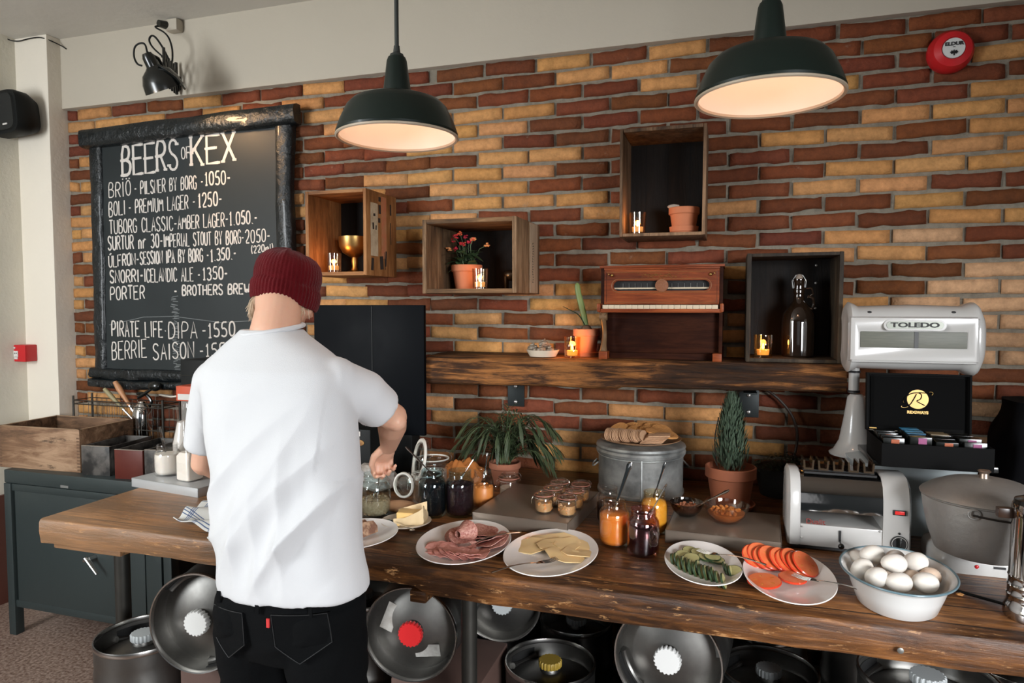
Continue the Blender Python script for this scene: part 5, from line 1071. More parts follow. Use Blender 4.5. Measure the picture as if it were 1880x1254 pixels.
# cheese
platter(-.479, -1.055, .134, .198, 0, 'white oval platter of sliced yellow cheese')
CHS = mat('yellow_cheese', (.80, .58, .30), .45, n=(6, .4, (.74, .48, .22)), sub=(.25, (.9, .6, .3), .01))
def cheese(loc, rz, s, lab, tilt=(0, 0)):
    mb = MB(); P = [(1, .1), (.75, .75), (.1, 1), (-.7, .8), (-1, .1), (-.8, -.65), (-.1, -.95), (.7, -.75)]
    V = [[Vector((x * s * q, y * s * .8 * q, z + .004 * math.sin(x * 3 + y * 2) * q)) for x, y in P] for q, z in ((.3, 0), (1, 0), (1, .0022), (.3, .0022))]
    mb.rings(V); bmesh.ops.subdivide_edges(mb.bm, edges=mb.bm.edges[:], cuts=1, smooth=.6); t = mb.build('cheese_slice', CHS, ang=50); t.location = loc; t.rotation_euler = (math.radians(tilt[0]), math.radians(tilt[1]), math.radians(rz)); tag(t, lab, 'cheese', 'overlapping cheese slices')
for loc, rz, s, lab, tl in (((-.548, -1.020, .917), 20, .062, 'cheese slice leaning at the left of the cheese platter', (6, -6)), ((-.535, -.985, .918), -10, .06, 'cheese slice under the others at the back left', (6, -3)), ((-.475, -.965, .919), 5, .064, 'large cheese slice at the far end of the platter', (10, 0)), ((-.430, -.985, .920), 30, .060, 'cheese slice at the back right rim', (6, 5)), ((-.400, -1.035, .9195), 70, .058, 'cheese slice under the front one at the right rim', (2, 8)), ((-.470, -1.01, .9225), 12, .065, 'wide middle cheese slice with a bright edge', (3, 2)), ((-.435, -1.075, .921), -35, .062, 'topmost cheese slice, nearest the fork', (-2, 5))): cheese(loc, rz, s, lab, tl)
fork((-.455, -1.125, .925), 'steel fork lying in front of the cheese', 222, -2)
# cucumber
platter(-.054, -1.010, .104, .168, 9, 'small white oval platter of cucumber slices')
CUC = mat('cucumber_flesh', (.36, .33, .14), .35, n=(45, .5, (.46, .43, .22))); SKIN = mat('cucumber_skin', (.018, .038, .014), .35, n=(30, .5, (.035, .07, .025)))
def cucumber(loc, rx, ry, rz, lab, grp=None, r=.021):
    t = thing('cucumber_slice', lab, 'cucumber', loc, 0, grp); t.rotation_euler = (math.radians(rx), math.radians(ry), math.radians(rz))
    mb = MB(); mb.lathe([(0, 0), (r * .93, 0), (r * .93, .005), (0, .005)], seg=22); mb.build('flesh', CUC, t)
    mb = MB(); mb.lathe([(r * .925, -.0002), (r, .0002), (r, .0048), (r * .925, .0052)], seg=22); mb.build('skin', SKIN, t)
for k in range(13):
    u = k / 12; cucumber((-.135 + .12 * u, -1.018 - .088 * u + .008 * math.sin(k * 2), .917 + .004 * (k % 2)), 12 + 4 * math.sin(k), 70, 8, nth(k, 13) + ' cucumber slice in the inner standing dark row', 'standing row of cucumber slices', .022)
for k in range(9):
    u = k / 8; cucumber((-.115 + .115 * u, -1.045 - .075 * u, .916), 10, 72, 4, nth(k, 9) + ' cucumber slice in the outer row along the front rim', 'outer row of cucumber slices', .021)
for k, (x, y) in enumerate(((.005, -1.03), (.012, -1.045), (.020, -1.055))): cucumber((x, y, .916), 14, 66, 10, nth(k, 3) + ' of three cucumber slices on edge near the right rim', 'cucumber slices on edge', .020)
for x, y, z, rx, ry, lab in ((-.092, -.925, .916, 12, 8, 'flat cucumber slice at the far end of the small platter'), (-.068, -.935, .917, 8, 6, 'flat cucumber slice next to the far one'), (-.108, -.97, .918, 14, 4, 'flat cucumber slice at the left above the standing row'), (-.085, -.998, .922, 14, 0, 'flat cucumber slice over the middle of the standing row'), (-.046, -.968, .918, 6, 6, 'small flat cucumber slice under the fork tines'), (-.018, -.978, .917, 4, 4, 'lower slice of the flat pair right of the fork tines'), (-.028, -.972, .922, 6, 4, 'upper slice of the flat pair right of the fork tines'), (.028, -1.048, .918, 14, -4, 'single flat cucumber slice near the right rim')): cucumber((x, y, z), rx, ry, 0, lab, r=.0235)
fork((-.058, -.955, .934), 'steel fork lying over the cucumber', -27, 3)
# tomato
platter(.168, -1.032, .116, .196, 2, 'white oval platter of sliced tomato')
TOM = mat('tomato_flesh', (.66, .105, .03), .28, n=(35, .7, (.74, .24, .10)), coat=.0); TSK = mat('tomato_skin', (.60, .045, .015), .2, coat=.4)
def tomato(loc, rx, ry, rz, lab, r=.038, grp=None):
    t = thing('tomato_slice', lab, 'tomato', loc, 0, grp); t.rotation_euler = (math.radians(rx), math.radians(ry), math.radians(rz))
    mb = MB(); mb.lathe([(0, 0), (r * .95, 0), (r * .97, .003), (r * .95, .006), (0, .006)], seg=36); mb.build('flesh', TOM, t)
    mb = MB(); mb.lathe([(r * .945, -.0002), (r, .002), (r, .004), (r * .945, .0062)], seg=36); mb.build('skin', TSK, t)
    mb = MB()
    for k in range(5):
        a = k * 1.257 + .3; mb.ball((r * .55 * math.cos(a), r * .55 * math.sin(a), .0052), r * .24, 2, M=Matrix.Rotation(a, 4, 'Z'), sq=(1.1, .6, .1))
    mb.build('seed_pocket', mat('tomato_seeds', (.72, .26, .07), .2, n=(120, .8, (.60, .10, .03))), t)
for k in range(10):
    u = k / 9; tomato((.088 + .125 * u, -.950 - .030 * u + (.010 if k % 3 == 1 else 0), .930 + (.004 if k % 2 else 0)), 34 - 6 * u, 14 + 16 * u, 10, nth(k, 10) + ' tomato slice in the overlapping row', .040, 'overlapping row of tomato slices')
tomato((.104, -1.098, .918), 4, -4, 20, 'single flat tomato slice at the front of its platter', .043)
tomato((.176, -1.052, .917), 3, 2, 0, 'flat tomato slice under the fork tines', .036)
fork((.186, -1.068, .934), 'steel fork lying over the tomato with its handle past the rim', -26, 1)
# butter, bread
bd = thing('butter_saucer', 'small rimmed saucer under the block of butter', 'saucer', (-1.022, -.905, .9005))
mb = MB(); mb.lathe([(0, 0), (.045, 0), (.078, .009), (.086, .014), (.084, .016), (.075, .012), (.045, .005), (0, .005)], seg=56); mb.build('saucer', mat('cream_ceramic', (.55, .48, .39), .3), bd)
bt = thing('butter_block', 'block of yellow butter in torn open wrapping paper', 'butter', (-1.008, -.898, .9065), 12)
mb = MB(); mb.box((0, 0, .02), (.085, .055, .04), bev=.008, seg=3, jit=.003); mb.build('butter', mat('butter', (.76, .50, .19), .4, sub=(.3, (.9, .7, .4), .01)), bt)
mb = MB(); mb.grid(lambda u, v: Vector((-.050 + .102 * u, -.031 + .004 * math.sin(u * 12) - .004 * v, .0 + (.022 + .040 * u * u) * v)), 16, 6, .0008)
mb.grid(lambda u, v: Vector((.048 + .004 * v + .004 * math.sin(v * 5), -.034 + .07 * u, .0 + (.050 + .014 * math.sin(u * 6)) * v)), 12, 6, .0008); mb.grid(lambda u, v: Vector((-.05 + .1 * u, .032, .0 + (.035 + .03 * u) * v)), 12, 4, .0008); mb.build('wrapper', mat('butter_paper', (.68, .52, .30), .55), bt)
fork((-1.055, -.945, .920), 'steel knife lying across the butter saucer', -30, -1, .11, 'knife')
platter(-1.105, -1.085, .125, .150, 0, 'white plate of fruit bread half hidden by the person', .02, 'bread_plate')
BRD = mat('fruit_bread', (.50, .32, .20), .8, n=(38, .9, (.18, .08, .05), None, .07), bump=(60, .006)); CRST = mat('bread_crust', (.32, .15, .07), .7)
for k in range(4):
    t = thing('bread_slice', nth(k, 4) + ' slice of fruit bread on the half hidden plate', 'bread', (-1.165 + .032 * k, -1.07 - .004 * k, .915), 15, 'slices of fruit bread'); mb = MB(); mb.prism([(-.05, 0), (.05, 0), (.054, .018), (.045, .036), (.0, .044), (-.045, .036), (-.054, .018)], .011, rot(-22, 0, 60), bev=.002); mb.build('crumb', BRD, t)
    mb = MB(); mb.prism([(-.051, -.001), (.051, -.001), (.0555, .018), (.046, .037), (.0, .0455), (-.046, .037), (-.0555, .018)], .004, rot(-22, 0, 60) @ T(0, .0035, 0)); mb.build('crust', CRST, t)
lf = MB(); lf.ball((-1.09, -.80, .925), .045, 3, nz=.15, sq=(1.5, .75, .5)); tag(lf.build('bread_roll', mat('roll_crust', (.48, .27, .14), .7, n=(20, .5, (.36, .18, .09)))), 'small bread roll between the muesli jar and the butter', 'bread')
# ================================================================ appliances at the right
WENAM = mat('white_enamel_gloss', (.46, .45, .43), .25, coat=.3); MIRR = mat('mirror_chrome', (.42, .40, .385), .07, 1., bump=(3, .0015)); GRYP = mat('grey_plastic', (.05, .05, .05), .5)
ts = thing('toaster', 'white and chrome multi-slot toaster with a red switch and black dial', 'toaster', (.354, -.655, .9005))
def prof(d=0.):   # closed profile in (y,z), y forward negative
    P = [(-.104 + d, .014), (-.106 + d, .05), (-.106 + d, .12), (-.102 + d, .165), (-.086 + d * .7, .202), (-.055, .228 - d), (0, .234 - d)]
    return P + [(-y, z) for y, z in P[-2::-1]]
def capring(x, d): return [(x, y, z) for y, z in prof(d)]
for nm, xa, xb in (('end_cap', -.167, -.132), ('control_cap', .092, .166)):
    xs = [xa, xa + .006, xb - .006, xb] ; mb = MB(); ins = [.012, .001, .001, .006] if xa < 0 else [.004, .001, .001, .012]
    mb.rings([capring(x, i) for x, i in zip(xs, ins)]); mb.build(nm, WENAM, ts, ang=40)
mb = MB(); P = [p for p in prof(.006)]; F = [p for p in P if p[1] > .075]
mb.rings([[(x, y, z) for y, z in F] for x in (-.133, .093)], closed=False); mb.build('chrome_body', MIRR, ts, ang=60)
mb = MB(); mb.box((-.02, 0, .045), (.226, .196, .066), bev=.003); mb.build('lower_panel', WENAM, ts); mb = MB(); mb.box((0, 0, .006), (.30, .17, .012)); mb.build('base_plate', GRYP, ts)
for k in range(4): mb = MB(); mb.box((-.02, -.054 + k * .036, .2275), (.20, .016, .006)); mb.build('slot', mat('slot_black', (.004, .004, .004), .6), ts)
SMK = mat('smoked_guide', (.045, .03, .018), .15, coat=.5)
for k in range(5): mb = MB(); mb.prism([(-.014, 0), (.014, 0), (.016, .03), (.011, .03), (.009, .006), (-.009, .006), (-.011, .03), (-.016, .03)], .07, T(-.105 + k * .042, -.035, .2305)); mb.build('bread_guide', SMK, ts)
mb = MB(); mb.box((-.022, -.1005, .050), (.006, .003, .034)); mb.build('lever_slot', INK, ts)
mb = MB(); mb.tube([(-.022, -.10, .038), (-.022, -.125, .030)], .0025, 8); mb.ball((-.022, -.128, .029), .009, 2); mb.build('timer_lever', GLOSSBLK, ts)
mb = MB(); mb.box((.133, -.1065, .137), (.034, .004, .015), bev=.001); mb.build('switch_frame', INK, ts); mb = MB(); mb.box((.133, -.109, .137), (.025, .003, .010), bev=.001); mb.build('red_switch', mat('lit_red_switch', (.50, .02, .02), .25, emit=((1, .05, .04), .35)), ts)
mb = MB(); mb.lathe([(0, 0), (.023, 0), (.023, .004), (0, .005)], M=T(.134, -.105, .046) @ R90, seg=32); mb.build('dial', INK, ts); mb = MB(); mb.box((.134, -.115, .046), (.009, .012, .036), bev=.002); mb.build('dial_grip', GLOSSBLK, ts)
mb = MB(); mb.tube([(.134 + .0195 * math.cos(a), -.1100, .046 + .0195 * math.sin(a)) for a in [2 * PI * k / 28 for k in range(28)]], .0008, 4, closed=True); mb.build('dial_scale', WHITEP, ts)
mb = MB(); mb.ball((.134, -.107, .076), .0035, 2); mb.build('pilot_button', INK, ts)
for x, z in ((-.127, .036), (.084, .024), (-.127, .07), (.084, .075)): mb = MB(); mb.ball((x, -.100, z), .0028, 2); mb.build('screw', STEEL, ts)
text('lettering', 'Dualit', mat('dark_red_print', (.16, .02, .015), .5), ts, (-.09, -.1025, .088), .022, bold=.0004)
# crumb
# hotplate and pot
hp = thing('hotplate', 'white single hotplate with a round red lamp under the big pot', 'hotplate', (.705, -.725, .9005))
mb = MB(); mb.rings([[(x * .135, y * .105, z) for x, y in sq(1, .25)] for z in (0,)] + [[(x * a * .135, y * a * .105, z) for x, y in sq(1, .25)] for a, z in ((1, .03), (.97, .045), (.84, .058), (.5, .058))]); mb.build('body', WENAM, hp, ang=50)
mb = MB(); mb.ball((-.042, -.1055, .024), .0055, 2, sq=(1, .5, 1)); mb.build('red_lamp', RED, hp)
mb = MB(); mb.lathe([(0, .058), (.075, .058), (.075, .064), (0, .065)], seg=36); mb.build('plate', mat('iron_plate', (.03, .03, .03), .5, .6), hp)
mb = MB(); mb.box((.012, -.106, .026), (.028, .002, .006)); mb.build('brand_mark', INK, hp)
ALU = mat('cast_aluminium', (.40, .385, .36), .48, .75, n=(6, .7, (.27, .255, .24)), r2=.62, bump=(30, .002))
pt = thing('cooking_pot', 'large grey cast aluminium pot with domed lid and bail handle', 'pot', (.672, -.832, .9665))
mb = MB(); mb.lathe([(0, 0), (.098, 0), (.112, .006), (.130, .06), (.142, .12), (.146, .150), (.149, .153), (.146, .157), (.138, .150), (0, .148)], seg=72); mb.build('body', ALU, pt)
mb = MB(); mb.lathe([(.149, .155), (.151, .158), (.147, .163), (.125, .178), (.09, .194), (.05, .203), (0, .206)], seg=72); mb.build('lid', ALU, pt)
mb = MB(); mb.lathe([(0, .204), (.012, .205), (.011, .218), (.016, .224), (.013, .227), (0, .227)], seg=20); mb.build('knob', mat('warm_steel', (.42, .33, .26), .35, .9), pt)
mb = MB(); a0 = math.radians(245); mb.tube([Vector((.149 * math.cos(a0), .149 * math.sin(a0), .14)) + Vector((.014 * math.cos(q), -.004, .012 * math.sin(q))) for q in [2 * PI * k / 16 for k in range(16)]], .0028, 6, closed=True); mb.build('bail_ear', ALU, pt)
mb = MB(); mb.tube([(.156 * math.cos(a), .156 * math.sin(a), .138 - .012 * math.sin((a - a0) * 1.2)) for a in [a0 + (math.radians(425) - a0) * k / 24 for k in range(25)]], .0028, 6); mb.build('bail_handle', mat('dark_wire_handle', (.05, .045, .04), .4, .8), pt)
# percolator
kp = thing('percolator', 'tall polished steel percolator cut off by the right edge', 'percolator', (.702, -1.085, .9005))
mb = MB(); mb.lathe([(0, 0), (.058, 0), (.060, .006), (.058, .03), (.054, .036), (.0535, .05), (.055, .055), (.053, .06), (.0525, .072), (.054, .077), (.052, .082), (.0515, .094), (.053, .099), (.051, .105), (.049, .24), (.051, .262), (.048, .272), (0, .272)], seg=56); mb.build('body', MIRR, kp)
mb = MB(); mb.lathe([(0, .272), (.047, .272), (.045, .282), (.03, .288), (0, .289)], seg=40); mb.build('lid', GLOSSBLK, kp)
mb = MB(); mb.box((-.062, .012, .245), (.032, .022, .024), bev=.004); mb.build('handle_block', mat('bakelite', (.03, .014, .008), .3), kp)
mb = MB(); mb.tube([(-.03 + .01 * math.cos(q), -.043, .14 + .052 * math.sin(q)) for q in [2 * PI * k / 24 for k in range(24)]], .0015, 5, closed=True); mb.build('gauge_ring', STEEL, kp)
cb_ = MB(); cb_.tube(smooth([(.66, -1.03, .906), (.60, -.99, .905), (.55, -.95, .905), (.52, -.88, .905), (.53, -.80, .905), (.56, -.74, .905)], 3), .0038, 6); tag(cb_.build('power_cord', SATBLK), 'black power cord curling over the table toward the percolator', 'cable')
cr = MB(); cr.ball((.575, -1.00, .906), .006, 2, nz=.5, sq=(1.6, 1, .6)); tag(cr.build('bread_crumb', CRK2), 'small golden crumb on the table right of the egg bowl', 'crumb')
# egg bowl
EN = mat('white_enamelware', (.68, .68, .66), .22, coat=.35); BLUE = mat('blue_enamel_rim', (.12, .19, .22), .3)
eb = thing('enamel_bowl', 'oval white enamel bowl with a blue rim full of eggs', 'bowl', (.413, -1.086, .9005), -5)
mb = MB(); mb.lathe([(0, 0), (.66, 0), (.70, .004), (.80, .04), (.87, .068), (.90, .075), (.985, .083), (.99, .0845), (.90, .079), (.86, .070), (.78, .040), (.68, .006), (0, .005)], seg=88, sx=.128, sy=.165); mb.build('bowl', EN, eb)
mb = MB(); mb.tube([(.1275 * math.cos(a), .1645 * math.sin(a), .0845) for a in [2 * PI * k / 80 for k in range(80)]], .0028, 8, closed=True); mb.build('blue_rim', BLUE, eb)
EGG = mat('egg_shell', (.74, .70, .64), .45, n=(6, .3, (.68, .60, .52)), sub=(.2, (.9, .7, .5), .008)); EGB = mat('warm_egg_shell', (.66, .50, .38), .45, sub=(.2, (.9, .7, .5), .008))
EL = 'large white egg highest at the left of the heap|white egg against the far left rim of the bowl|white egg low at the left rim of the bowl|white egg at the far side of the heap|large white egg at the right back of the heap|oval white egg lying in the middle of the heap|white egg at the front left rim|beige egg tucked under the middle of the heap|white egg at the front centre of the heap|shaded brown egg between the two front eggs|round white egg at the front right|brownish egg low at the right rim'.split('|')
for i, (x, y, z) in enumerate([(0.366, -1.040, 1.000), (0.338, -0.995, 0.968), (0.334, -1.085, 0.975), (0.425, -1.000, 0.978), (0.463, -1.042, 0.993), (0.405, -1.090, 1.000), (0.358, -1.134, 0.976), (0.394, -1.045, 0.958), (0.403, -1.152, 0.976), (0.443, -1.092, 0.962), (0.463, -1.134, 0.976), (0.488, -1.065, 0.964)]):
    mb = MB(); mb.lathe([(.0235 * math.sin(a) * (1 - .10 * math.cos(a)), -.030 * math.cos(a)) for a in [PI * k / 20 for k in range(21)]], seg=28)
    for v in mb.bm.verts:
        if abs(v.co.x) < 1e-7: v.co.x = 0
    o = mb.build('egg', EGB if i in (7, 9, 11) else EGG); o.location = (x, y, z); o.rotation_euler = (math.radians([80, 60, 40, 70, 75, 88, 60, 80, 84, 50, 86, 50][i]), math.radians([20, 60, 10, 30, 50, 80, 20, 40, 70, 10, 75, 30][i]), math.radians([80, 10, 60, 120, 80, 95, 30, 0, 90, 40, 85, 20][i])); tag(o, EL[i], 'egg', 'eggs in the enamel bowl')
# counter scale
sc = thing('counter_scale', 'old white enamel shop scale with a drum head lettered TOLEDO', 'scale', (.59, -.32, .9005))
def sec(cy, cz, ry, rz, e=.75, n=40): return [(cy + ry * math.copysign(abs(math.cos(a)) ** e, math.cos(a)), cz + rz * math.copysign(abs(math.sin(a)) ** e, math.sin(a))) for a in [2 * PI * k / n for k in range(n)]]
rg_ = []
for x, ry, rz, cz in ((-.190, .06, .07, .628), (-.196, .085, .105, .628), (-.186, .100, .122, .628), (-.172, .098, .116, .628), (-.16, .090, .108, .628), (0, .092, .112, .629), (.15, .090, .108, .628), (.168, .098, .118, .626), (.186, .102, .124, .625), (.196, .098, .116, .624), (.208, .080, .090, .624), (.214, .05, .055, .624)):
    rg_.append([(x, y, z) for y, z in sec(-.005, cz, ry, rz)])
mb = MB(); mb.rings(rg_); mb.build('drum_head', WENAM, sc, ang=60)
mb = MB()   # window frame: outer to inner bevelled
def rect(x0, x1, z0, z1, y): return [(x0, y, z0), (x1, y, z0), (x1, y, z1), (x0, y, z1)]
mb.rings([rect(-.196, .186, .545, .702, -.085), rect(-.192, .182, .550, .697, -.112), rect(-.182, .172, .560, .688, -.115), rect(-.164, .154, .594, .655, -.100)], capa=True, capb=True); bmesh.ops.bevel(mb.bm, geom=[e for e in mb.bm.edges if e.calc_length() < .2 or True][:8], offset=.006, segments=2, affect='EDGES'); mb.build('window_frame', WENAM, sc, ang=50)
mb = MB(); mb.box((-.005, -.1012, .6245), (.312, .004, .054), bev=.002); mb.build('reading_window', mat('dark_reading_glass', (.09, .095, .075), .5, coat=0, n=(60, .6, (.16, .155, .12), (.3, 1, 4))), sc)
mb = MB(); mb.box((-.165 + .17, -.1035, .6245), (.012, .003, .054)); mb.build('window_divider', GRYP, sc)
def pill(w_, h_, y0, y1): return [[(x, y, z) for x, z in slot(0, 0, w_, h_, 10)] for y in (y0, y1)]
mb = MB(); mb.rings([[(x - .004, y, z + .6735) for x, y, z in r] for r in pill(.182, .036, -.105, -.1175)]); mb.build('name_plate_frame', WENAM, sc)
mb = MB(); mb.rings([[(x - .004, y, z + .6735) for x, y, z in r] for r in pill(.166, .024, -.115, -.1195)]); mb.build('name_plate', mat('silver_green_plate', (.20, .21, .18), .35, .5), sc)
text('lettering', 'TOLEDO', INK, sc, (-.004, -.1202, .6735), .0215, sx=1.65, bold=.0007)
for x in (-.13, .118): mb = MB(); mb.ball((x, -.070, .715), .006, 2, sq=(1.2, 1, .8)); mb.build('screw', INK, sc)
mb = MB(); mb.cyl((-.158, .015, .43), (-.158, .015, .52), .0175, seg=20); mb.build('column_neck', WENAM, sc)
for z in (.505, .435): mb = MB(); mb.cyl((-.158, .015, z - .004), (-.158, .015, z + .004), .0205, seg=20); mb.build('black_collar', INK, sc)
mb = MB(); mb.lathe([(0, .425), (.019, .425), (.028, .415), (.040, .33), (.052, .26), (.070, .225), (.084, .215), (.082, .209), (.03, .205), (.02, .19), (.021, .165), (.03, .15), (0, .15)], M=T(-.150, .015, 0), seg=40); mb.build('flared_column', WENAM, sc)
mb = MB(); mb.rings([[(a * x, -.05 + b * y, z) for x, y in sq(1, .45, 48)] for a, b, z in ((.175, .15, 0), (.175, .15, .03), (.14, .12, .06), (.12, .10, .10), (.14, .12, .15), (.185, .15, .20), (.19, .155, .225), (.15, .12, .235))]); mb.build('base', mat('bluish_enamel', (.42, .47, .48), .3, coat=.3), sc, ang=60)  # base enamel a little bluer than the drum head
mb = MB(); mb.box((.02, -.12, .247), (.34, .34, .018), bev=.004); mb.build('platform', GLOSSBLK, sc)
# tea box
tx = thing('tea_box', 'open black presentation box lettered RIDGWAYS on the scale platform', 'tea box', (.593, -.585, 1.1575))
VELV = mat('black_velvet', (.002, .002, .002), .9, spec=.1); PAPB = mat('black_box_paper', (.004, .004, .004), .75, spec=.08); GOLD = mat('gold_print', (.58, .36, .11), .4, .3)
for nm, c, s in (('front_wall', (0, -.113, .035), (.29, .004, .07)), ('rear_wall', (0, .113, .035), (.29, .004, .07)), ('side_wall', (-.143, 0, .035), (.004, .222, .07)), ('side_wall', (.143, 0, .035), (.004, .222, .07)), ('floor', (0, 0, .003), (.282, .222, .005)), ('divider', (-.068, 0, .03), (.002, .22, .05)), ('divider', (.002, 0, .03), (.002, .22, .05)), ('divider', (.072, 0, .03), (.002, .22, .05))):
    mb = MB(); mb.box(c, s, bev=.0008); mb.build(nm, PAPB, tx)
ML = T(0, .115, .072) @ rot(-4); 
for nm, c, s, m in (('lid_panel', (0, .006, .094), (.30, .006, .188), PAPB), ('lid_lining', (0, .0015, .094), (.272, .003, .164), VELV), ('lid_rim', (-.147, -.006, .094), (.006, .022, .188), PAPB), ('lid_rim', (.147, -.006, .094), (.006, .022, .188), PAPB), ('lid_rim', (0, -.006, .185), (.288, .022, .006), PAPB)):
    mb = MB(); mb.box(c, s, bev=.0008); o = mb.build(nm, m, tx); o.data.transform(ML)
lg = MB(); lg.lathe([(0, 0), (.031, 0), (.031, .0012), (0, .0014)], M=ML @ T(.002, 0, .105) @ R90, seg=40); lg.build('gold_disc', GOLD, tx)
lg = MB()
for P in ([(-.032, .088), (-.040, .094), (-.036, .110), (-.018, .124), (.004, .127), (.014, .120), (.010, .104), (-.004, .100), (.010, .092), (.022, .086)], [(-.002, .122), (-.012, .100), (-.022, .084), (-.036, .079), (-.044, .082)], [(.004, .127), (.028, .126), (.040, .130), (.044, .124)]):
    q = smooth([(x, -.0025, z) for x, z in P]); lg.tube([ML @ v for v in q], .0016, 5)
lg.build('script_initial', VELV, tx)
lg = MB()
for P in ([(-.044, .082), (-.046, .078), (-.036, .076), (-.026, .080)], [(.030, .127), (.040, .131), (.046, .126), (.042, .120)], [(-.032, .088), (-.041, .094), (-.036, .108)]):
    q = smooth([(x, -.0028, z) for x, z in P]); lg.tube([ML @ v for v in q], .0009, 5)
lg.build('script_flourish', GOLD, tx)
o = text('lettering', 'RIDGWAYS', GOLD, tx, (0, 0, 0), .0125, bold=.0006, sx=.95); o.data.transform(ML @ T(.002, -.0015, .062))
mb = MB(); mb.box((-.128, -.001, .006), (.022, .005, .004)); mb.build('brass_hinge', BRASS, tx); bpy.data.objects[-1] if False else None
for o in tx.children:
    if o.name.startswith('brass_hinge'): o.data.transform(ML)
TEA = {'blue': (.02, .16, .30), 'pink': (.26, .05, .15), 'orange': (.34, .07, .015), 'purple': (.05, .025, .07), 'cream': (.24, .18, .10)}
rr = random.Random(3)
for i, (cx, cols, lab) in enumerate(((-.105, ['orange', 'purple'], 'left end'), (-.035, ['pink', 'blue'], 'blue topped'), (.036, ['orange', 'cream'], 'orange marked'), (.107, ['pink', 'purple'], 'right end'))):
    for k in range(4):
        t = thing('tea_sachet', '%s tea sachet of the %s stack in the open box' % (['front', 'second', 'third', 'rear'][k], lab), 'tea sachet', (.593 + cx + rr.uniform(-.002, .002), -.585 - .062 + k * .038, 1.1575 + .062 + rr.uniform(0, .006) + (.008 if i == 1 else 0)), 0, 'tea sachets, %s stack' % lab)
        mb = MB(); mb.box((0, 0, 0), (.058, .035, .030), R=rot(rr.uniform(-8, 8)), bev=.001); mb.build('packet', GLOSSBLK, t)
        mb = MB(); mb.box((.004, -.0185, .003), (.022, .0015, .018)); mb.build('colour_mark', mat('print_' + cols[0], TEA[cols[0]], .5), t)
        if i == 1 and k > 0 or (i == 2 and k > 1): mb = MB(); mb.box((0, 0, .0165), (.050, .030, .0015)); mb.build('colour_top', mat('print_' + cols[1], TEA[cols[1]], .4), t)
# dark bag at the right edge
bg = MB(); 
def bagp(u, v):
    a = 2 * PI * u; k = 1 - .25 * v ** 3; n_ = .02 * noise.noise(Vector((math.cos(a) * 2, math.sin(a) * 2, v * 4)))
    return Vector((1.02 + (.150 * k + n_) * math.copysign(abs(math.cos(a)) ** .6, math.cos(a)), -.27 + (.16 * k + n_) * math.copysign(abs(math.sin(a)) ** .6, math.sin(a)), .9005 + .42 * v))
bg.rings([[bagp(k / 40, j / 20) for k in range(40)] for j in range(21)]); tag(bg.build('black_bag', mat('black_felt', (.004, .004, .005), .95, spec=.1)), 'big black cloth bag slumped at the right edge beside the tea box', 'bag')
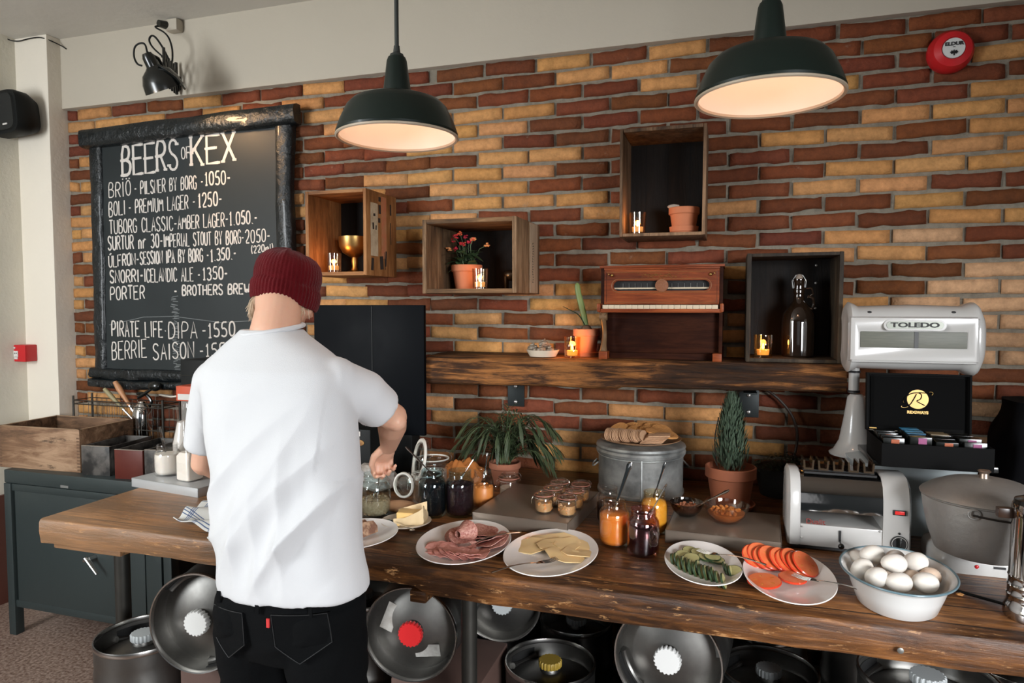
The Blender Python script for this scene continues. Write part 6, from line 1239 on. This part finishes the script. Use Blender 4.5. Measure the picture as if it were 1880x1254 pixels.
# ================================================================ kegs under the table
KEG = mat('keg_steel', (.20, .197, .187), .34, 1., n=(5, .7, (.12, .117, .11)), r2=.48, bump=(3, .004)); KEGI = mat('keg_inner_steel', (.24, .235, .22), .38, 1., n=(6, .8, (.09, .085, .08)), r2=.5)
CAPW = mat('white_cap', (.62, .62, .60), .5); CAPG = mat('grey_cap', (.38, .40, .40), .5); CAPR = mat('red_cap', (.55, .018, .02), .4); CAPY = mat('yellow_cap', (.30, .20, .03), .5); STK = mat('torn_sticker', (.42, .41, .38), .7, n=(40, .8, (.18, .17, .16)))
def keg(lab, loc, R, H, nrm=None, cap=CAPW, roll=0, sticker=False, handles=True):
    """origin at the centre of the rim; body extends along local -z"""
    t = thing('beer_keg', lab, 'keg', loc, 0, 'steel kegs under the table')
    if nrm: t.rotation_euler = (Vector(nrm).to_track_quat('Z', 'Y') @ Euler((0, 0, math.radians(roll))).to_quaternion()).to_euler()
    mb = MB(); mb.lathe([(0, -H + .03), (R * .9, -H + .03), (R * .96, -H + .006), (R, -H), (R * 1.0, -H + .05), (R * .985, -H + .07), (R * .985, -H * .70), (R * 1.015, -H * .68), (R * 1.015, -H * .64), (R * .985, -H * .62), (R * .985, -H * .40), (R * 1.015, -H * .38), (R * 1.015, -H * .34), (R * .985, -H * .32), (R * .985, -.10), (R * .965, -.085), (R * .975, -.06), (R * .975, -.012)], seg=72); mb.build('body', KEG, t)
    mb = MB(); mb.lathe([(R * .975, -.014), (R * .995, -.010), (R, -.003), (R * .985, .004), (R * .96, .003), (R * .945, -.006), (R * .95, -.012)], seg=72); mb.build('rim', mat('rim_steel', (.52, .51, .49), .25, 1.), t)
    mb = MB(); mb.lathe([(R * .95, -.012), (R * .945, -.050), (R * .91, -.062), (R * .80, -.055), (R * .45, -.038), (R * .22, -.031), (0, -.030)], seg=72); mb.build('head', KEGI, t)
    mb = MB(); mb.lathe([(.036, -.036), (.034, -.020), (.030, -.015), (0, -.015)], seg=32); mb.build('valve_neck', KEG, t)
    mb = MB(); n = 20; ro = []
    for z, k in ((-.018, 1.0), (-.014, 1.06), (.002, 1.06), (.006, 1.0)): ro.append([(.037 * k * (1 + .045 * (1 if j % 4 < 2 else -1)) * math.cos(2 * PI * j / (n * 4)), .037 * k * (1 + .045 * (1 if j % 4 < 2 else -1)) * math.sin(2 * PI * j / (n * 4)), z) for j in range(n * 4)])
    mb.rings(ro); mb.build('cap', cap, t)
    if handles:
        for a0 in (2.6, -.5):
            mb = MB(); mb.tube([(R * .90 * math.cos(a0 + q), R * .90 * math.sin(a0 + q), -.045 - .018 * math.cos(q * 3)) for q in [-.42 + .84 * k / 12 for k in range(13)]], .011, 10); mb.build('grip', KEG, t)
            mb = MB(); mb.grid(lambda u, v: Vector((R * .944 * math.cos(a0 - .38 + .76 * u), R * .944 * math.sin(a0 - .38 + .76 * u), -.058 + .034 * v)), 14, 2, .0015); mb.build('painted_hand_hole', mat('painted_hole_shade', (.004, .004, .004), .7), t)  # dark sheet painted as the shade of an opening, no hole is cut
    if sticker:
        mb = MB(); mb.box((.02, -.080, -.0405), (.085, .042, .001), R=rot(7, 0, -14)); mb.build('sticker', STK, t)
        mb = MB(); mb.box((-.065, .06, -.0425), (.045, .09, .001), R=rot(-5, -5, -40)); mb.build('torn_label', mat('brown_torn_label', (.22, .20, .175), .7, n=(30, .9, (.40, .39, .36))), t)
    return t
CRT = mat('dusty_pink_crate', (.085, .048, .038), .7, n=(8, .5, (.12, .065, .05)))
def low(name, lab, loc, s, m=CRT):
    t = thing(name, lab, 'crate', loc); mb = MB(); mb.box((0, 0, s[2] / 2), s, bev=.006); mb.build('body', m, t)
    for k in (-1, 1): mb = MB(); mb.box((k * s[0] * .25, -s[1] / 2 - .001, s[2] * .6), (s[0] * .3, .004, s[2] * .25), bev=.001); mb.build('slot', SATBLK, t)
keg('upright steel keg with a grey-white cap, farthest left below the table end', (-1.93, -1.125, .492), .155, .49, cap=CAPG, roll=0)
keg('tilted steel keg with a white toothed cap, leaning left of the person', (-1.585, -1.25, .635), .160, .40, nrm=(.18, -.98, .05), cap=CAPW, roll=150)
low('low_crate', 'dusty pink crate under the tilted white-capped keg', (-1.60, -1.02, 0), (.26, .30, .44))
keg('lying steel keg with a bright red cap and torn stickers', (-.963, -1.0, .573), .157, .40, nrm=(.14, -.98, .02), cap=CAPR, roll=20, sticker=True, handles=False)
low('low_crate', 'dusty pink crate under the red-capped keg', (-.90, -.80, 0), (.30, .34, .40))
keg('lying keg whose rim shows behind the middle table leg', (-.80, -.545, .50), .150, .22, nrm=(.25, -.96, 0), cap=CAPG, handles=False)
keg('shaded upright keg with a dull yellow cap', (-.571, -.70, .396), .160, .39, cap=CAPY, roll=70)
keg('dark upright keg right behind the yellow-capped one', (-.55, -.36, .40), .145, .40, cap=CAPG, handles=False)
keg('lying keg with a white toothed cap between two upright kegs', (-.153, -.94, .585), .162, .38, nrm=(-.10, -.99, .05), cap=CAPW, roll=60)
low('low_crate', 'dark crate under the second white-capped lying keg', (-.165, -.74, 0), (.24, .34, .40), mat('dark_crate_plastic', (.02, .02, .02), .6))
keg('upright keg with a grey cap, right of the lying white-capped one', (.150, -.62, .444), .156, .44, cap=CAPG, roll=30)
keg('shaded keg standing back between the grey-capped keg and the wall', (.15, -.26, .43), .16, .43, cap=CAPG, handles=False)
keg('tall upright keg with only its rim in view at the lower right', (.495, -1.06, .712), .162, .71, cap=CAPG, roll=10)
for lab, loc, R_, H_ in (('added upright keg behind the tilted white-capped keg', (-1.42, -.50, .45), .165, .45), ('added upright keg right behind the person', (-1.17, -.22, .55), .165, .55), ('added upright keg at the wall left of the yellow-capped one', (-.85, -.165, .60), .155, .60),
    ('added upright keg at the wall behind the lying white-capped one', (-.24, -.26, .60), .165, .60), ('added upright keg behind the grey-capped keg at the right', (.50, -.40, .56), .165, .56), ('added upright keg at the far right under the table', (.86, -.62, .58), .165, .58), ('added upright keg against the cabinet under the table', (-1.78, -.42, .45), .165, .45)):
    keg(lab, loc, R_, H_, cap=CAPG, handles=False)  # kegs added at the back to cover the lit bricks under the table
# ================================================================ the person, seen from behind
BASE = Vector((-1.08, -1.46, 0))
person = thing('person', 'person from behind in white t-shirt, black jeans and red beanie, reaching into a jar', 'person', BASE)
def remesh(mb, name, m, voxel, sm=6, fn=None, ang=180, parent=person):
    bm = mb.bm; bmesh.ops.recalc_face_normals(bm, faces=bm.faces)
    me = bpy.data.meshes.new(name); bm.to_mesh(me); bm.free(); o = bpy.data.objects.new(name, me); COL.objects.link(o)
    r = o.modifiers.new('r', 'REMESH'); r.mode = 'VOXEL'; r.voxel_size = voxel
    if sm: s = o.modifiers.new('s', 'SMOOTH'); s.iterations = sm; s.factor = .5
    bpy.context.view_layer.update()
    m2 = bpy.data.meshes.new_from_object(o.evaluated_get(bpy.context.evaluated_depsgraph_get())); bpy.data.objects.remove(o)
    if fn:
        m2.update(); N_ = [v.normal.copy() for v in m2.vertices]
        for v, n_ in zip(m2.vertices, N_): v.co += n_ * fn(v.co.copy(), n_)
    m2.transform(Matrix.Translation(-BASE)); m2.materials.clear(); m2.materials.append(m)
    for p in m2.polygons: p.use_smooth = True; p.material_index = 0
    m2.name = name; o = bpy.data.objects.new(name, m2); COL.objects.link(o); o.parent = parent; return o
SKIN_ = mat('skin', (.68, .40, .28), .50, n=(9, .5, (.62, .32, .21)), sub=(.25, (1, .35, .2), .012), bump=(70, .0008))
def nrm(v): return Vector(v).normalized()
def hand(mb, W, d, n, right=True, curl=(55, 60, 35), spread=0.):
    d = nrm(d); n = Vector(n); n = nrm(n - d * n.dot(d)); s = d.cross(n) if right else n.cross(d); W = Vector(W)
    mb.tube([W - d * .02, W + d * .02, W + d * .045, W + d * .082], [.026, .029, .034, .033], 16, flat=1.)
    for v in mb.bm.verts[-64:]:       # flatten the palm
        q = v.co - W; v.co -= n * q.dot(n) * .50
    for i in range(4):
        o = s * (.031 - .0205 * i); L = (.044, .048, .045, .036)[i]; r = (.0088, .009, .0087, .0076)[i]; P = [W + d * .050 + o * .8, W + d * (.084 - .004 * abs(i - 1)) + o]; a = 0
        for j, c in enumerate(curl):
            a += math.radians(c + (i - 1.5) * 4); P.append(P[-1] + (d * math.cos(a) + n * math.sin(a)).normalized() * L * (1, .62, .5)[j])
        Q = [P[0]]
        for u, v in zip(P[1:], P[2:]): Q += [u, (u + v) / 2]
        Q.append(P[-1]); rs = [r * 1.1] + [r * (1.12 if k % 2 == 0 else 1.) * (1 - .035 * k) for k in range(len(Q) - 1)]
        mb.tube(Q, rs, 10); mb.ball(P[-1], rs[-1], 2)
    P = [W + d * .012 + s * .018, W + d * .038 + s * .042 + n * .012, W + d * .066 + s * .046 + n * .028, W + d * .088 + s * .034 + n * .036]
    mb.tube(P, [.015, .0125, .0105, .0085], 10); mb.ball(P[-1], .0086, 2)
def limb(mb, pts, rs, seg=16): mb.tube(pts, rs, seg); [mb.ball(p, r * .99, 2) for p, r in zip(pts[1:-1], rs[1:-1])]
HC = Vector((-1.222, -1.262, 1.683)); MH = T(*HC) @ rot(0, 0, -22) @ rot(-26) @ Matrix.Diagonal((.93, .93, .95, 1))
H3 = MH.to_3x3().to_4x4()
mb = MB()
mb.ball(MH @ Vector((0, -.012, .025)), 1, 4, M=H3, sq=(.072, .090, .085)); mb.ball(MH @ Vector((0, .03, -.035)), 1, 4, M=H3, sq=(.062, .066, .080)); mb.ball(MH @ Vector((0, .052, -.088)), 1, 3, M=H3, sq=(.038, .035, .026))
for s in (-1, 1):
    mb.ball(MH @ Vector((s * .036, .072, -.035)), 1, 2, M=H3, sq=(.022, .02, .02)); mb.ball(MH @ Vector((s * .03, .084, .018)), 1, 2, M=H3, sq=(.024, .010, .007))
    mb.tube([MH @ Vector((s * (.076 + .010 * math.sin(q) * .6), -.008 - .014 * math.cos(q), -.026 + .030 * math.sin(q * 1.0))) for q in [2 * PI * k / 14 for k in range(14)]], .006, 8, closed=True); mb.ball(MH @ Vector((s * .078, -.004, -.03)), 1, 2, M=H3, sq=(.006, .012, .022))
mb.tube([MH @ Vector(p) for p in ((0, .088, .012), (0, .104, -.018), (0, .112, -.034), (0, .098, -.042))], [.008, .009, .011, .010], 10)
for s in (-1, 1): mb.ball(MH @ Vector((s * .012, .100, -.036)), .0085, 2)
for z, r in ((-.062, .0065), (-.071, .0075)): mb.tube([MH @ Vector((x, .091 - x * x * 14, z)) for x in (-.024, -.012, 0, .012, .024)], [r * .4, r, r * 1.05, r, r * .4], 8)
mb.tube([(-1.19, -1.365, 1.50), (-1.197, -1.352, 1.56), (-1.205, -1.32, 1.62), MH @ Vector((0, -.02, -.02))], [.072, .067, .064, .064], 24)
# trunk, hips, legs (under the clothes)
for p, sq_ in (((-1.17, -1.385, 1.40), (.165, .085, .14)), ((-1.12, -1.43, 1.22), (.15, .09, .15)), ((-1.085, -1.46, 1.02), (.165, .095, .12))): mb.ball(p, 1, 3, sq=sq_)
mb.tube([(-1.17, -1.39, 1.42), (-1.12, -1.43, 1.22), (-1.085, -1.46, .98)], [.10, .10, .11], 20)
SR, ER, WR = (-.992, -1.38, 1.432), (-.926, -1.172, 1.312), (-1.059, -.952, 1.172); SL, EL_, WL = (-1.365, -1.38, 1.445), (-1.468, -1.325, 1.175), (-1.34, -1.13, 1.04)
limb(mb, [(-1.10, -1.39, 1.46), SR, Vector(SR).lerp(Vector(ER), .45), ER, Vector(ER).lerp(Vector(WR), .28), Vector(ER).lerp(Vector(WR), .7), WR], [.055, .046, .045, .041, .044, .034, .027])
mb.ball(Vector(ER) + Vector((.016, -.012, -.010)), .030, 2)
limb(mb, [(-1.25, -1.39, 1.46), SL, Vector(SL).lerp(Vector(EL_), .45), EL_, Vector(EL_).lerp(Vector(WL), .3), Vector(EL_).lerp(Vector(WL), .7), WL], [.055, .046, .045, .041, .043, .034, .027])
hand(mb, WR, (-.57, .50, -.64), (.45, -.47, -.76), True, (58, 75, 40)); hand(mb, WL, (.25, .60, -.72), (.1, -.6, -.5), False, (25, 25, 20))
for s in (-1, 1):
    x = -1.08 + s * .095; limb(mb, [(x, -1.46, .95), (x + s * .015, -1.455, .72), (x + s * .02, -1.45, .50), (x + s * .025, -1.47, .30), (x + s * .03, -1.48, .09)], [.095, .082, .056, .052, .036])
    mb.tube([(x + s * .03, -1.50, .055), (x + s * .035, -1.42, .05), (x + s * .05, -1.31, .038)], [.036, .040, .034], 14)
remesh(mb, 'body', SKIN_, .0042, 4)
for s in (-1, 1):
    b = MB(); b.ball(MH @ Vector((s * .030, .080, .0)) - BASE, .0115, 3); b.build('eye', mat('eye_white', (.6, .58, .55), .2), person)
    b = MB(); b.ball(MH @ Vector((s * .030, .0885, .0)) - BASE, .0052, 2); b.build('iris', mat('iris_blue', (.06, .10, .13), .2), person)
# t-shirt
COT = mat('white_cotton', (.61, .615, .625), .9, n=(5, .3, (.57, .575, .59)), bump=(420, .0006), sheen=.2)
mb = MB(); rg_ = []
SEC = [(.902, -1.064, -1.468, .202, .122, .006), (.935, -1.066, -1.468, .203, .124, 0), (1.0, -1.072, -1.465, .196, .122, 0), (1.08, -1.082, -1.457, .194, .120, 0), (1.16, -1.096, -1.445, .196, .120, 0), (1.25, -1.116, -1.428, .204, .124, 0), (1.34, -1.138, -1.412, .214, .125, 0), (1.41, -1.154, -1.402, .220, .122, 0), (1.465, -1.166, -1.392, .214, .112, 0), (1.508, -1.178, -1.382, .176, .092, 0), (1.538, -1.190, -1.372, .134, .082, 0), (1.560, -1.198, -1.362, .098, .078, 0), (1.575, -1.202, -1.355, .084, .074, 0)]
def tilt(x, z): return .050 * (x + 1.08) if z < 1.0 else .050 * (x + 1.08) * max(0, (1.3 - z) / .3)
for z, cx, cy, a, b, _ in SEC:
    e = .82 if z < 1.45 else .9; rg_.append([(cx + a * math.copysign(abs(math.cos(q)) ** e, math.cos(q)), cy + b * math.copysign(abs(math.sin(q)) ** e, math.sin(q)), z + tilt(cx + a * math.cos(q), z)) for q in [2 * PI * k / 56 for k in range(56)]])
z, cx, cy, a, b, _ = SEC[0]
for k, dz in ((.955, .0), (.95, .05), (.90, .07)): rg_.insert(0, [(cx + a * k * math.cos(q), cy + b * k * math.sin(q), z + dz + tilt(cx + a * math.cos(q), z)) for q in [2 * PI * j / 56 for j in range(56)]])
z, cx, cy, a, b, _ = SEC[-1]
for k, dz in ((.90, .0), (.86, -.03)): rg_.append([(cx + a * k * math.cos(q), cy + b * k * math.sin(q), z + dz) for q in [2 * PI * j / 56 for j in range(56)]])
mb.rings(rg_)
def sleeve(pts, rs, end, er, fl):
    P = [Vector(p) for p in pts]; mb.tube(P + [P[-1] - (P[-1] - P[-2]).normalized() * .0005, P[-1] - (P[-1] - P[-2]).normalized() * .03], list(rs) + [rs[-1] - .010, rs[-1] - .014], 28, flat=fl)
    for p, r in zip(P[:-1], rs[:-1]): mb.ball(p, r * .97, 3, sq=(1, fl if fl < 1 else 1, 1))
sleeve([(-1.05, -1.388, 1.425), (-.995, -1.376, 1.430), (-.952, -1.300, 1.395), (-.928, -1.240, 1.346)], [.078, .077, .071, .064], None, 0, .95)
sleeve([(-1.31, -1.395, 1.43), (-1.362, -1.380, 1.42), (-1.415, -1.352, 1.33), (-1.455, -1.335, 1.225)], [.09, .074, .066, .060], None, 0, .95)
def folds(c, n_):
    w = min(1, max(0, (1.50 - c.z) / .18)); back = max(0, -n_.y) * .7 + .3
    a = c.x * .78 - c.z * .62; b = c.x * .62 + c.z * .78
    f1 = 1 - abs(noise.noise(Vector((a * 8.5, b * 2.0, c.y * 2)))) * 2.6
    f2 = 1 - abs(noise.noise(Vector((c.x * 11 + .5 * c.z, c.z * 1.5, 4 + c.y * 3)))) * 2.8
    f3 = noise.noise(c * 5.5)
    lo = min(1, max(0, (1.38 - c.z) / .35)); sl = 1 if (c.x > -.96 and c.z > 1.2) or c.x < -1.40 else 0
    d = .020 * max(f1, -.35) * w * back * (.35 + lo * .9) + .012 * max(f2, -.3) * lo + .007 * f3 * w
    if c.z < .925 + tilt(c.x, .9) and c.z > .885 + tilt(c.x, .9): d += .0006
    if sl: d *= .45
    d *= .25 + .75 * min(1, max(0, (c.z - .93 - tilt(c.x, .9)) / .12))
    return d
remesh(mb, 'tshirt', COT, .0055, 16, folds)
mb = MB()
mb.tube([Vector((-1.202 + .086 * math.cos(q), -1.357 + .078 * math.sin(q), 1.572 + .010 * math.sin(q + .3) + .006 * math.cos(q))) - BASE for q in [2 * PI * k / 48 for k in range(48)]], .0075, 8, closed=True, flat=.9); mb.build('collar', COT, person)
# jeans
JN = mat('black_denim', (.0015, .0018, .0022), .9, n=(9, .5, (.003, .0035, .004)), bump=(260, .0012), spec=.12); mb = MB()
mb.rings([[(-1.083 + a * math.cos(q), -1.462 + b * math.sin(q), z) for q in [2 * PI * k / 44 for k in range(44)]] for z, a, b in ((.74, .17, .10), (.80, .198, .118), (.86, .205, .124), (.93, .198, .116), (.985, .185, .108), (1.01, .18, .105))])
for s in (-1, 1):
    x = -1.083 + s * .098; mb.tube([(x, -1.462, .88), (x + s * .006, -1.46, .76), (x + s * .014, -1.455, .62), (x + s * .02, -1.45, .48), (x + s * .024, -1.465, .30), (x + s * .028, -1.475, .12), (x + s * .028, -1.475, .075)], [.108, .106, .093, .078, .072, .070, .070], 28)
    mb.ball((x, -1.485, .84), .10, 3, sq=(1, .92, 1.1))
def jf(c, n_): return .005 * (1 - abs(noise.noise(Vector((c.x * 5, c.y * 5, c.z * 16)))) * 2.4) * (1 if c.z < .82 else .5) + .004 * noise.noise(c * 9)
jn = remesh(mb, 'jeans', JN, .006, 4, jf)
ST = mat('dark_stitching', (.006, .0065, .007), .7)
def onback(x, z):   # height of the seat of the jeans
    best = -1.59; s = -1 if x < -1.083 else 1; cx = -1.083 + s * .098; q = 1 - ((x - cx) / .108) ** 2 - ((z - .84) / .125) ** 2 * .6
    return -1.462 - .118 * math.sqrt(max(.35, 1 - ((x + 1.083) / .215) ** 2)) - .012
for nm, P in (('back_pocket', ((-1.045, .888), (-.915, .892), (-.905, .82), (-.975, .77), (-1.035, .81))), ('back_pocket', ((-1.245, .872), (-1.13, .880), (-1.125, .80), (-1.18, .755), (-1.24, .79)))):
    b = MB(); n_ = len(P); V = []
    for k in range(n_):
        a, c = P[k], P[(k + 1) % n_]
        for q in range(6): x = a[0] + (c[0] - a[0]) * q / 6; z = a[1] + (c[1] - a[1]) * q / 6; V.append(Vector((x, onback(x, z), z)) - BASE)
    b.rings([V, [v + Vector((0, .035, 0)) for v in V]]); b.build(nm, JN, person)
    b = MB(); b.tube([v + Vector((0, -.0008, 0)) for v in V], .0012, 4, closed=True); b.build('stitching', ST, person)
b = MB(); b.box(Vector((-1.052, onback(-1.05, .885) - .002, .868)) - BASE, (.008, .004, .022)); b.build('red_tab', mat('red_tab', (.55, .03, .03), .6), person)
for x in (-1.22, -1.083, -.95): b = MB(); b.box(Vector((x, onback(x, .95) + .0, .90)) - BASE, (.012, .004, .03), bev=.002); b.build('belt_loop', JN, person)
for s in (-1, 1):
    x = -1.083 + s * .126; b = MB(); b.rings([[Vector((x + s * .006 * k + a * math.cos(q), -1.40 + yo + bb_ * math.sin(q), z)) - BASE for q in [2 * PI * j / 28 for j in range(28)]] for k, (z, a, bb_, yo) in enumerate(((.001, .050, .140, .0), (.022, .052, .142, 0), (.05, .050, .130, -.006), (.085, .044, .075, -.05), (.115, .046, .060, -.065)))]); b.build('shoe', mat('dark_shoe', (.02, .02, .022), .6), person)
# beanie
WOOL = mat('maroon_wool', (.075, .0015, .003), .95, n=(30, .6, (.125, .006, .010)), bump=(240, .003), sheen=.08, spec=.15)
MHat = T(-1.226, -1.268, 1.640) @ rot(0, 0, -15) @ rot(-9, 4, 0) @ Matrix.Diagonal((.82, .82, .92, 1)); b = MB(); n_ = 220
prof_ = [(.100, .004), (.106, .0), (.110, .012), (.113, .032), (.113, .052), (.108, .064), (.106, .066), (.108, .078), (.109, .095), (.106, .115), (.098, .136), (.082, .153), (.058, .165), (.030, .171), (.008, .1725)]
rg_ = []
for i, (r, z) in enumerate(prof_):
    a_ = .0013 if i < 6 else .0007; rg_.append([MHat @ Vector(((r + (a_ if k % 4 < 2 else -a_) * min(1, r / .06)) * math.cos(2 * PI * k / n_) * 1.02, (r + (a_ if k % 4 < 2 else -a_) * min(1, r / .06)) * math.sin(2 * PI * k / n_) * 1.10, z + .006 * noise.noise(Vector((3 * math.cos(2 * PI * k / n_), 3 * math.sin(2 * PI * k / n_), i * .3))) - .010 * math.sin(2 * PI * k / n_) * (1 if i < 6 else .4))) - BASE for k in range(n_)])
b.rings(rg_); hat = b.build('beanie', WOOL, person, ang=75)
# pale hair below the beanie
rr = random.Random(17); b = MB()
for i in range(900):
    q = rr.uniform(0, 1); a = (rr.gauss(math.radians(-140), .20) if q < .42 else rr.uniform(math.radians(-150), math.radians(-8)) if q < .92 else rr.gauss(math.radians(-12), .12))
    ln = (rr.uniform(.03, .068) if q < .42 else rr.uniform(.006, .020) if q < .92 else rr.uniform(.015, .035)); r = rr.uniform(.088, .102) if (q < .42 or q >= .92) else .080 + rr.uniform(-.004, .006)
    p = MHat @ Vector((r * math.cos(a), r * 1.08 * math.sin(a), rr.uniform(.0, .012))); o_ = Vector((math.cos(a), math.sin(a), 0)); o_ = H3 @ o_
    dn = Vector((rr.uniform(-.25, .25), rr.uniform(-.2, .2), -1)); P = smooth([p, p + dn * ln * .5 + o_ * rr.uniform(0, .012), p + dn * ln + o_ * rr.uniform(-.004, .016)], 1)
    b.tube([v - BASE for v in P], [.0011, .0010, .0009, .0004], 4)
b.build('hair', mat('pale_blond_hair', (.60, .47, .33), .55, n=(40, .5, (.42, .30, .19))), person)
spoon((-1.165, -.852, .965), 'steel spoon held in the hand inside the blue muesli jar', .155, (.22, -.08, .97), r=.0028)
# ================================================================ parts of parts
NEST = {'steel_cabinet': {'lever_handle': 'door'}, 'beer_keg': {'cap': 'head', 'valve_neck': 'head', 'sticker': 'head', 'torn_label': 'head', 'grip': 'body', 'painted_hand_hole': 'body'},
 'toaster': {'dial': 'control_cap', 'dial_grip': 'control_cap', 'dial_scale': 'control_cap', 'switch_frame': 'control_cap', 'red_switch': 'control_cap', 'pilot_button': 'control_cap', 'slot': 'chrome_body', 'bread_guide': 'chrome_body', 'lettering': 'chrome_body', 'lever_slot': 'lower_panel', 'timer_lever': 'lower_panel'},
 'counter_scale': {'name_plate_frame': 'window_frame', 'name_plate': 'window_frame', 'lettering': 'window_frame', 'reading_window': 'window_frame', 'window_divider': 'window_frame'},
 'tea_box': {'lid_lining': 'lid_panel', 'lid_rim': 'lid_panel', 'gold_disc': 'lid_panel', 'script_initial': 'lid_panel', 'script_flourish': 'lid_panel', 'lettering': 'lid_panel'},
 'toy_piano': {'medallion': 'front_panel', 'bead_moulding': 'front_panel', 'sconce_boss': 'front_panel', 'gilt_scroll': 'front_panel', 'slot_backing': 'front_panel', 'key': 'key_bed', 'key_cheek': 'key_bed'},
 'pendant_lamp': {'shade_lining': 'shade', 'rim': 'shade'}, 'scissor_wall_lamp': {'shade_lip': 'shade'}, 'chalkboard_menu': {'chalk_lettering': 'board', 'chalk_smear': 'board', 'nail': 'frame_plank'},
 'person': {'back_pocket': 'jeans', 'stitching': 'jeans', 'red_tab': 'jeans', 'belt_loop': 'jeans', 'collar': 'tshirt', 'iris': 'body', 'eye': 'body'},
 'cooking_pot': {'knob': 'lid', 'bail_ear': 'body'}, 'clip_jar': {'seal_ring': 'open_lid', 'hinge_wire': 'open_lid'}, 'fire_sounder': {'lettering': 'face_disc', 'flame_mark': 'face_disc'}, 'fire_call_point': {'dots': 'label_plate'},
 'loudspeaker': {'badge': 'grille'}, 'dovetailed_box': {'finger_joint': 'front_board'}, 'glass_jug': {'wire_bail': 'bottle'}, 'hotplate': {'red_lamp': 'body', 'brand_mark': 'body'}, 'percolator': {'gauge_ring': 'body'}, 'enamel_bowl': {'blue_rim': 'bowl'}}
base_ = lambda o: o.name.split('.')[0]
bpy.context.view_layer.update()
for root in [o for o in bpy.data.objects if o.parent is None and base_(o) in NEST]:
    kids = [c for c in root.children if c.type == 'MESH']
    for c in kids:
        want = NEST[base_(root)].get(base_(c))
        host = next((k for k in kids if base_(k) == want), None) if want else None
        if host is not None and host.matrix_basis == Matrix(): c.parent = host
